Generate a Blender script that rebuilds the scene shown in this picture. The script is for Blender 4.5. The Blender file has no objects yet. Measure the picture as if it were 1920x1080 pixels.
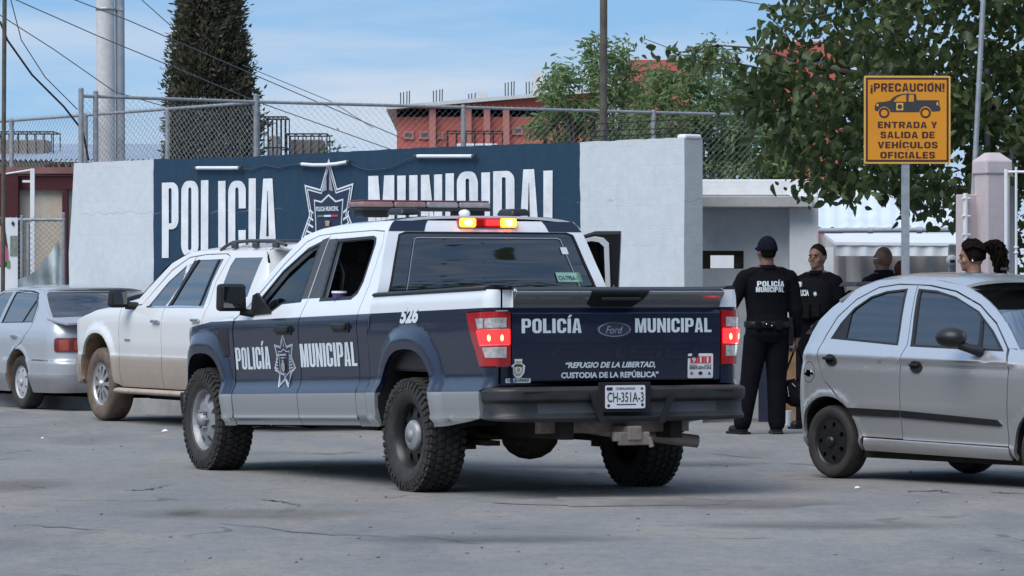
import bpy, bmesh, math, random
import numpy as np
from mathutils import Vector, Matrix
random.seed(7); RNG = np.random.default_rng(11)
R_ = math.radians
SC = bpy.context.scene
COL = SC.collection
# ------------------------------------------------------------------ camera
CAM_H, FPX, HOR = 1.42, 7600.0, 534.0
cam = bpy.data.cameras.new('camera'); cam_o = bpy.data.objects.new('camera', cam); COL.objects.link(cam_o)
cam.sensor_width = 36.0; cam.lens = 36.0 * FPX / 1920.0
cam.clip_start = 0.5; cam.clip_end = 6000
cam_o.location = (0, 0, CAM_H)
cam_o.rotation_euler = (R_(90) - math.atan((540 - HOR) / FPX), 0, 0)
SC.camera = cam_o
# ------------------------------------------------------------------ sky, sun, exposure
SUN_AZ, SUN_EL = R_(218), R_(52)          # clockwise from +Y
w = bpy.data.worlds.new('World'); SC.world = w; w.use_nodes = True
nt = w.node_tree; nt.nodes.clear()
def wn(t, **k):
    n = nt.nodes.new(t)
    for a, b in k.items(): setattr(n, a, b)
    return n
out = wn('ShaderNodeOutputWorld'); bg = wn('ShaderNodeBackground'); bg.inputs['Strength'].default_value = 0.10
sky = wn('ShaderNodeTexSky', sky_type='NISHITA', sun_disc=False, sun_elevation=SUN_EL, sun_rotation=SUN_AZ,
         altitude=1100, air_density=1.15, dust_density=0.6, ozone_density=3.0)
tc = wn('ShaderNodeTexCoord'); mp = wn('ShaderNodeMapping'); mp.inputs['Scale'].default_value = (6.0, 6.0, 42.0)
nz = wn('ShaderNodeTexNoise'); nz.inputs['Scale'].default_value = 1.25; nz.inputs['Detail'].default_value = 6; nz.inputs['Roughness'].default_value = .55
cr = wn('ShaderNodeValToRGB'); cr.color_ramp.elements[0].position = .38; cr.color_ramp.elements[1].position = .70
sep = wn('ShaderNodeSeparateXYZ'); low = wn('ShaderNodeMapRange'); low.inputs['From Min'].default_value = .12; low.inputs['From Max'].default_value = .45
low.inputs['To Min'].default_value = 1.0; low.inputs['To Max'].default_value = .0
band = wn('ShaderNodeValToRGB'); el = band.color_ramp.elements; el[0].position = 0; el[0].color = (.62, .70, .80, 1); el[1].position = .45; el[1].color = (.22, .42, .70, 1)
for p_, c_ in ((.020, (.44, .60, .79, 1)), (.045, (.33, .54, .78, 1)), (.075, (.285, .49, .76, 1))):
    e_ = el.new(p_); e_.color = c_
bmul = wn('ShaderNodeMixRGB', blend_type='MULTIPLY'); bmul.inputs['Fac'].default_value = 1; bmul.inputs['Color2'].default_value = (4.15, 4.55, 4.75, 1)
bmix = wn('ShaderNodeMixRGB')
mul = wn('ShaderNodeMath', operation='MULTIPLY'); mul.inputs[1].default_value = .85
mix = wn('ShaderNodeMixRGB'); mix.inputs['Color2'].default_value = (2.85, 3.15, 3.65, 1)
tint = wn('ShaderNodeMixRGB', blend_type='MULTIPLY'); tint.inputs['Fac'].default_value = 1; tint.inputs['Color2'].default_value = (.92, 1.0, .98, 1)
L = nt.links.new
L(tc.outputs['Generated'], mp.inputs['Vector']); L(mp.outputs['Vector'], nz.inputs['Vector']); L(nz.outputs['Fac'], cr.inputs['Fac'])
L(tc.outputs['Generated'], sep.inputs[0]); L(sep.outputs['Z'], low.inputs['Value'])
L(cr.outputs['Color'], mul.inputs[0]); L(sep.outputs['Z'], band.inputs[0]); L(band.outputs[0], bmul.inputs['Color1']); L(bmul.outputs[0], bmix.inputs['Color2']); L(low.outputs[0], bmix.inputs['Fac'])
L(sky.outputs[0], tint.inputs['Color1']); L(tint.outputs[0], bmix.inputs['Color1']); L(bmix.outputs[0], mix.inputs['Color1']); L(mul.outputs[0], mix.inputs['Fac'])
L(mix.outputs[0], bg.inputs['Color']); L(bg.outputs[0], out.inputs[0])
sun = bpy.data.lights.new('sun', 'SUN'); sun.energy = 1.5; sun.angle = R_(50); sun.color = (1.0, .96, .91)
sun_o = bpy.data.objects.new('sun', sun); COL.objects.link(sun_o)
sd = Vector((math.sin(SUN_AZ) * math.cos(SUN_EL), math.cos(SUN_AZ) * math.cos(SUN_EL), math.sin(SUN_EL)))
sun_o.rotation_euler = sd.to_track_quat('Z', 'Y').to_euler(); sun_o.location = sd * 50
SC.view_settings.view_transform = 'Standard'; SC.view_settings.look = 'None'; SC.view_settings.gamma = 1; SC.view_settings.exposure = 1.2
SC.view_settings.use_curve_mapping = False
# ------------------------------------------------------------------ helpers: places
def at(px, py, Y):
    return Vector(((px - 960) / FPX * Y, Y, CAM_H + (HOR - py) / FPX * Y))
# ------------------------------------------------------------------ helpers: materials
def newmat(name):
    m = bpy.data.materials.new(name); m.use_nodes = True
    return m, m.node_tree, m.node_tree.nodes['Principled BSDF']
def nd(t, typ, **k):
    n = t.nodes.new(typ)
    for a, b in k.items():
        if a.startswith('i_'): n.inputs[a[2:].replace('_', ' ')].default_value = b
        else: setattr(n, a, b)
    return n
def c4(c): return (c[0], c[1], c[2], 1)
def mth(t, op, a, b=None, clamp=False):
    n = t.nodes.new('ShaderNodeMath'); n.operation = op; n.use_clamp = clamp
    for i, v in enumerate((a, b)):
        if v is None: continue
        if isinstance(v, (int, float)): n.inputs[i].default_value = v
        else: t.links.new(v, n.inputs[i])
    return n.outputs[0]
def mixc(t, f, a, b):
    n = t.nodes.new('ShaderNodeMixRGB')
    for i, v in enumerate((f, a, b)):
        if isinstance(v, (int, float)): n.inputs[i].default_value = v
        elif isinstance(v, tuple): n.inputs[i].default_value = c4(v)
        else: t.links.new(v, n.inputs[i])
    return n.outputs[0]
def noise(t, scale, detail=4, rough=.55, coord='Object', stretch=None):
    tc = t.nodes.new('ShaderNodeTexCoord'); v = tc.outputs[coord]
    if stretch:
        mp = t.nodes.new('ShaderNodeMapping'); mp.inputs['Scale'].default_value = stretch; t.links.new(v, mp.inputs[0]); v = mp.outputs[0]
    n = t.nodes.new('ShaderNodeTexNoise'); n.inputs['Scale'].default_value = scale; n.inputs['Detail'].default_value = detail; n.inputs['Roughness'].default_value = rough
    t.links.new(v, n.inputs['Vector']); return n.outputs['Fac']
def ramp(t, f, p0, p1, c0=(0, 0, 0), c1=(1, 1, 1)):
    n = t.nodes.new('ShaderNodeValToRGB'); e = n.color_ramp.elements
    e[0].position = p0; e[1].position = p1; e[0].color = c4(c0); e[1].color = c4(c1)
    t.links.new(f, n.inputs[0]); return n.outputs[0]
def bump(t, b, h, strength=.3, dist=.02):
    n = t.nodes.new('ShaderNodeBump'); n.inputs['Strength'].default_value = strength; n.inputs['Distance'].default_value = dist
    t.links.new(h, n.inputs['Height']); t.links.new(n.outputs[0], b.inputs['Normal'])
def mat(name, col, rough=.6, metal=0, var=.12, scale=6, bmp=0, coat=0, spec=.5, bscale=None, dist=.01):
    """plain surface: one colour with soft mottling, optional bump"""
    m, t, b = newmat(name)
    f = noise(t, scale)
    lo = tuple(c * (1 - var) for c in col); hi = tuple(min(1, c * (1 + var)) for c in col)
    t.links.new(ramp(t, f, .3, .7, lo, hi), b.inputs['Base Color'])
    b.inputs['Roughness'].default_value = rough; b.inputs['Metallic'].default_value = metal
    b.inputs['Specular IOR Level'].default_value = spec
    if coat: b.inputs['Coat Weight'].default_value = coat; b.inputs['Coat Roughness'].default_value = .04
    if bmp: bump(t, b, noise(t, bscale or scale * 8, 3), bmp, dist)
    return m
def emat(name, col, e, strength, rough=.3):
    m, t, b = newmat(name); b.inputs['Base Color'].default_value = c4(col); b.inputs['Emission Color'].default_value = c4(e)
    b.inputs['Emission Strength'].default_value = strength; b.inputs['Roughness'].default_value = rough; return m
def glassmat(name, tintc, gloss=1.0, opaque=None):
    """thin pane: tinted see-through plus mirror reflection"""
    m, t, b = newmat(name)
    if opaque is not None:
        b.inputs['Base Color'].default_value = c4(opaque); b.inputs['Roughness'].default_value = .03
        b.inputs['Specular IOR Level'].default_value = 1.0
        b.inputs['Coat Weight'].default_value = 1.0; b.inputs['Coat IOR'].default_value = 1.6; b.inputs['Coat Roughness'].default_value = .02
        return m
    t.nodes.remove(b); o = t.nodes['Material Output']
    tr = nd(t, 'ShaderNodeBsdfTransparent'); tr.inputs[0].default_value = c4(tintc)
    gl = nd(t, 'ShaderNodeBsdfGlossy'); gl.inputs['Roughness'].default_value = .02
    fr = nd(t, 'ShaderNodeFresnel'); fr.inputs[0].default_value = 1.65
    mx = nd(t, 'ShaderNodeMixShader'); f = mth(t, 'MULTIPLY', fr.outputs[0], gloss, True)
    t.links.new(f, mx.inputs[0]); t.links.new(tr.outputs[0], mx.inputs[1]); t.links.new(gl.outputs[0], mx.inputs[2]); t.links.new(mx.outputs[0], o.inputs[0])
    return m
# ------------------------------------------------------------------ helpers: objects
def tag(o, label=None, cat=None, group=None, kind=None):
    if label: o['label'] = label
    if cat: o['category'] = cat
    if group: o['group'] = group
    if kind: o['kind'] = kind
    return o
def thing(name, label, cat, loc=(0, 0, 0), rz=0, group=None):
    o = bpy.data.objects.new(name, None); o.empty_display_size = .2; COL.objects.link(o)
    o.location = loc; o.rotation_euler = (0, 0, rz); return tag(o, label, cat, group)
def link(name, me, m, parent=None):
    o = bpy.data.objects.new(name, me); COL.objects.link(o)
    ms = m if isinstance(m, (list, tuple)) else [m]
    for x in ms: me.materials.append(x)
    if parent is not None: o.parent = parent
    return o
def copy_tree(o, parent=None):
    c = o.copy(); COL.objects.link(c)
    if parent is not None: c.parent = parent
    for ch in list(o.children): copy_tree(ch, c)
    return c
def raw(name, V, Fc, m, parent=None, smooth=False):
    me = bpy.data.meshes.new(name); me.from_pydata([tuple(v) for v in V], [], [tuple(f) for f in Fc]); me.update()
    if smooth: me.polygons.foreach_set('use_smooth', [True] * len(me.polygons))
    return link(name, me, m, parent)
class MB:
    """collects simple solids into ONE mesh"""
    def __init__(s): s.V = []; s.F = []; s.S = []; s.M = []
    def add(s, V, Fc, smooth=False, mi=0, M=None):
        b = len(s.V)
        if M is not None: V = [M @ Vector(v) for v in V]
        s.V += [tuple(v) for v in V]; s.F += [tuple(i + b for i in f) for f in Fc]
        s.S += [smooth] * len(Fc); s.M += [mi] * len(Fc); return s
    def box(s, c, d, M=None, mi=0, bev=0.0, taper=(1, 1)):
        x, y, z = c; a, b, e = d[0] / 2, d[1] / 2, d[2] / 2
        if bev <= 0:
            V = [(x + i * a * (taper[0] if k > 0 else 1), y + j * b * (taper[1] if k > 0 else 1), z + k * e) for k in (-1, 1) for j in (-1, 1) for i in (-1, 1)]
            return s.add(V, [(0, 2, 3, 1), (4, 5, 7, 6), (0, 1, 5, 4), (2, 6, 7, 3), (0, 4, 6, 2), (1, 3, 7, 5)], False, mi, M)
        bm = bmesh.new(); bmesh.ops.create_cube(bm, size=1)
        for v in bm.verts:
            k = v.co.z > 0
            v.co = Vector((v.co.x * d[0] * (taper[0] if k else 1), v.co.y * d[1] * (taper[1] if k else 1), v.co.z * d[2]))
        bmesh.ops.bevel(bm, geom=list(bm.edges) + list(bm.verts), offset=bev, segments=2, affect='EDGES', profile=.5)
        bm.verts.index_update()
        s.add([v.co + Vector(c) for v in bm.verts], [[v.index for v in f.verts] for f in bm.faces], False, mi, M); bm.free(); return s
    def tube(s, pts, r, n=8, M=None, mi=0, cap=True, ell=1.0):
        P = [Vector(p) for p in pts]; rr = r if isinstance(r, (list, tuple)) else [r] * len(P)
        V = []; Fc = []; up = None
        for i, p in enumerate(P):
            t = (P[min(i + 1, len(P) - 1)] - P[max(i - 1, 0)]).normalized()
            if up is None: up = Vector((0, 0, 1)) if abs(t.z) < .9 else Vector((1, 0, 0))
            a = t.cross(up).normalized(); bb = a.cross(t).normalized(); up = bb
            for k in range(n):
                w_ = 2 * math.pi * k / n; V.append(p + a * math.cos(w_) * rr[i] + bb * math.sin(w_) * rr[i] * ell)
        for i in range(len(P) - 1):
            for k in range(n):
                Fc.append((i * n + k, i * n + (k + 1) % n, (i + 1) * n + (k + 1) % n, (i + 1) * n + k))
        s.add(V, Fc, True, mi, M)
        if cap:
            s.add(V[:n], [tuple(range(n - 1, -1, -1))], False, mi, M); s.add(V[-n:], [tuple(range(n))], False, mi, M)
        return s
    def lathe(s, prof, n=32, M=None, mi=0, smooth=True, close=False):
        """prof (x, r) revolved about the x axis"""
        V = []; Fc = []; m_ = len(prof)
        for x, r in prof:
            for k in range(n):
                a = 2 * math.pi * k / n; V.append((x, r * math.cos(a), r * math.sin(a)))
        for i in range(m_ - (0 if close else 1)):
            j = (i + 1) % m_
            for k in range(n): Fc.append((i * n + k, j * n + k, j * n + (k + 1) % n, i * n + (k + 1) % n))
        return s.add(V, Fc, smooth, mi, M)
    def ball(s, c, r, M=None, mi=0, n=12, squash=(1, 1, 1)):
        V = []; Fc = []
        for i in range(n // 2 + 1):
            th = math.pi * i / (n // 2)
            for k in range(n):
                a = 2 * math.pi * k / n
                V.append((c[0] + r * squash[0] * math.sin(th) * math.cos(a), c[1] + r * squash[1] * math.sin(th) * math.sin(a), c[2] + r * squash[2] * math.cos(th)))
        for i in range(n // 2):
            for k in range(n): Fc.append((i * n + k, (i + 1) * n + k, (i + 1) * n + (k + 1) % n, i * n + (k + 1) % n))
        return s.add(V, Fc, True, mi, M)
    def prism(s, poly, d, M=None, mi=0, holes=(), n3=None):
        """polygon (x, z) with holes, thickness d along +y"""
        T, tf = tri2d(poly, holes)
        V = [(x, 0, z) for x, z in T] + [(x, d, z) for x, z in T]; n = len(T)
        Fc = [tuple(f) for f in tf] + [tuple(i + n for i in reversed(f)) for f in tf]
        k = 0
        for lp in [poly] + list(holes):
            c = len(lp)
            for i in range(c):
                a, b = k + i, k + (i + 1) % c; Fc.append((a, b, b + n, a + n))
            k += c
        return s.add(V, Fc, False, mi, M)
    def build(s, name, m, parent=None):
        me = bpy.data.meshes.new(name); me.from_pydata(s.V, [], s.F); me.update()
        me.polygons.foreach_set('use_smooth', s.S); me.polygons.foreach_set('material_index', s.M)
        bm = bmesh.new(); bm.from_mesh(me); bmesh.ops.recalc_face_normals(bm, faces=bm.faces[:]); bm.to_mesh(me); bm.free()
        return link(name, me, m, parent)
def fillbm(loops):
    bm = bmesh.new(); ed = []
    for lp in loops:
        vs = [bm.verts.new((p[0], p[1], 0)) for p in lp]
        for i in range(len(vs)): ed.append(bm.edges.new((vs[i], vs[(i + 1) % len(vs)])))
    bm.verts.index_update()
    bmesh.ops.triangle_fill(bm, use_beauty=True, use_dissolve=False, edges=ed, normal=(0, 0, 1))
    bm.verts.ensure_lookup_table()
    return bm
def tri2d(poly, holes=()):
    bm = fillbm([poly] + list(holes)); T = [(v.co.x, v.co.y) for v in bm.verts]
    Fc = [[v.index for v in f.verts] for f in bm.faces]; bm.free(); return T, Fc
def pch(pts):
    """smooth monotone curve through points"""
    xs = np.array([p[0] for p in pts], float); ys = np.array([p[1] for p in pts], float)
    h = np.diff(xs); d = np.diff(ys) / h; n = len(xs); m = np.zeros(n)
    m[0] = d[0]; m[-1] = d[-1]
    for i in range(1, n - 1):
        if d[i - 1] * d[i] > 0:
            w1 = 2 * h[i] + h[i - 1]; w2 = h[i] + 2 * h[i - 1]; m[i] = (w1 + w2) / (w1 / d[i - 1] + w2 / d[i])
    def f(x):
        x = min(max(x, xs[0]), xs[-1]); i = min(max(int(np.searchsorted(xs, x)) - 1, 0), n - 2)
        t = (x - xs[i]) / h[i]; t2 = t * t; t3 = t2 * t
        return float((2 * t3 - 3 * t2 + 1) * ys[i] + (t3 - 2 * t2 + t) * h[i] * m[i] + (-2 * t3 + 3 * t2) * ys[i + 1] + (t3 - t2) * h[i] * m[i + 1])
    return f
def lin(pts):
    xs = [p[0] for p in pts]; ys = [p[1] for p in pts]
    return lambda x: float(np.interp(x, xs, ys))
def sheet(name, loops_list, P, m, parent, du=.08, dv=.05, thick=.0, out=None, mi=None):
    """polygons in a surface's own (u, v), cut into a fine grid and laid on the surface P(u, v); optional turned-in rim"""
    V = []; Fc = []; N = []; MI = []
    for li, loops in enumerate(loops_list):
        bm = fillbm(loops)
        us = [p[0] for p in loops[0]]; vs = [p[1] for p in loops[0]]
        for k in range(1, int((max(us) - min(us)) / du) + 1):
            bmesh.ops.bisect_plane(bm, geom=bm.verts[:] + bm.edges[:] + bm.faces[:], dist=1e-5, plane_co=(min(us) + k * du, 0, 0), plane_no=(1, 0, 0))
        for k in range(1, int((max(vs) - min(vs)) / dv) + 1):
            bmesh.ops.bisect_plane(bm, geom=bm.verts[:] + bm.edges[:] + bm.faces[:], dist=1e-5, plane_co=(0, min(vs) + k * dv, 0), plane_no=(0, 1, 0))
        bm.verts.index_update(); b = len(V); nb = []
        for v in bm.verts:
            u, q = v.co.x, v.co.y; e = .004
            p = P(u, q); du_ = P(u + e, q) - P(u - e, q); dv_ = P(u, q + e) - P(u, q - e)
            n = du_.cross(dv_)
            n = n.normalized() if n.length > 1e-12 else Vector((0, 0, 1))
            if out is not None and n.dot(out(p)) < 0: n = -n
            V.append(p); nb.append(n); N.append(n)
        for f in bm.faces:
            ids = [v.index + b for v in f.verts]
            a = (V[ids[1]] - V[ids[0]]).cross(V[ids[2]] - V[ids[1]])
            if a.dot(N[ids[0]]) < 0: ids.reverse()
            Fc.append((ids, True)); MI.append(mi[li] if mi else 0)
        if thick:
            for e in bm.edges:
                if len(e.link_faces) == 1:
                    a, c = e.verts[0].index + b, e.verts[1].index + b
                    k = len(V); V += [V[c] - N[c] * thick, V[a] - N[a] * thick]; N += [N[c], N[a]]
                    Fc.append(([a, c, k, k + 1], False)); MI.append(mi[li] if mi else 0)
        bm.free()
    me = bpy.data.meshes.new(name); me.from_pydata([tuple(v) for v in V], [], [f for f, _ in Fc]); me.update()
    me.polygons.foreach_set('use_smooth', [s_ for _, s_ in Fc]); me.polygons.foreach_set('material_index', MI)
    ln = []
    for pl, (f, s_) in zip(me.polygons, Fc):
        for vi in pl.vertices: ln.append(tuple(N[vi]) if s_ else tuple(pl.normal))
    me.normals_split_custom_set(ln)
    return link(name, me, m, parent)
# ------------------------------------------------------------------ helpers: lettering
_tx = {}
def text2d(s, bold=.0, shear=0, space=1.0):
    """outlines of a line of writing as triangles, scaled to a 1 x 1 box (accents included)"""
    k = (s, bold, shear, space)
    if k not in _tx:
        cu = bpy.data.curves.new('writing', 'FONT'); cu.body = s; cu.offset = bold; cu.shear = shear; cu.space_character = space; cu.resolution_u = 3
        cu.fill_mode = 'FRONT'
        o = bpy.data.objects.new('writing', cu); COL.objects.link(o)
        dg = bpy.context.evaluated_depsgraph_get(); me = bpy.data.meshes.new_from_object(o.evaluated_get(dg))
        V = np.array([v.co[:2] for v in me.vertices]); Fc = [list(p.vertices) for p in me.polygons]
        bpy.data.objects.remove(o); bpy.data.curves.remove(cu); bpy.data.meshes.remove(me)
        lo, hi = V.min(0), V.max(0); _tx[k] = ((V - lo) / (hi - lo), Fc, (hi - lo)[0] / (hi - lo)[1])
    return _tx[k]
def write(name, items, P, m, parent, out=None):
    """items: (string, u0, v0, width, height, bold, shear); laid on P(u, v)"""
    V = []; Fc = []; MI = []
    for it in items:
        s, u0, v0, w_, h_ = it[:5]; bold = it[5] if len(it) > 5 else .02; sh = it[6] if len(it) > 6 else 0; mi = it[7] if len(it) > 7 else 0
        T, tf, _ = text2d(s, bold, sh); b = len(V)
        V += [tuple(P(u0 + x * w_, v0 + y * h_)) for x, y in T]; Fc += [[i + b for i in f] for f in tf]; MI += [mi] * len(tf)
    me = bpy.data.meshes.new(name); me.from_pydata(V, [], Fc); me.update(); me.polygons.foreach_set('material_index', MI)
    return link(name, me, m, parent)
def rrect(x0, y0, x1, y1, r, n=5):
    P = []
    for cx, cy, a0 in ((x1 - r, y1 - r, 0), (x0 + r, y1 - r, 90), (x0 + r, y0 + r, 180), (x1 - r, y0 + r, 270)):
        for k in range(n + 1):
            a = R_(a0 + 90 * k / n); P.append((cx + r * math.cos(a), cy + r * math.sin(a)))
    return P
def circ(x, y, r, n=20, ry=None):
    return [(x + r * math.cos(2 * math.pi * k / n), y + (ry or r) * math.sin(2 * math.pi * k / n)) for k in range(n)]
def glyph(c, w, t, q):
    """heavy condensed capitals, height 1: width w, stem t, bar q"""
    if c in 'IÍ':
        g = [[[(0, 0), (t, 0), (t, 1), (0, 1)]]]
        if c == 'Í': g.append([[(t * .1, 1.06), (t * .75, 1.06), (t * 1.45, 1.26), (t * .6, 1.26)]])
        return g, t
    if c == 'L': return [[[(0, 0), (w * .86, 0), (w * .86, q), (t, q), (t, 1), (0, 1)]]], w * .86
    if c == 'P':
        o = [(0, 0), (t, 0), (t, .38)] + [p for p in rrect(-w, .38, w, 1, w * .36)[18:24]] + [p for p in rrect(-w, .38, w, 1, w * .36)[0:6]] + [(0, 1)]
        return [[o, rrect(t, .38 + q * .9, w - t, 1 - q * .9, min(w - 2 * t, .3) * .3)]], w
    r = w * .40
    if c == 'O': return [[rrect(0, 0, w, 1, r), rrect(t, q, w - t, 1 - q, min(r * .6, (w - 2 * t) * .49))]], w
    if c == 'U':
        o = rrect(0, 0, w, 2, r)[12:]
        o = [(0, 1)] + o + [(w, 1), (w - t, 1)]
        i = rrect(t, q, w - t, 2, min(r * .6, (w - 2 * t) * .49))[12:]
        return [[o + i[::-1] + [(t, 1)]]], w
    if c == 'C':
        a = rrect(0, 0, w, 1, r); i = rrect(t, q, w - t, 1 - q, min(r * .6, (w - 2 * t) * .49))
        o = [(w, .64)] + a[0:18][0:18] + a[18:24] + [(w, .36), (w - t, .36)] + i[18:24][::-1] + i[6:18][::-1] + i[0:6][::-1] + [(w - t, .64)]
        return [[o]], w
    if c == 'A':
        k = w * .5 - t * .62; z1, z2 = .19, .19 + q * .8
        lx = lambda z: k * z; inn = lambda z: t * .98 + (w / 2 - t * .98 + .0) * z / .93
        o = [(0, 0), (t * .98, 0), (inn(z1), z1), (w - inn(z1), z1), (w - t * .98, 0), (w, 0), (w - k, 1), (k, 1)]
        return [[o, [(inn(z2), z2), (w - inn(z2), z2), (w / 2 + .004, .84), (w / 2 - .004, .84)]]], w
    if c == 'M':
        W = w * 1.32; m = t * .92
        return [[[(0, 0), (m, 0), (m, .64), (W / 2 - m * .45, 0), (W / 2 + m * .45, 0), (W - m, .64), (W - m, 0), (W, 0), (W, 1), (W - m * 1.35, 1), (W / 2, .42), (m * 1.35, 1), (0, 1)]]], W
    E_ = w * .84
    if c == 'E': return [[[(0, 0), (E_, 0), (E_, q), (t, q), (t, .5 - q * .45), (E_ * .92, .5 - q * .45), (E_ * .92, .5 + q * .45), (t, .5 + q * .45), (t, 1 - q), (E_, 1 - q), (E_, 1), (0, 1)]]], E_
    if c == 'F': return [[[(0, 0), (t, 0), (t, .5 - q * .6), (E_ * .9, .5 - q * .6), (E_ * .9, .5 + q * .4), (t, .5 + q * .4), (t, 1 - q), (E_, 1 - q), (E_, 1), (0, 1)]]], E_
    if c == 'T': return [[[(w / 2 - t / 2, 0), (w / 2 + t / 2, 0), (w / 2 + t / 2, 1 - q), (w, 1 - q), (w, 1), (0, 1), (0, 1 - q), (w / 2 - t / 2, 1 - q)]]], w
    if c == 'H': return [[[(0, 0), (t, 0), (t, .5 - q / 2), (w - t, .5 - q / 2), (w - t, 0), (w, 0), (w, 1), (w - t, 1), (w - t, .5 + q / 2), (t, .5 + q / 2), (t, 1), (0, 1)]]], w
    if c == 'V': return [[[(w / 2 - t * .5, 0), (w / 2 + t * .5, 0), (w, 1), (w - t, 1), (w / 2, .30), (t, 1), (0, 1)]]], w
    if c == 'Y': return [[[(w / 2 - t / 2, 0), (w / 2 + t / 2, 0), (w / 2 + t / 2, .42), (w, 1), (w - t * 1.1, 1), (w / 2, .58), (t * 1.1, 1), (0, 1), (w / 2 - t / 2, .42)]]], w
    if c == 'D': return [[rrect(-w, 0, w, 1, w * .42)[18:24] + rrect(-w, 0, w, 1, w * .42)[0:6] + [(0, 1), (0, 0)], rrect(t, q, w - t, 1 - q, (w - 2 * t) * .4)]], w
    if c == 'R':
        o = [(0, 0), (t, 0), (t, .36), (w * .42, .36), (w - t * 1.05, 0), (w, 0), (w * .74, .40)] + rrect(-w, .40, w, 1, w * .30)[18:24][2:] + rrect(-w, .40, w, 1, w * .30)[0:6] + [(0, 1)]
        return [[o, rrect(t, .36 + q * .9, w - t, 1 - q * .9, min(w - 2 * t, .3) * .3)]], w
    if c == 'S':
        h_ = w * .9
        return [[[(0, .30), (0, .14), (h_ * .2, 0), (h_ * .8, 0), (h_, .14), (h_, .44), (h_ * .82, .57), (t, .60), (t, 1 - q), (h_ - t, 1 - q), (h_ - t, .70), (h_, .70), (h_, .86), (h_ * .8, 1), (h_ * .2, 1), (0, .86), (0, .56), (h_ * .18, .44), (h_ - t, .40), (h_ - t, q), (t, q), (t, .30)]]], h_
    if c == '!': return [[[(0, .30), (t, .30), (t * 1.05, 1), (-t * .05, 1)]], [[(0, 0), (t, 0), (t, .18), (0, .18)]]], t
    if c == '¡': return [[[(-t * .05, -.22), (t * 1.05, -.22), (t, .50), (0, .50)]], [[(0, .60), (t, .60), (t, .78), (0, .78)]]], t
    if c == ' ': return [], w * .32
    if c == 'N':
        W = w * 1.04
        return [[[(0, 0), (t * .95, 0), (t * .95, .58), (W - t * .95, 0), (W, 0), (W, 1), (W - t * .95, 1), (W - t * .95, .42), (t * .95, 1), (0, 1)]]], W
def block(s, w=.36, t=.13, q=.13, gap=.055):
    out_ = []; x = 0
    for c in s:
        g, a = glyph(c, w, t, q)
        for loops in g: out_.append([[(p[0] + x, p[1]) for p in lp] for lp in loops])
        x += a + gap
    return out_, x - gap
def place(loops_list, u0, v0, su, sv):
    return [[[(u0 + p[0] * su, v0 + p[1] * sv) for p in lp] for lp in loops] for loops in loops_list]
def offset_poly(poly, k, c):
    return [(c[0] + (p[0] - c[0]) * k, c[1] + (p[1] - c[1]) * k) for p in poly]
def leaves(name, pts, size, m, parent, droop=.6, ratio=.45, jit=.35, fold=.18, dirs=None):
    """many small folded leaves in one mesh; pts (n,3)"""
    n = len(pts); pts = np.asarray(pts, float)
    a = RNG.uniform(0, 2 * math.pi, n); d = np.stack([np.cos(a), np.sin(a), np.zeros(n)], 1)
    dz = -droop + RNG.normal(0, .45, n); d = d * np.sqrt(np.clip(1 - np.clip(dz, -1, 1) ** 2, .05, 1))[:, None]; d[:, 2] = np.clip(dz, -1, 1)
    if dirs is not None: d = d * .55 + dirs
    d /= np.linalg.norm(d, axis=1)[:, None]
    r = RNG.normal(size=(n, 3)); s_ = np.cross(d, r); s_ /= np.linalg.norm(s_, axis=1)[:, None]; nn = np.cross(d, s_)
    L_ = size * (1 + RNG.uniform(-jit, jit, n))[:, None]; W_ = L_ * ratio
    base = pts; mid = pts + d * L_ * .42
    q1 = pts + d * L_ * .16; q2 = pts + d * L_ * .70 - nn * L_ * fold * .15
    V = np.stack([base, q1 - s_ * W_ * .36 + nn * L_ * fold * .4, mid - s_ * W_ * .5 + nn * L_ * fold * .5, q2 - s_ * W_ * .33 + nn * L_ * fold * .2, pts + d * L_ - nn * L_ * fold * .5,
                  q2 + s_ * W_ * .33 + nn * L_ * fold * .2, mid + s_ * W_ * .5 + nn * L_ * fold * .5, q1 + s_ * W_ * .36 + nn * L_ * fold * .4], 1).reshape(-1, 3)
    me = bpy.data.meshes.new(name); i = np.arange(n) * 8
    Fc = np.stack([i, i + 1, i + 2, i + 3, i + 4, i, i + 4, i + 5, i + 6, i + 7], 1).reshape(-1)
    me.vertices.add(n * 8); me.vertices.foreach_set('co', V.ravel())
    me.loops.add(n * 10); me.loops.foreach_set('vertex_index', Fc.astype(np.int32))
    me.polygons.add(n * 2); me.polygons.foreach_set('loop_start', np.arange(n * 2, dtype=np.int32) * 5)
    try: me.polygons.foreach_set('loop_total', np.full(n * 2, 5, dtype=np.int32))
    except Exception: pass
    me.update(calc_edges=True); me.validate()
    return link(name, me, m, parent)
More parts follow.
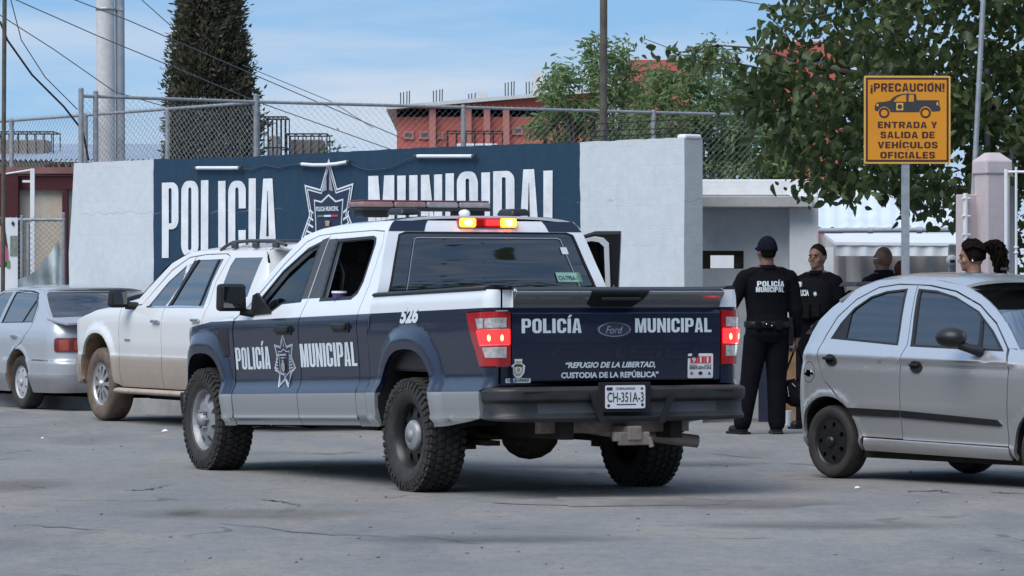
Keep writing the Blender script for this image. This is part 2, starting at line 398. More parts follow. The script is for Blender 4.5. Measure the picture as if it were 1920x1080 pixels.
# ------------------------------------------------------------------ materials
def bands_paint(name, stops, rake, rough=.28, coat=.8, metal=0.0, dirt=None, axis_y=True):
    """body paint in horizontal bands: stops [(z, colour), ...] from the bottom up; dirt=(z, colour, amount)"""
    m, t, b = newmat(name)
    tc = nd(t, 'ShaderNodeTexCoord'); sp = nd(t, 'ShaderNodeSeparateXYZ'); t.links.new(tc.outputs['Object'], sp.inputs[0])
    z = mth(t, 'ADD', sp.outputs['Z'], mth(t, 'MULTIPLY', sp.outputs['Y'], rake))
    c = None
    for zz, col in stops:
        if c is None: c = col; continue
        c = mixc(t, mth(t, 'GREATER_THAN', z, zz), c, col)
    if dirt:
        f = mth(t, 'MULTIPLY', mth(t, 'SUBTRACT', 1.0, mth(t, 'MULTIPLY', mth(t, 'SUBTRACT', z, dirt[0] - .12), 4.0, True), True), dirt[2])
        f = mth(t, 'MULTIPLY', f, mth(t, 'ADD', mth(t, 'MULTIPLY', noise(t, 7, 6, .65), .9), .35), True)
        c = mixc(t, f, c if not isinstance(c, tuple) else c, dirt[1])
        r = mth(t, 'ADD', mth(t, 'MULTIPLY', f, .45), rough, True); t.links.new(r, b.inputs['Roughness'])
        t.links.new(mth(t, 'SUBTRACT', coat, f, True), b.inputs['Coat Weight'])
    else:
        rr = mth(t, 'ADD', mth(t, 'MULTIPLY', noise(t, 3, 5, .6), .16), rough - .06); t.links.new(rr, b.inputs['Roughness'])
        b.inputs['Coat Weight'].default_value = coat
    b.inputs['Coat Roughness'].default_value = .05; b.inputs['Metallic'].default_value = metal
    if isinstance(c, tuple): b.inputs['Base Color'].default_value = c4(c)
    else: t.links.new(c, b.inputs['Base Color'])
    bump(t, b, noise(t, 1.6, 2, .5), .05, .03)
    return m
M = {}
NAVY = (.004, .0075, .028); WHITE = (.72, .74, .76); SILV = (.235, .25, .265)
M['livery'] = bands_paint('navy white and silver paint', [(-9, SILV), (.682, NAVY), (1.236, WHITE)], .028, .26, .7, 0, (.62, (.20, .17, .14), .30))
M['gate_bands'] = bands_paint('tailgate navy grey and white bands', [(-9, NAVY), (1.236, (.19, .195, .20)), (1.338, WHITE)], .028, .26, .7, 0)  # grey band on the upper tailgate, between navy below and the white lip
M['white_paint'] = bands_paint('white paint', [(-9, WHITE)], 0, .3, .7)
M['navy_paint'] = bands_paint('navy paint', [(-9, NAVY)], 0, .3, .7)
M['black'] = mat('black plastic', (.012, .012, .013), .45, var=.2)
M['bumper'] = mat('worn black bumper plastic', (.022, .022, .023), .5, var=.35, scale=7)
M['matt_black'] = mat('matt black', (.008, .008, .009), .85, var=.3)
M['dark'] = mat('dark interior trim', (.012, .012, .013), .8)
M['seat'] = mat('dark seat fabric', (.025, .025, .028), .9)
M['grey_plastic'] = mat('grey plastic', (.05, .052, .056), .5, var=.15)
M['rubber'] = mat('tyre rubber', (.026, .024, .022), .82, var=.35, scale=14, bmp=.15)
M['dusty_rubber'] = mat('dusty tyre rubber', (.115, .085, .064), .9, var=.4, scale=9, bmp=.2)
M['mud'] = mat('dried tan mud', (.26, .165, .105), .95, var=.3, scale=12, bmp=.4)
M['steel'] = mat('painted steel wheel', (.27, .275, .28), .45, .3, var=.25, scale=18)
M['alloy'] = mat('alloy wheel', (.48, .47, .46), .35, .7, var=.15)
M['hubcap'] = mat('plastic wheel cover', (.42, .42, .43), .45, .2)
M['black_steel'] = mat('black steel wheel', (.012, .012, .013), .38, .1)
M['rust'] = mat('rusty brown steel', (.05, .034, .024), .85, .2, var=.5, scale=20, bmp=.3)
M['under'] = mat('dirty underbody steel', (.018, .015, .013), .9, .1, var=.4)
M['pipe'] = mat('dull exhaust steel', (.24, .20, .17), .6, .25, var=.3, scale=12)
M['chrome'] = mat('chrome', (.75, .76, .78), .12, 1, var=.03)
M['red_lens'] = mat('red lens', (.36, .008, .014), .15, coat=.8, var=.15)
M['clear_lens'] = mat('clear lens', (.55, .53, .52), .12, .35, coat=.8, var=.35, scale=30)
M['red_lit'] = emat('lit red lamp', (.6, .01, .01), (1, .008, .010), 3.2)
M['red_hot'] = emat('red lamp bulb', (.9, .1, .05), (1, .14, .04), 9)
M['amber_lit'] = emat('lit amber lamp', (.8, .3, .03), (1, .20, .012), 3.2)
M['amber_hot'] = emat('amber lamp bulb', (1, .6, .2), (1, .60, .16), 13)
M['decal'] = mat('pale vinyl lettering', (.60, .65, .68), .5, var=.05)
M['decal_grey'] = mat('grey vinyl', (.26, .28, .33), .5, var=.1)
M['decal_navy'] = mat('navy vinyl', (.012, .018, .05), .45)
M['decal_dark'] = mat('dark print', (.02, .02, .025), .6)
M['decal_red'] = mat('red print', (.50, .05, .06), .5)
M['decal_gold'] = mat('tan print', (.34, .28, .20), .6, var=.35, scale=60)
M['decal_green'] = mat('green print', (.10, .22, .12), .6)
M['glass_dark'] = glassmat('dark tinted glass', None, opaque=(.004, .004, .004))
M['glass_smoke'] = glassmat('smoked glass', None, opaque=(.012, .012, .013))
M['glass_side'] = glassmat('lightly tinted glass', (.30, .34, .36), 1.15)
M['galv'] = mat('galvanised steel', (.33, .35, .37), .5, .5, var=.18, scale=14)
M['grey_pipe'] = mat('grey painted pipe', (.27, .30, .33), .55, .1, var=.15, scale=5)
M['wood'] = mat('tan wood', (.26, .15, .07), .7, var=.3, scale=9)
M['plastic_white'] = mat('white plastic', (.70, .71, .72), .4, var=.06)
# plaster and paint on walls
def wallmat(name, col, dirt=.25, bandcol=None, band=None, courses=.2, crack=.5):
    m, t, b = newmat(name)
    tc = nd(t, 'ShaderNodeTexCoord'); sp = nd(t, 'ShaderNodeSeparateXYZ'); t.links.new(tc.outputs['Object'], sp.inputs[0])
    n1 = noise(t, 1.3, 6, .65); n2 = noise(t, 9, 5, .6)
    c = mixc(t, ramp(t, n2, .35, .75), col, tuple(x * (1 - dirt * .5) for x in col))
    c = mixc(t, mth(t, 'MULTIPLY', ramp(t, n1, .5, .75), dirt), c, tuple(x * .72 for x in col))
    drip = noise(t, 2.2, 5, .6, stretch=(5.0, 1.0, .5))
    c = mixc(t, mth(t, 'MULTIPLY', ramp(t, drip, .58, .8), dirt * .9), c, tuple(x * .55 for x in col))
    if bandcol:
        wob = mth(t, 'MULTIPLY', mth(t, 'SUBTRACT', noise(t, 5, 3), .5), .03)
        x = mth(t, 'ADD', sp.outputs['X'], wob)
        inb = mth(t, 'MULTIPLY', mth(t, 'GREATER_THAN', x, band[0]), mth(t, 'LESS_THAN', x, band[1]))
        bc = mixc(t, ramp(t, n2, .3, .8), bandcol, tuple(x_ * .78 for x_ in bandcol))
        bc = mixc(t, mth(t, 'MULTIPLY', ramp(t, drip, .55, .85), .4), bc, tuple(x_ * 1.5 for x_ in bandcol))
        c = mixc(t, inb, c, bc)
    # hairline cracks, a few, wandering
    if crack:
        cz = mth(t, 'ADD', sp.outputs['Z'], mth(t, 'MULTIPLY', noise(t, 3.5, 5, .6), .22))
        ln = mth(t, 'ABSOLUTE', mth(t, 'SUBTRACT', mth(t, 'FRACT', mth(t, 'DIVIDE', cz, .95)), .5))
        k = mth(t, 'LESS_THAN', ln, .0045)
        k = mth(t, 'MULTIPLY', k, ramp(t, noise(t, 1.1, 3, .5), .5, .56))
        c = mixc(t, mth(t, 'MULTIPLY', k, crack), c, (.22, .23, .25))
    t.links.new(c, b.inputs['Base Color']); b.inputs['Roughness'].default_value = .85; b.inputs['Specular IOR Level'].default_value = .25
    hz = mth(t, 'MULTIPLY', mth(t, 'LESS_THAN', mth(t, 'FRACT', mth(t, 'DIVIDE', mth(t, 'ADD', sp.outputs['Z'], mth(t, 'MULTIPLY', n2, .008)), courses)), .06), -.35)
    hh = mth(t, 'ADD', hz, mth(t, 'ADD', mth(t, 'MULTIPLY', n2, .5), mth(t, 'MULTIPLY', noise(t, 45, 4, .6), .4)))
    bump(t, b, hh, .30, .02)
    return m
M['booth_white'] = wallmat('white painted plaster', (.78, .80, .82), .2)
M['booth_grey'] = wallmat('grey cement render', (.68, .69, .69), .25, crack=0)
M['slab'] = wallmat('grey concrete slab', (.44, .44, .44), .4, crack=0)
M['pink'] = wallmat('pale pink plaster', (.52, .45, .46), .25, crack=.2)
M['beige'] = wallmat('beige plaster', (.56, .48, .38), .3)
M['maroon'] = wallmat('maroon painted plaster', (.075, .022, .026), .3, crack=0)
M['red_wall'] = wallmat('terracotta red render', (.46, .125, .095), .2, courses=.6, crack=0)
M['red_trim'] = wallmat('pale red render', (.42, .17, .14), .2, crack=0)
M['concrete'] = wallmat('bare concrete', (.56, .56, .55), .35, crack=.3)
M['canvas'] = mat('white canvas', (.62, .64, .66), .8, var=.12, scale=3, bmp=.3, bscale=6, dist=.03)
M['awning_roof'] = mat('translucent white roof sheet', (.60, .66, .70), .55, var=.07, scale=2)
M['sheet_roof'] = mat('white metal roof sheet', (.50, .56, .62), .45, .2, var=.1, scale=2)
M['fence_steel'] = mat('dull zinc steel', (.27, .285, .295), .6, .3, var=.2, scale=14)
M['iron'] = mat('dark wrought iron', (.02, .02, .022), .6, .3)
M['wire'] = mat('black cable', (.015, .015, .017), .6)
M['flex'] = mat('dusty blue flex', (.03, .045, .07), .7)
M['grey_wire'] = mat('grey cable', (.10, .11, .12), .6)
M['pole_wood'] = mat('weathered wooden pole', (.085, .075, .06), .9, var=.3, scale=8, bmp=.3)
# asphalt
def asphalt():
    m, t, b = newmat('dusty worn asphalt')
    big = noise(t, .22, 6, .6, stretch=(1, .55, 1)); mid = noise(t, 1.1, 6, .62, stretch=(1, .45, 1)); fine = noise(t, 30, 5, .75); spk = noise(t, 75, 2, .6)
    c = mixc(t, ramp(t, big, .38, .66), (.200, .202, .200), (.268, .266, .258))
    c = mixc(t, mth(t, 'MULTIPLY', ramp(t, mid, .48, .64), .85), c, (.300, .268, .238))
    c = mixc(t, mth(t, 'MULTIPLY', ramp(t, noise(t, .55, 6, .65, stretch=(1, .3, 1)), .53, .64), .75), c, (.150, .152, .154))
    c = mixc(t, mth(t, 'MULTIPLY', ramp(t, fine, .38, .72), .55), c, (.095, .095, .094))
    c = mixc(t, mth(t, 'MULTIPLY', ramp(t, spk, .63, .75), .5), c, (.46, .45, .43))
    c = mixc(t, mth(t, 'MULTIPLY', ramp(t, noise(t, 7, 6, .72, stretch=(1, .6, 1)), .47, .66), .42), c, (.125, .122, .118))
    c = mixc(t, mth(t, 'MULTIPLY', ramp(t, noise(t, 19, 4, .7), .55, .72), .40), c, (.36, .35, .335))
    # wandering cracks
    tc = nd(t, 'ShaderNodeTexCoord'); mp = nd(t, 'ShaderNodeMapping'); mp.inputs['Scale'].default_value = (.42, .26, 1); t.links.new(tc.outputs['Object'], mp.inputs[0])
    wv = nd(t, 'ShaderNodeTexNoise'); wv.inputs['Scale'].default_value = 2.2; wv.inputs['Detail'].default_value = 5; t.links.new(mp.outputs[0], wv.inputs['Vector'])
    mx = nd(t, 'ShaderNodeMixRGB'); mx.inputs[0].default_value = .35; t.links.new(mp.outputs[0], mx.inputs[1]); t.links.new(wv.outputs['Color'], mx.inputs[2])
    vo = nd(t, 'ShaderNodeTexVoronoi', feature='DISTANCE_TO_EDGE'); vo.inputs['Scale'].default_value = 1.0; t.links.new(mx.outputs[0], vo.inputs['Vector'])
    k = mth(t, 'MULTIPLY', mth(t, 'LESS_THAN', vo.outputs['Distance'], .0075), ramp(t, noise(t, .8, 4, .6), .52, .60))
    c = mixc(t, mth(t, 'MULTIPLY', k, .6), c, (.07, .068, .066))
    t.links.new(c, b.inputs['Base Color']); b.inputs['Roughness'].default_value = .88; b.inputs['Specular IOR Level'].default_value = .3
    hh = mth(t, 'ADD', mth(t, 'MULTIPLY', fine, .6), mth(t, 'SUBTRACT', mth(t, 'MULTIPLY', spk, .5), k))
    bump(t, b, hh, .8, .016)
    return m
M['asphalt'] = asphalt()
M['patch'] = mat('dark tar patch', (.20, .19, .18), .9, var=.25, scale=5, bmp=.4)
M['pavement'] = mat('concrete pavement', (.26, .255, .25), .9, var=.2, scale=3, bmp=.3)
def leafmat(name, a, b_, rough=.5, trans=.25):
    m, t, b = newmat(name)
    g = nd(t, 'ShaderNodeNewGeometry'); r = g.outputs['Random Per Island']
    f = mth(t, 'ADD', mth(t, 'MULTIPLY', r, .6), mth(t, 'MULTIPLY', noise(t, .9, 3), .4))
    t.links.new(ramp(t, f, .15, .85, a, b_), b.inputs['Base Color']); b.inputs['Roughness'].default_value = rough
    b.inputs['Specular IOR Level'].default_value = .35
    b.inputs['Transmission Weight'].default_value = 0
    o = t.nodes['Material Output']; tr = nd(t, 'ShaderNodeBsdfTranslucent'); tr.inputs[0].default_value = c4(tuple(x * 1.5 for x in b_))
    ms = nd(t, 'ShaderNodeMixShader'); ms.inputs[0].default_value = trans
    t.links.new(b.outputs[0], ms.inputs[1]); t.links.new(tr.outputs[0], ms.inputs[2]); t.links.new(ms.outputs[0], o.inputs[0])
    return m
M['leaf_big'] = leafmat('broad dark leaves', (.016, .034, .016), (.095, .125, .042), .45, .32)
M['leaf_willow'] = leafmat('fine grey green leaves', (.085, .135, .055), (.19, .26, .11), .6, .35)
M['leaf_cypress'] = leafmat('dull brown green sprays', (.028, .031, .018), (.100, .096, .060), .85, .12)
M['bark'] = mat('grey brown bark', (.075, .062, .05), .9, var=.3, scale=10, bmp=.5)
# people
M['skin'] = mat('skin', (.24, .125, .085), .5, var=.1, scale=20)
M['skin_dark'] = mat('tanned skin', (.15, .075, .050), .5, var=.1, scale=20)
M['uniform'] = mat('black uniform cloth', (.0055, .0055, .0075), .95, spec=.08, var=.3, scale=5, bmp=.35, bscale=9, dist=.02)
M['uniform_navy'] = mat('dark navy uniform cloth', (.007, .008, .014), .95, spec=.08, var=.3, scale=6, bmp=.3, bscale=11, dist=.02)
M['vest'] = mat('black webbing', (.006, .006, .007), .9, spec=.12, var=.3, scale=25, bmp=.3)
M['leather'] = mat('black leather', (.006, .006, .006), .45, spec=.3, var=.2)
M['hair'] = mat('black hair', (.010, .0075, .006), .95, spec=.05, var=.4, scale=40, bmp=.6, bscale=120)
M['hair_brown'] = mat('dark brown hair', (.028, .014, .010), .95, spec=.05, var=.4, scale=40, bmp=.6, bscale=120)
M['hair_grey'] = mat('dark short hair', (.020, .015, .012), .95, spec=.05, var=.4, scale=60, bmp=.5, bscale=150)
M['eye'] = mat('eye', (.02, .015, .012), .2)
M['lips'] = mat('lips', (.24, .09, .075), .5)
# ------------------------------------------------------------------ vehicle surfaces
def arch_pts(a, z0, k=18):
    """wheel opening, from its front foot over the top to its rear foot"""
    yc, zc, A, B, n = a[:5]; P = []
    if z0 < zc - .001: P.append((yc + A, z0)); t0 = 0.0
    else: t0 = math.asin(min(1, ((z0 - zc) / B)) ** (n / 2))
    for i in range(k + 1):
        t = t0 + (math.pi - 2 * t0) * i / k; c, s_ = math.cos(t), math.sin(t)
        P.append((yc + A * math.copysign(abs(c) ** (2 / n), c), zc + B * abs(s_) ** (2 / n)))
    if z0 < zc - .001: P.append((yc - A, z0))
    return P
class Kit:
    """y forward, x right, z up; P(u, v, side): u runs along the plan outline (= y on the flanks), v = height"""
    def __init__(s, root, W, w, yr, rr, yf, rf, bowr=0, bowf=0, dr=None, df=None, rake=0, arches=()):
        s.root = root; s.W = pch(W); s.w = w; s.dr = pch(dr) if dr else (lambda z: 0); s.df = pch(df) if df else (lambda z: 0)
        s.rake = rake; s.arches = arches
        pts = []
        for i in range(40):
            x = (w - rr) * i / 40; pts.append((x, yr - bowr * (1 - (x / (w - rr)) ** 2)))
        for i in range(30):
            a = math.pi / 2 * i / 30; pts.append((w - rr + rr * math.sin(a), yr + rr - rr * math.cos(a)))
        i0 = len(pts)
        for i in range(60): pts.append((w, yr + rr + (yf - rf - yr - rr) * i / 60))
        for i in range(30):
            a = math.pi / 2 * i / 30; pts.append((w - rf + rf * math.cos(a), yf - rf + rf * math.sin(a)))
        for i in range(41):
            x = (w - rf) * (1 - i / 40); pts.append((x, yf + bowf * (1 - (x / (w - rf)) ** 2)))
        p = np.array(pts); sl = np.concatenate([[0], np.cumsum(np.linalg.norm(np.diff(p, axis=0), axis=1))])
        sl += (yr + rr) - sl[i0]
        t = np.gradient(p, axis=0); t /= np.linalg.norm(t, axis=1)[:, None]
        s.s = sl; s.p = p; s.n = np.stack([t[:, 1], -t[:, 0]], 1); s.s0 = sl[0]; s.s1 = sl[-1]
    def P(s, u, v, sd=1, off=0):
        x = np.interp(u, s.s, s.p[:, 0]); y = np.interp(u, s.s, s.p[:, 1]); nx = np.interp(u, s.s, s.n[:, 0]); ny = np.interp(u, s.s, s.n[:, 1])
        ds = s.w - s.W(v)
        for a in s.arches:
            if len(a) > 5 and abs(u - a[0]) < a[2] * 1.6:
                r = (abs((u - a[0]) / a[2]) ** a[4] + max(0, (v - a[1]) / a[3]) ** a[4]) ** (1 / a[4])
                q = min(1, max(0, (r - a[6]) / (a[7] - a[6]))); ds -= a[5] * (1 - q * q * (3 - 2 * q))
        de = s.dr(v) if ny < 0 else s.df(v)
        X = x - nx * ds + nx * off; Y = y - ny * de + ny * off
        return Vector((sd * X, Y, v - s.rake * Y))
    def out(s, p):
        return Vector((p.x, 0, 0)) if abs(p.x) > s.w * .55 else Vector((p.x, p.y * .3, .2))
    def side(s, name, loops, m, parent=None, off=0, sides=(1, -1), thick=.03, du=.09, dv=.045, label=None):
        """loops: one polygon with holes, or list of such; returns the objects, left (-1) last"""
        if not isinstance(loops[0][0][0], (list, tuple)): loops = [loops]
        r = []
        for sd in sides:
            o = sheet(name, loops, lambda u, v, sd=sd: s.P(u, v, sd, off), m, parent if parent is not None else s.root, du, dv, thick,
                      out=lambda p: Vector((p.x, 0, 0)) if abs(p.x) > .5 * s.w else Vector((0, -1 if p.y < s.p[:, 1].mean() else 1, 0)))
            r.append(o)
        return r
    def patch(s, name, loops, E, m, parent=None, bow=0, off=(0, 0, 0), thick=.02, du=.08, dv=.05, W=None, sgn=-1):
        """surface spanning between both flanks along the edge curve y = E(z); u in [-1, 1] across"""
        if not isinstance(loops[0][0][0], (list, tuple)): loops = [loops]
        W = W or s.W
        def P(t, z):
            y = E(z) + sgn * bow * (1 - t * t); return Vector((W(z) * t + off[0], y + off[1], z - s.rake * y + off[2]))
        return sheet(name, loops, P, m, parent if parent is not None else s.root, du, dv, thick, out=lambda p: Vector((0, sgn, .3)))
    def top(s, name, y0, y1, wf, zf, crown, m, parent=None, p=3, thick=.02, bow0=0, bow1=0, dy=.06, off=0, t0=-1, t1=1, holes=()):
        """roof, bonnet or boot lid: width wf(y), edge height zf(y)"""
        def P(t, y):
            q = (y - y0) / (y1 - y0); Y = y + (bow0 * (1 - q) + bow1 * q) * (1 - t * t)
            return Vector((wf(y) * t, Y, zf(y) + crown * (1 - abs(t) ** p) - s.rake * Y + off))
        return sheet(name, [[[(t0, y0), (t1, y0), (t1, y1), (t0, y1)]] + list(holes)], P, m, parent if parent is not None else s.root, .1, dy, thick, out=lambda p_: Vector((0, 0, 1)))
    def wells(s, m, z0, xin=.45):
        for a in s.arches:
            for sd in (1, -1):
                V = []; Fc = []; P = arch_pts(a, z0)
                for i, (y, z) in enumerate(P):
                    q = s.P(y, z, sd, -.025); V += [q, Vector((sd * xin, q.y, q.z))]
                    if i: Fc.append((2 * i - 2, 2 * i - 1, 2 * i + 1, 2 * i))
                n = len(V); V.append(Vector((sd * xin, a[0], z0 - s.rake * a[0])))
                Fc += [(n, 2 * i + 1, 2 * i + 3) for i in range(len(P) - 1)]
                raw('wheel_well', V, Fc, m, s.root, True)
def tyre_profile(R, w, rim):
    h = w / 2
    return [(h * .72, rim - .012), (h * .86, rim), (h * 1.0, rim + (R - rim) * .35), (h * 1.02, rim + (R - rim) * .6), (h * .95, R - (R - rim) * .18), (h * .84, R - .012), (h * .6, R - .003), (0, R),
            (-h * .6, R - .003), (-h * .84, R - .012), (-h * .95, R - (R - rim) * .18), (-h * 1.02, rim + (R - rim) * .6), (-h, rim + (R - rim) * .35), (-h * .86, rim), (-h * .72, rim - .012)]
def make_wheel(root, pos, sd, R, w, rim, style, mt, mr, mc=None, blocks=False, steer=0, n=56):
    """rim is the part; tyre and cap are its pieces. local +x points outboard"""
    rot = Matrix.Translation(pos) @ Matrix.Rotation(steer, 4, 'Z') @ (Matrix.Identity(4) if sd > 0 else Matrix.Rotation(math.pi, 4, 'Z'))
    h = w / 2
    mb = MB()
    face = {'steel': .70, 'steel_deep': .38, 'alloy': .72, 'cover': .70}[style] * h
    mb.lathe([(h * .88, rim + .006), (h * .80, rim - .008), (h * .70, rim - .02), (h * .35, rim - .035), (-h * .8, rim - .03), (-h * .85, rim)], n, rot)
    def disc(polys, bulge, th=.012, mi=0):
        T = tri2d(*polys)
        V = [(face + bulge(math.hypot(x, y)), x, y) for x, y in T[0]]; mb.add(V, T[1], False, mi, rot)
        k = 0
        for lp in [polys[0]] + list(polys[1]):
            c = len(lp); vv = [(face + bulge(math.hypot(x, y)), x, y) for x, y in lp] + [(face + bulge(math.hypot(x, y)) - .03, x, y) for x, y in lp]
            mb.add(vv, [(i, (i + 1) % c, c + (i + 1) % c, c + i) for i in range(c)], False, mi, rot)
    ro = rim - .022
    def petals(cnt, r0, r1, wd0, wd1, nn=8):
        H = []
        for k in range(cnt):
            a = 2 * math.pi * (k + .5) / cnt; e = (math.cos(a), math.sin(a)); q = (-e[1], e[0]); lp = []
            for i in range(nn):
                t = 2 * math.pi * i / nn; rr = (r0 + r1) / 2 + (r1 - r0) / 2 * math.cos(t); ww = (wd0 + (wd1 - wd0) * (rr - r0) / (r1 - r0)) * math.sin(t)
                lp.append((e[0] * rr + q[0] * ww, e[1] * rr + q[1] * ww))
            H.append(lp)
        return H
    if style in ('steel', 'steel_deep'):
        b = (lambda r: .02 - .05 * max(0, (r - .10) / .12)) if style == 'steel' else (lambda r: .05 * (1 - min(1, r / ro)))
        disc((circ(0, 0, ro, 40), petals(8, ro * .60, ro * .93, ro * .11, ro * .17)), b)
        for k in range(6):
            a = 2 * math.pi * k / 6; mb.tube([(face + .01, .07 * math.cos(a), .07 * math.sin(a)), (face + .045, .07 * math.cos(a), .07 * math.sin(a))], .012, 6, rot, 1)
        mb.lathe([(face + .015, .052), (face + .06, .045), (face + .065, .0)], 16, rot, 1)
    elif style == 'alloy':
        disc((circ(0, 0, ro, 40), petals(10, ro * .34, ro * .97, ro * .06, ro * .20, 6)), lambda r: .02 * (1 - r / ro))
        mb.lathe([(face + .01, ro * .22), (face + .035, ro * .2), (face + .04, 0)], 16, rot)
    elif style == 'cover':
        disc((circ(0, 0, rim - .004, 44), petals(7, ro * .62, ro * .90, ro * .11, ro * .13)), lambda r: .018 * (1 - (r / ro) ** 2))
        mb.lathe([(face + .016, ro * .25), (face + .03, ro * .22), (face + .032, 0)], 16, rot)
    # dark brake drum behind the openings
    mb.lathe([(face - .05, .0), (face - .05, ro * .9), (-h * .5, ro * .9)], 24, rot, 2)
    wo = mb.build('wheel', [mr, mc or mr, M['under']], root)
    tb = MB(); prof = tyre_profile(R, w, rim); tb.lathe(prof, n, rot)
    if blocks:
        cnt = 46
        for k in range(cnt):
            for j, (xx, sw) in enumerate(((-.80, .30), (-.38, .30), (.0, .24), (.38, .30), (.80, .30))):
                a = 2 * math.pi * (k + (.5 if j % 2 else 0)) / cnt
                Mx = rot @ Matrix.Rotation(a, 4, 'X') @ Matrix.Translation((xx * h, 0, R + (.004 if abs(xx) < .5 else -.004))) @ Matrix.Rotation(.35 * (1 if j % 2 else -1), 4, 'Z')
                tb.box((0, 0, 0), (sw * h, 2 * math.pi * R / cnt * .62, .022), Mx)
            for s2 in (1, -1):
                a = 2 * math.pi * k / cnt
                Mx = rot @ Matrix.Rotation(a, 4, 'X') @ Matrix.Translation((s2 * h * .985, 0, R - .035)) @ Matrix.Rotation(-s2 * .18, 4, 'Y')
                tb.box((0, 0, 0), (.018, 2 * math.pi * R / cnt * .5, .05 if k % 2 else .03), Mx)
        # raised ring and lettering band on the sidewall
        tb.lathe([(h * 1.03, rim + (R - rim) * .50), (h * 1.045, rim + (R - rim) * .53), (h * 1.03, rim + (R - rim) * .56)], n, rot)
    tb.build('tyre', mt, wo)
    return wo
def star_badge(k):
    """a seven-pointed police star: list of (loops, colour)"""
    o = [(0, 1.0), (.17, .52), (.50, .60), (.40, .12), (.58, -.28), (.32, -.50), (.28, -1.0), (0, -.72), (-.28, -1.0), (-.32, -.50), (-.58, -.28), (-.40, .12), (-.50, .60), (-.17, .52)]
    c = (0, 0); L_ = []
    L_.append(([o, offset_poly(o, .94, c)], 'decal'))
    L_.append(([offset_poly(o, .895, c), offset_poly(o, .85, c)], 'decal'))
    L_.append(([offset_poly(o, .85, c)], 'decal_navy2'))
    sh = [(-.30, .36), (-.15, .33), (0, .44), (.15, .33), (.30, .36), (.27, .0), (.26, -.42), (0, -.62), (-.26, -.42), (-.27, .0)]
    L_.append(([sh, offset_poly(sh, .94, (0, -.1))], 'decal'))
    for s_ in (1, -1):
        for i in range(6):
            y = .16 - i * .11; L_.append(([[(s_ * .30, y), (s_ * (.37 + .02 * i), y + .05), (s_ * (.38 + .02 * i), y + .02), (s_ * .30, y - .035)]], 'decal'))
        L_.append(([[(s_ * .02, .50), (s_ * .10, .48), (s_ * .03, .80)]], 'decal_grey'))
    L_.append(([[(-.21, .08), (-.07, .08), (-.07, .11), (-.21, .11)]], 'decal_green'))
    L_.append(([[(-.07, .08), (.07, .08), (.07, .11), (-.07, .11)]], 'decal'))
    L_.append(([[(.07, .08), (.21, .08), (.21, .11), (.07, .11)]], 'decal_red'))
    L_.append(([[(-.05, .02), (.05, .02), (.035, -.05), (.09, -.12), (.09, -.36), (0, -.44), (-.09, -.36), (-.09, -.12), (-.035, -.05)]], 'decal_gold'))
    L_.append(([offset_poly([(-.05, -.15), (.05, -.15), (.05, -.33), (0, -.37), (-.05, -.33)], 1, c)], 'decal_grey'))
    return L_
BADGE_M = ['decal', 'decal_navy2', 'decal_grey', 'decal_green', 'decal_red', 'decal_gold']
M['decal_navy2'] = mat('blue print', (.016, .026, .060), .5)
def badge(name, P, u0, v0, su, sv, parent, out, step=.0008):
    """P(u, v, off)"""
    V = []; Fc = []; MI = []
    for i, (loops, mn) in enumerate(star_badge(0)):
        bm = fillbm(loops); b = len(V)
        V += [tuple(P(u0 + v.co.x * su, v0 + v.co.y * sv, .003 + step * i)) for v in bm.verts]; Fc += [[v.index + b for v in f.verts] for f in bm.faces]
        MI += [BADGE_M.index(mn)] * len(bm.faces); bm.free()
    for s, x, y, w_, h_ in (('POLICIA MUNICIPAL', -.23, .17, .46, .075), ('CD. JUAREZ', -.14, -.53, .28, .06)):
        T, tf, _ = text2d(s, .03); b = len(V); V += [tuple(P(u0 + (x + a * w_) * su, v0 + (y + c * h_) * sv, .003 + step * 24)) for a, c in T]
        Fc += [[i + b for i in f] for f in tf]; MI += [0] * len(tf)
    me = bpy.data.meshes.new(name); me.from_pydata(V, [], Fc); me.update(); me.polygons.foreach_set('material_index', MI)
    return link(name, me, [M[k] for k in BADGE_M], parent)
# ------------------------------------------------------------------ ground
def ground_z(x, y):
    e = lambda a, b, t: (lambda q: q * q * (3 - 2 * q))(min(1, max(0, (t - a) / (b - a))))
    return .05 * e(33, 37, y) * e(0.2, 1.6, x) + .02 * math.sin(x * .35) * math.sin(y * .21) * e(34, 60, y)
def build_ground():
    xs = np.concatenate([[-900, -300, -100, -40], np.linspace(-16, 16, 81), [40, 100, 300, 900]]); ys = np.concatenate([[-300, -60, 0, 8], np.linspace(12, 60, 121), [80, 140, 300, 900, 2500]])
    V = [(x, y, ground_z(x, y) if abs(x) < 17 and 11 < y < 61 else 0) for y in ys for x in xs]; n = len(xs)
    Fc = [(j * n + i, j * n + i + 1, (j + 1) * n + i + 1, (j + 1) * n + i) for j in range(len(ys) - 1) for i in range(n - 1)]
    tag(raw('road', V, Fc, M['asphalt'], None, True), kind='structure')
build_ground()
WR, WL = Vector((1.70, 40.0, 0)), None
def wall_line():
    top = CAM_H + (HOR - 257) / FPX * 40.0
    YL = (top - CAM_H) * FPX / (HOR - 307); return Vector(((130 - 960) / FPX * YL, YL, 0)), top
WL, WTOP = wall_line()
WU = (WR - WL).normalized(); WLEN = (WR - WL).length; WN = Vector((WU.y, -WU.x, 0))          # u from the left end, normal towards the road
def wall_uz(px, py):
    d = (px - 960) / FPX; a = np.array([[WU.x, -d], [WU.y, -1.0]]); b = np.array([-WL.x, -WL.y])
    u, Y = np.linalg.solve(a, b); return float(u), CAM_H + (HOR - py) / FPX * float(Y)
def wall_frame(o):
    o.location = WL; o.rotation_euler = (0, 0, math.atan2(WU.y, WU.x)); return o
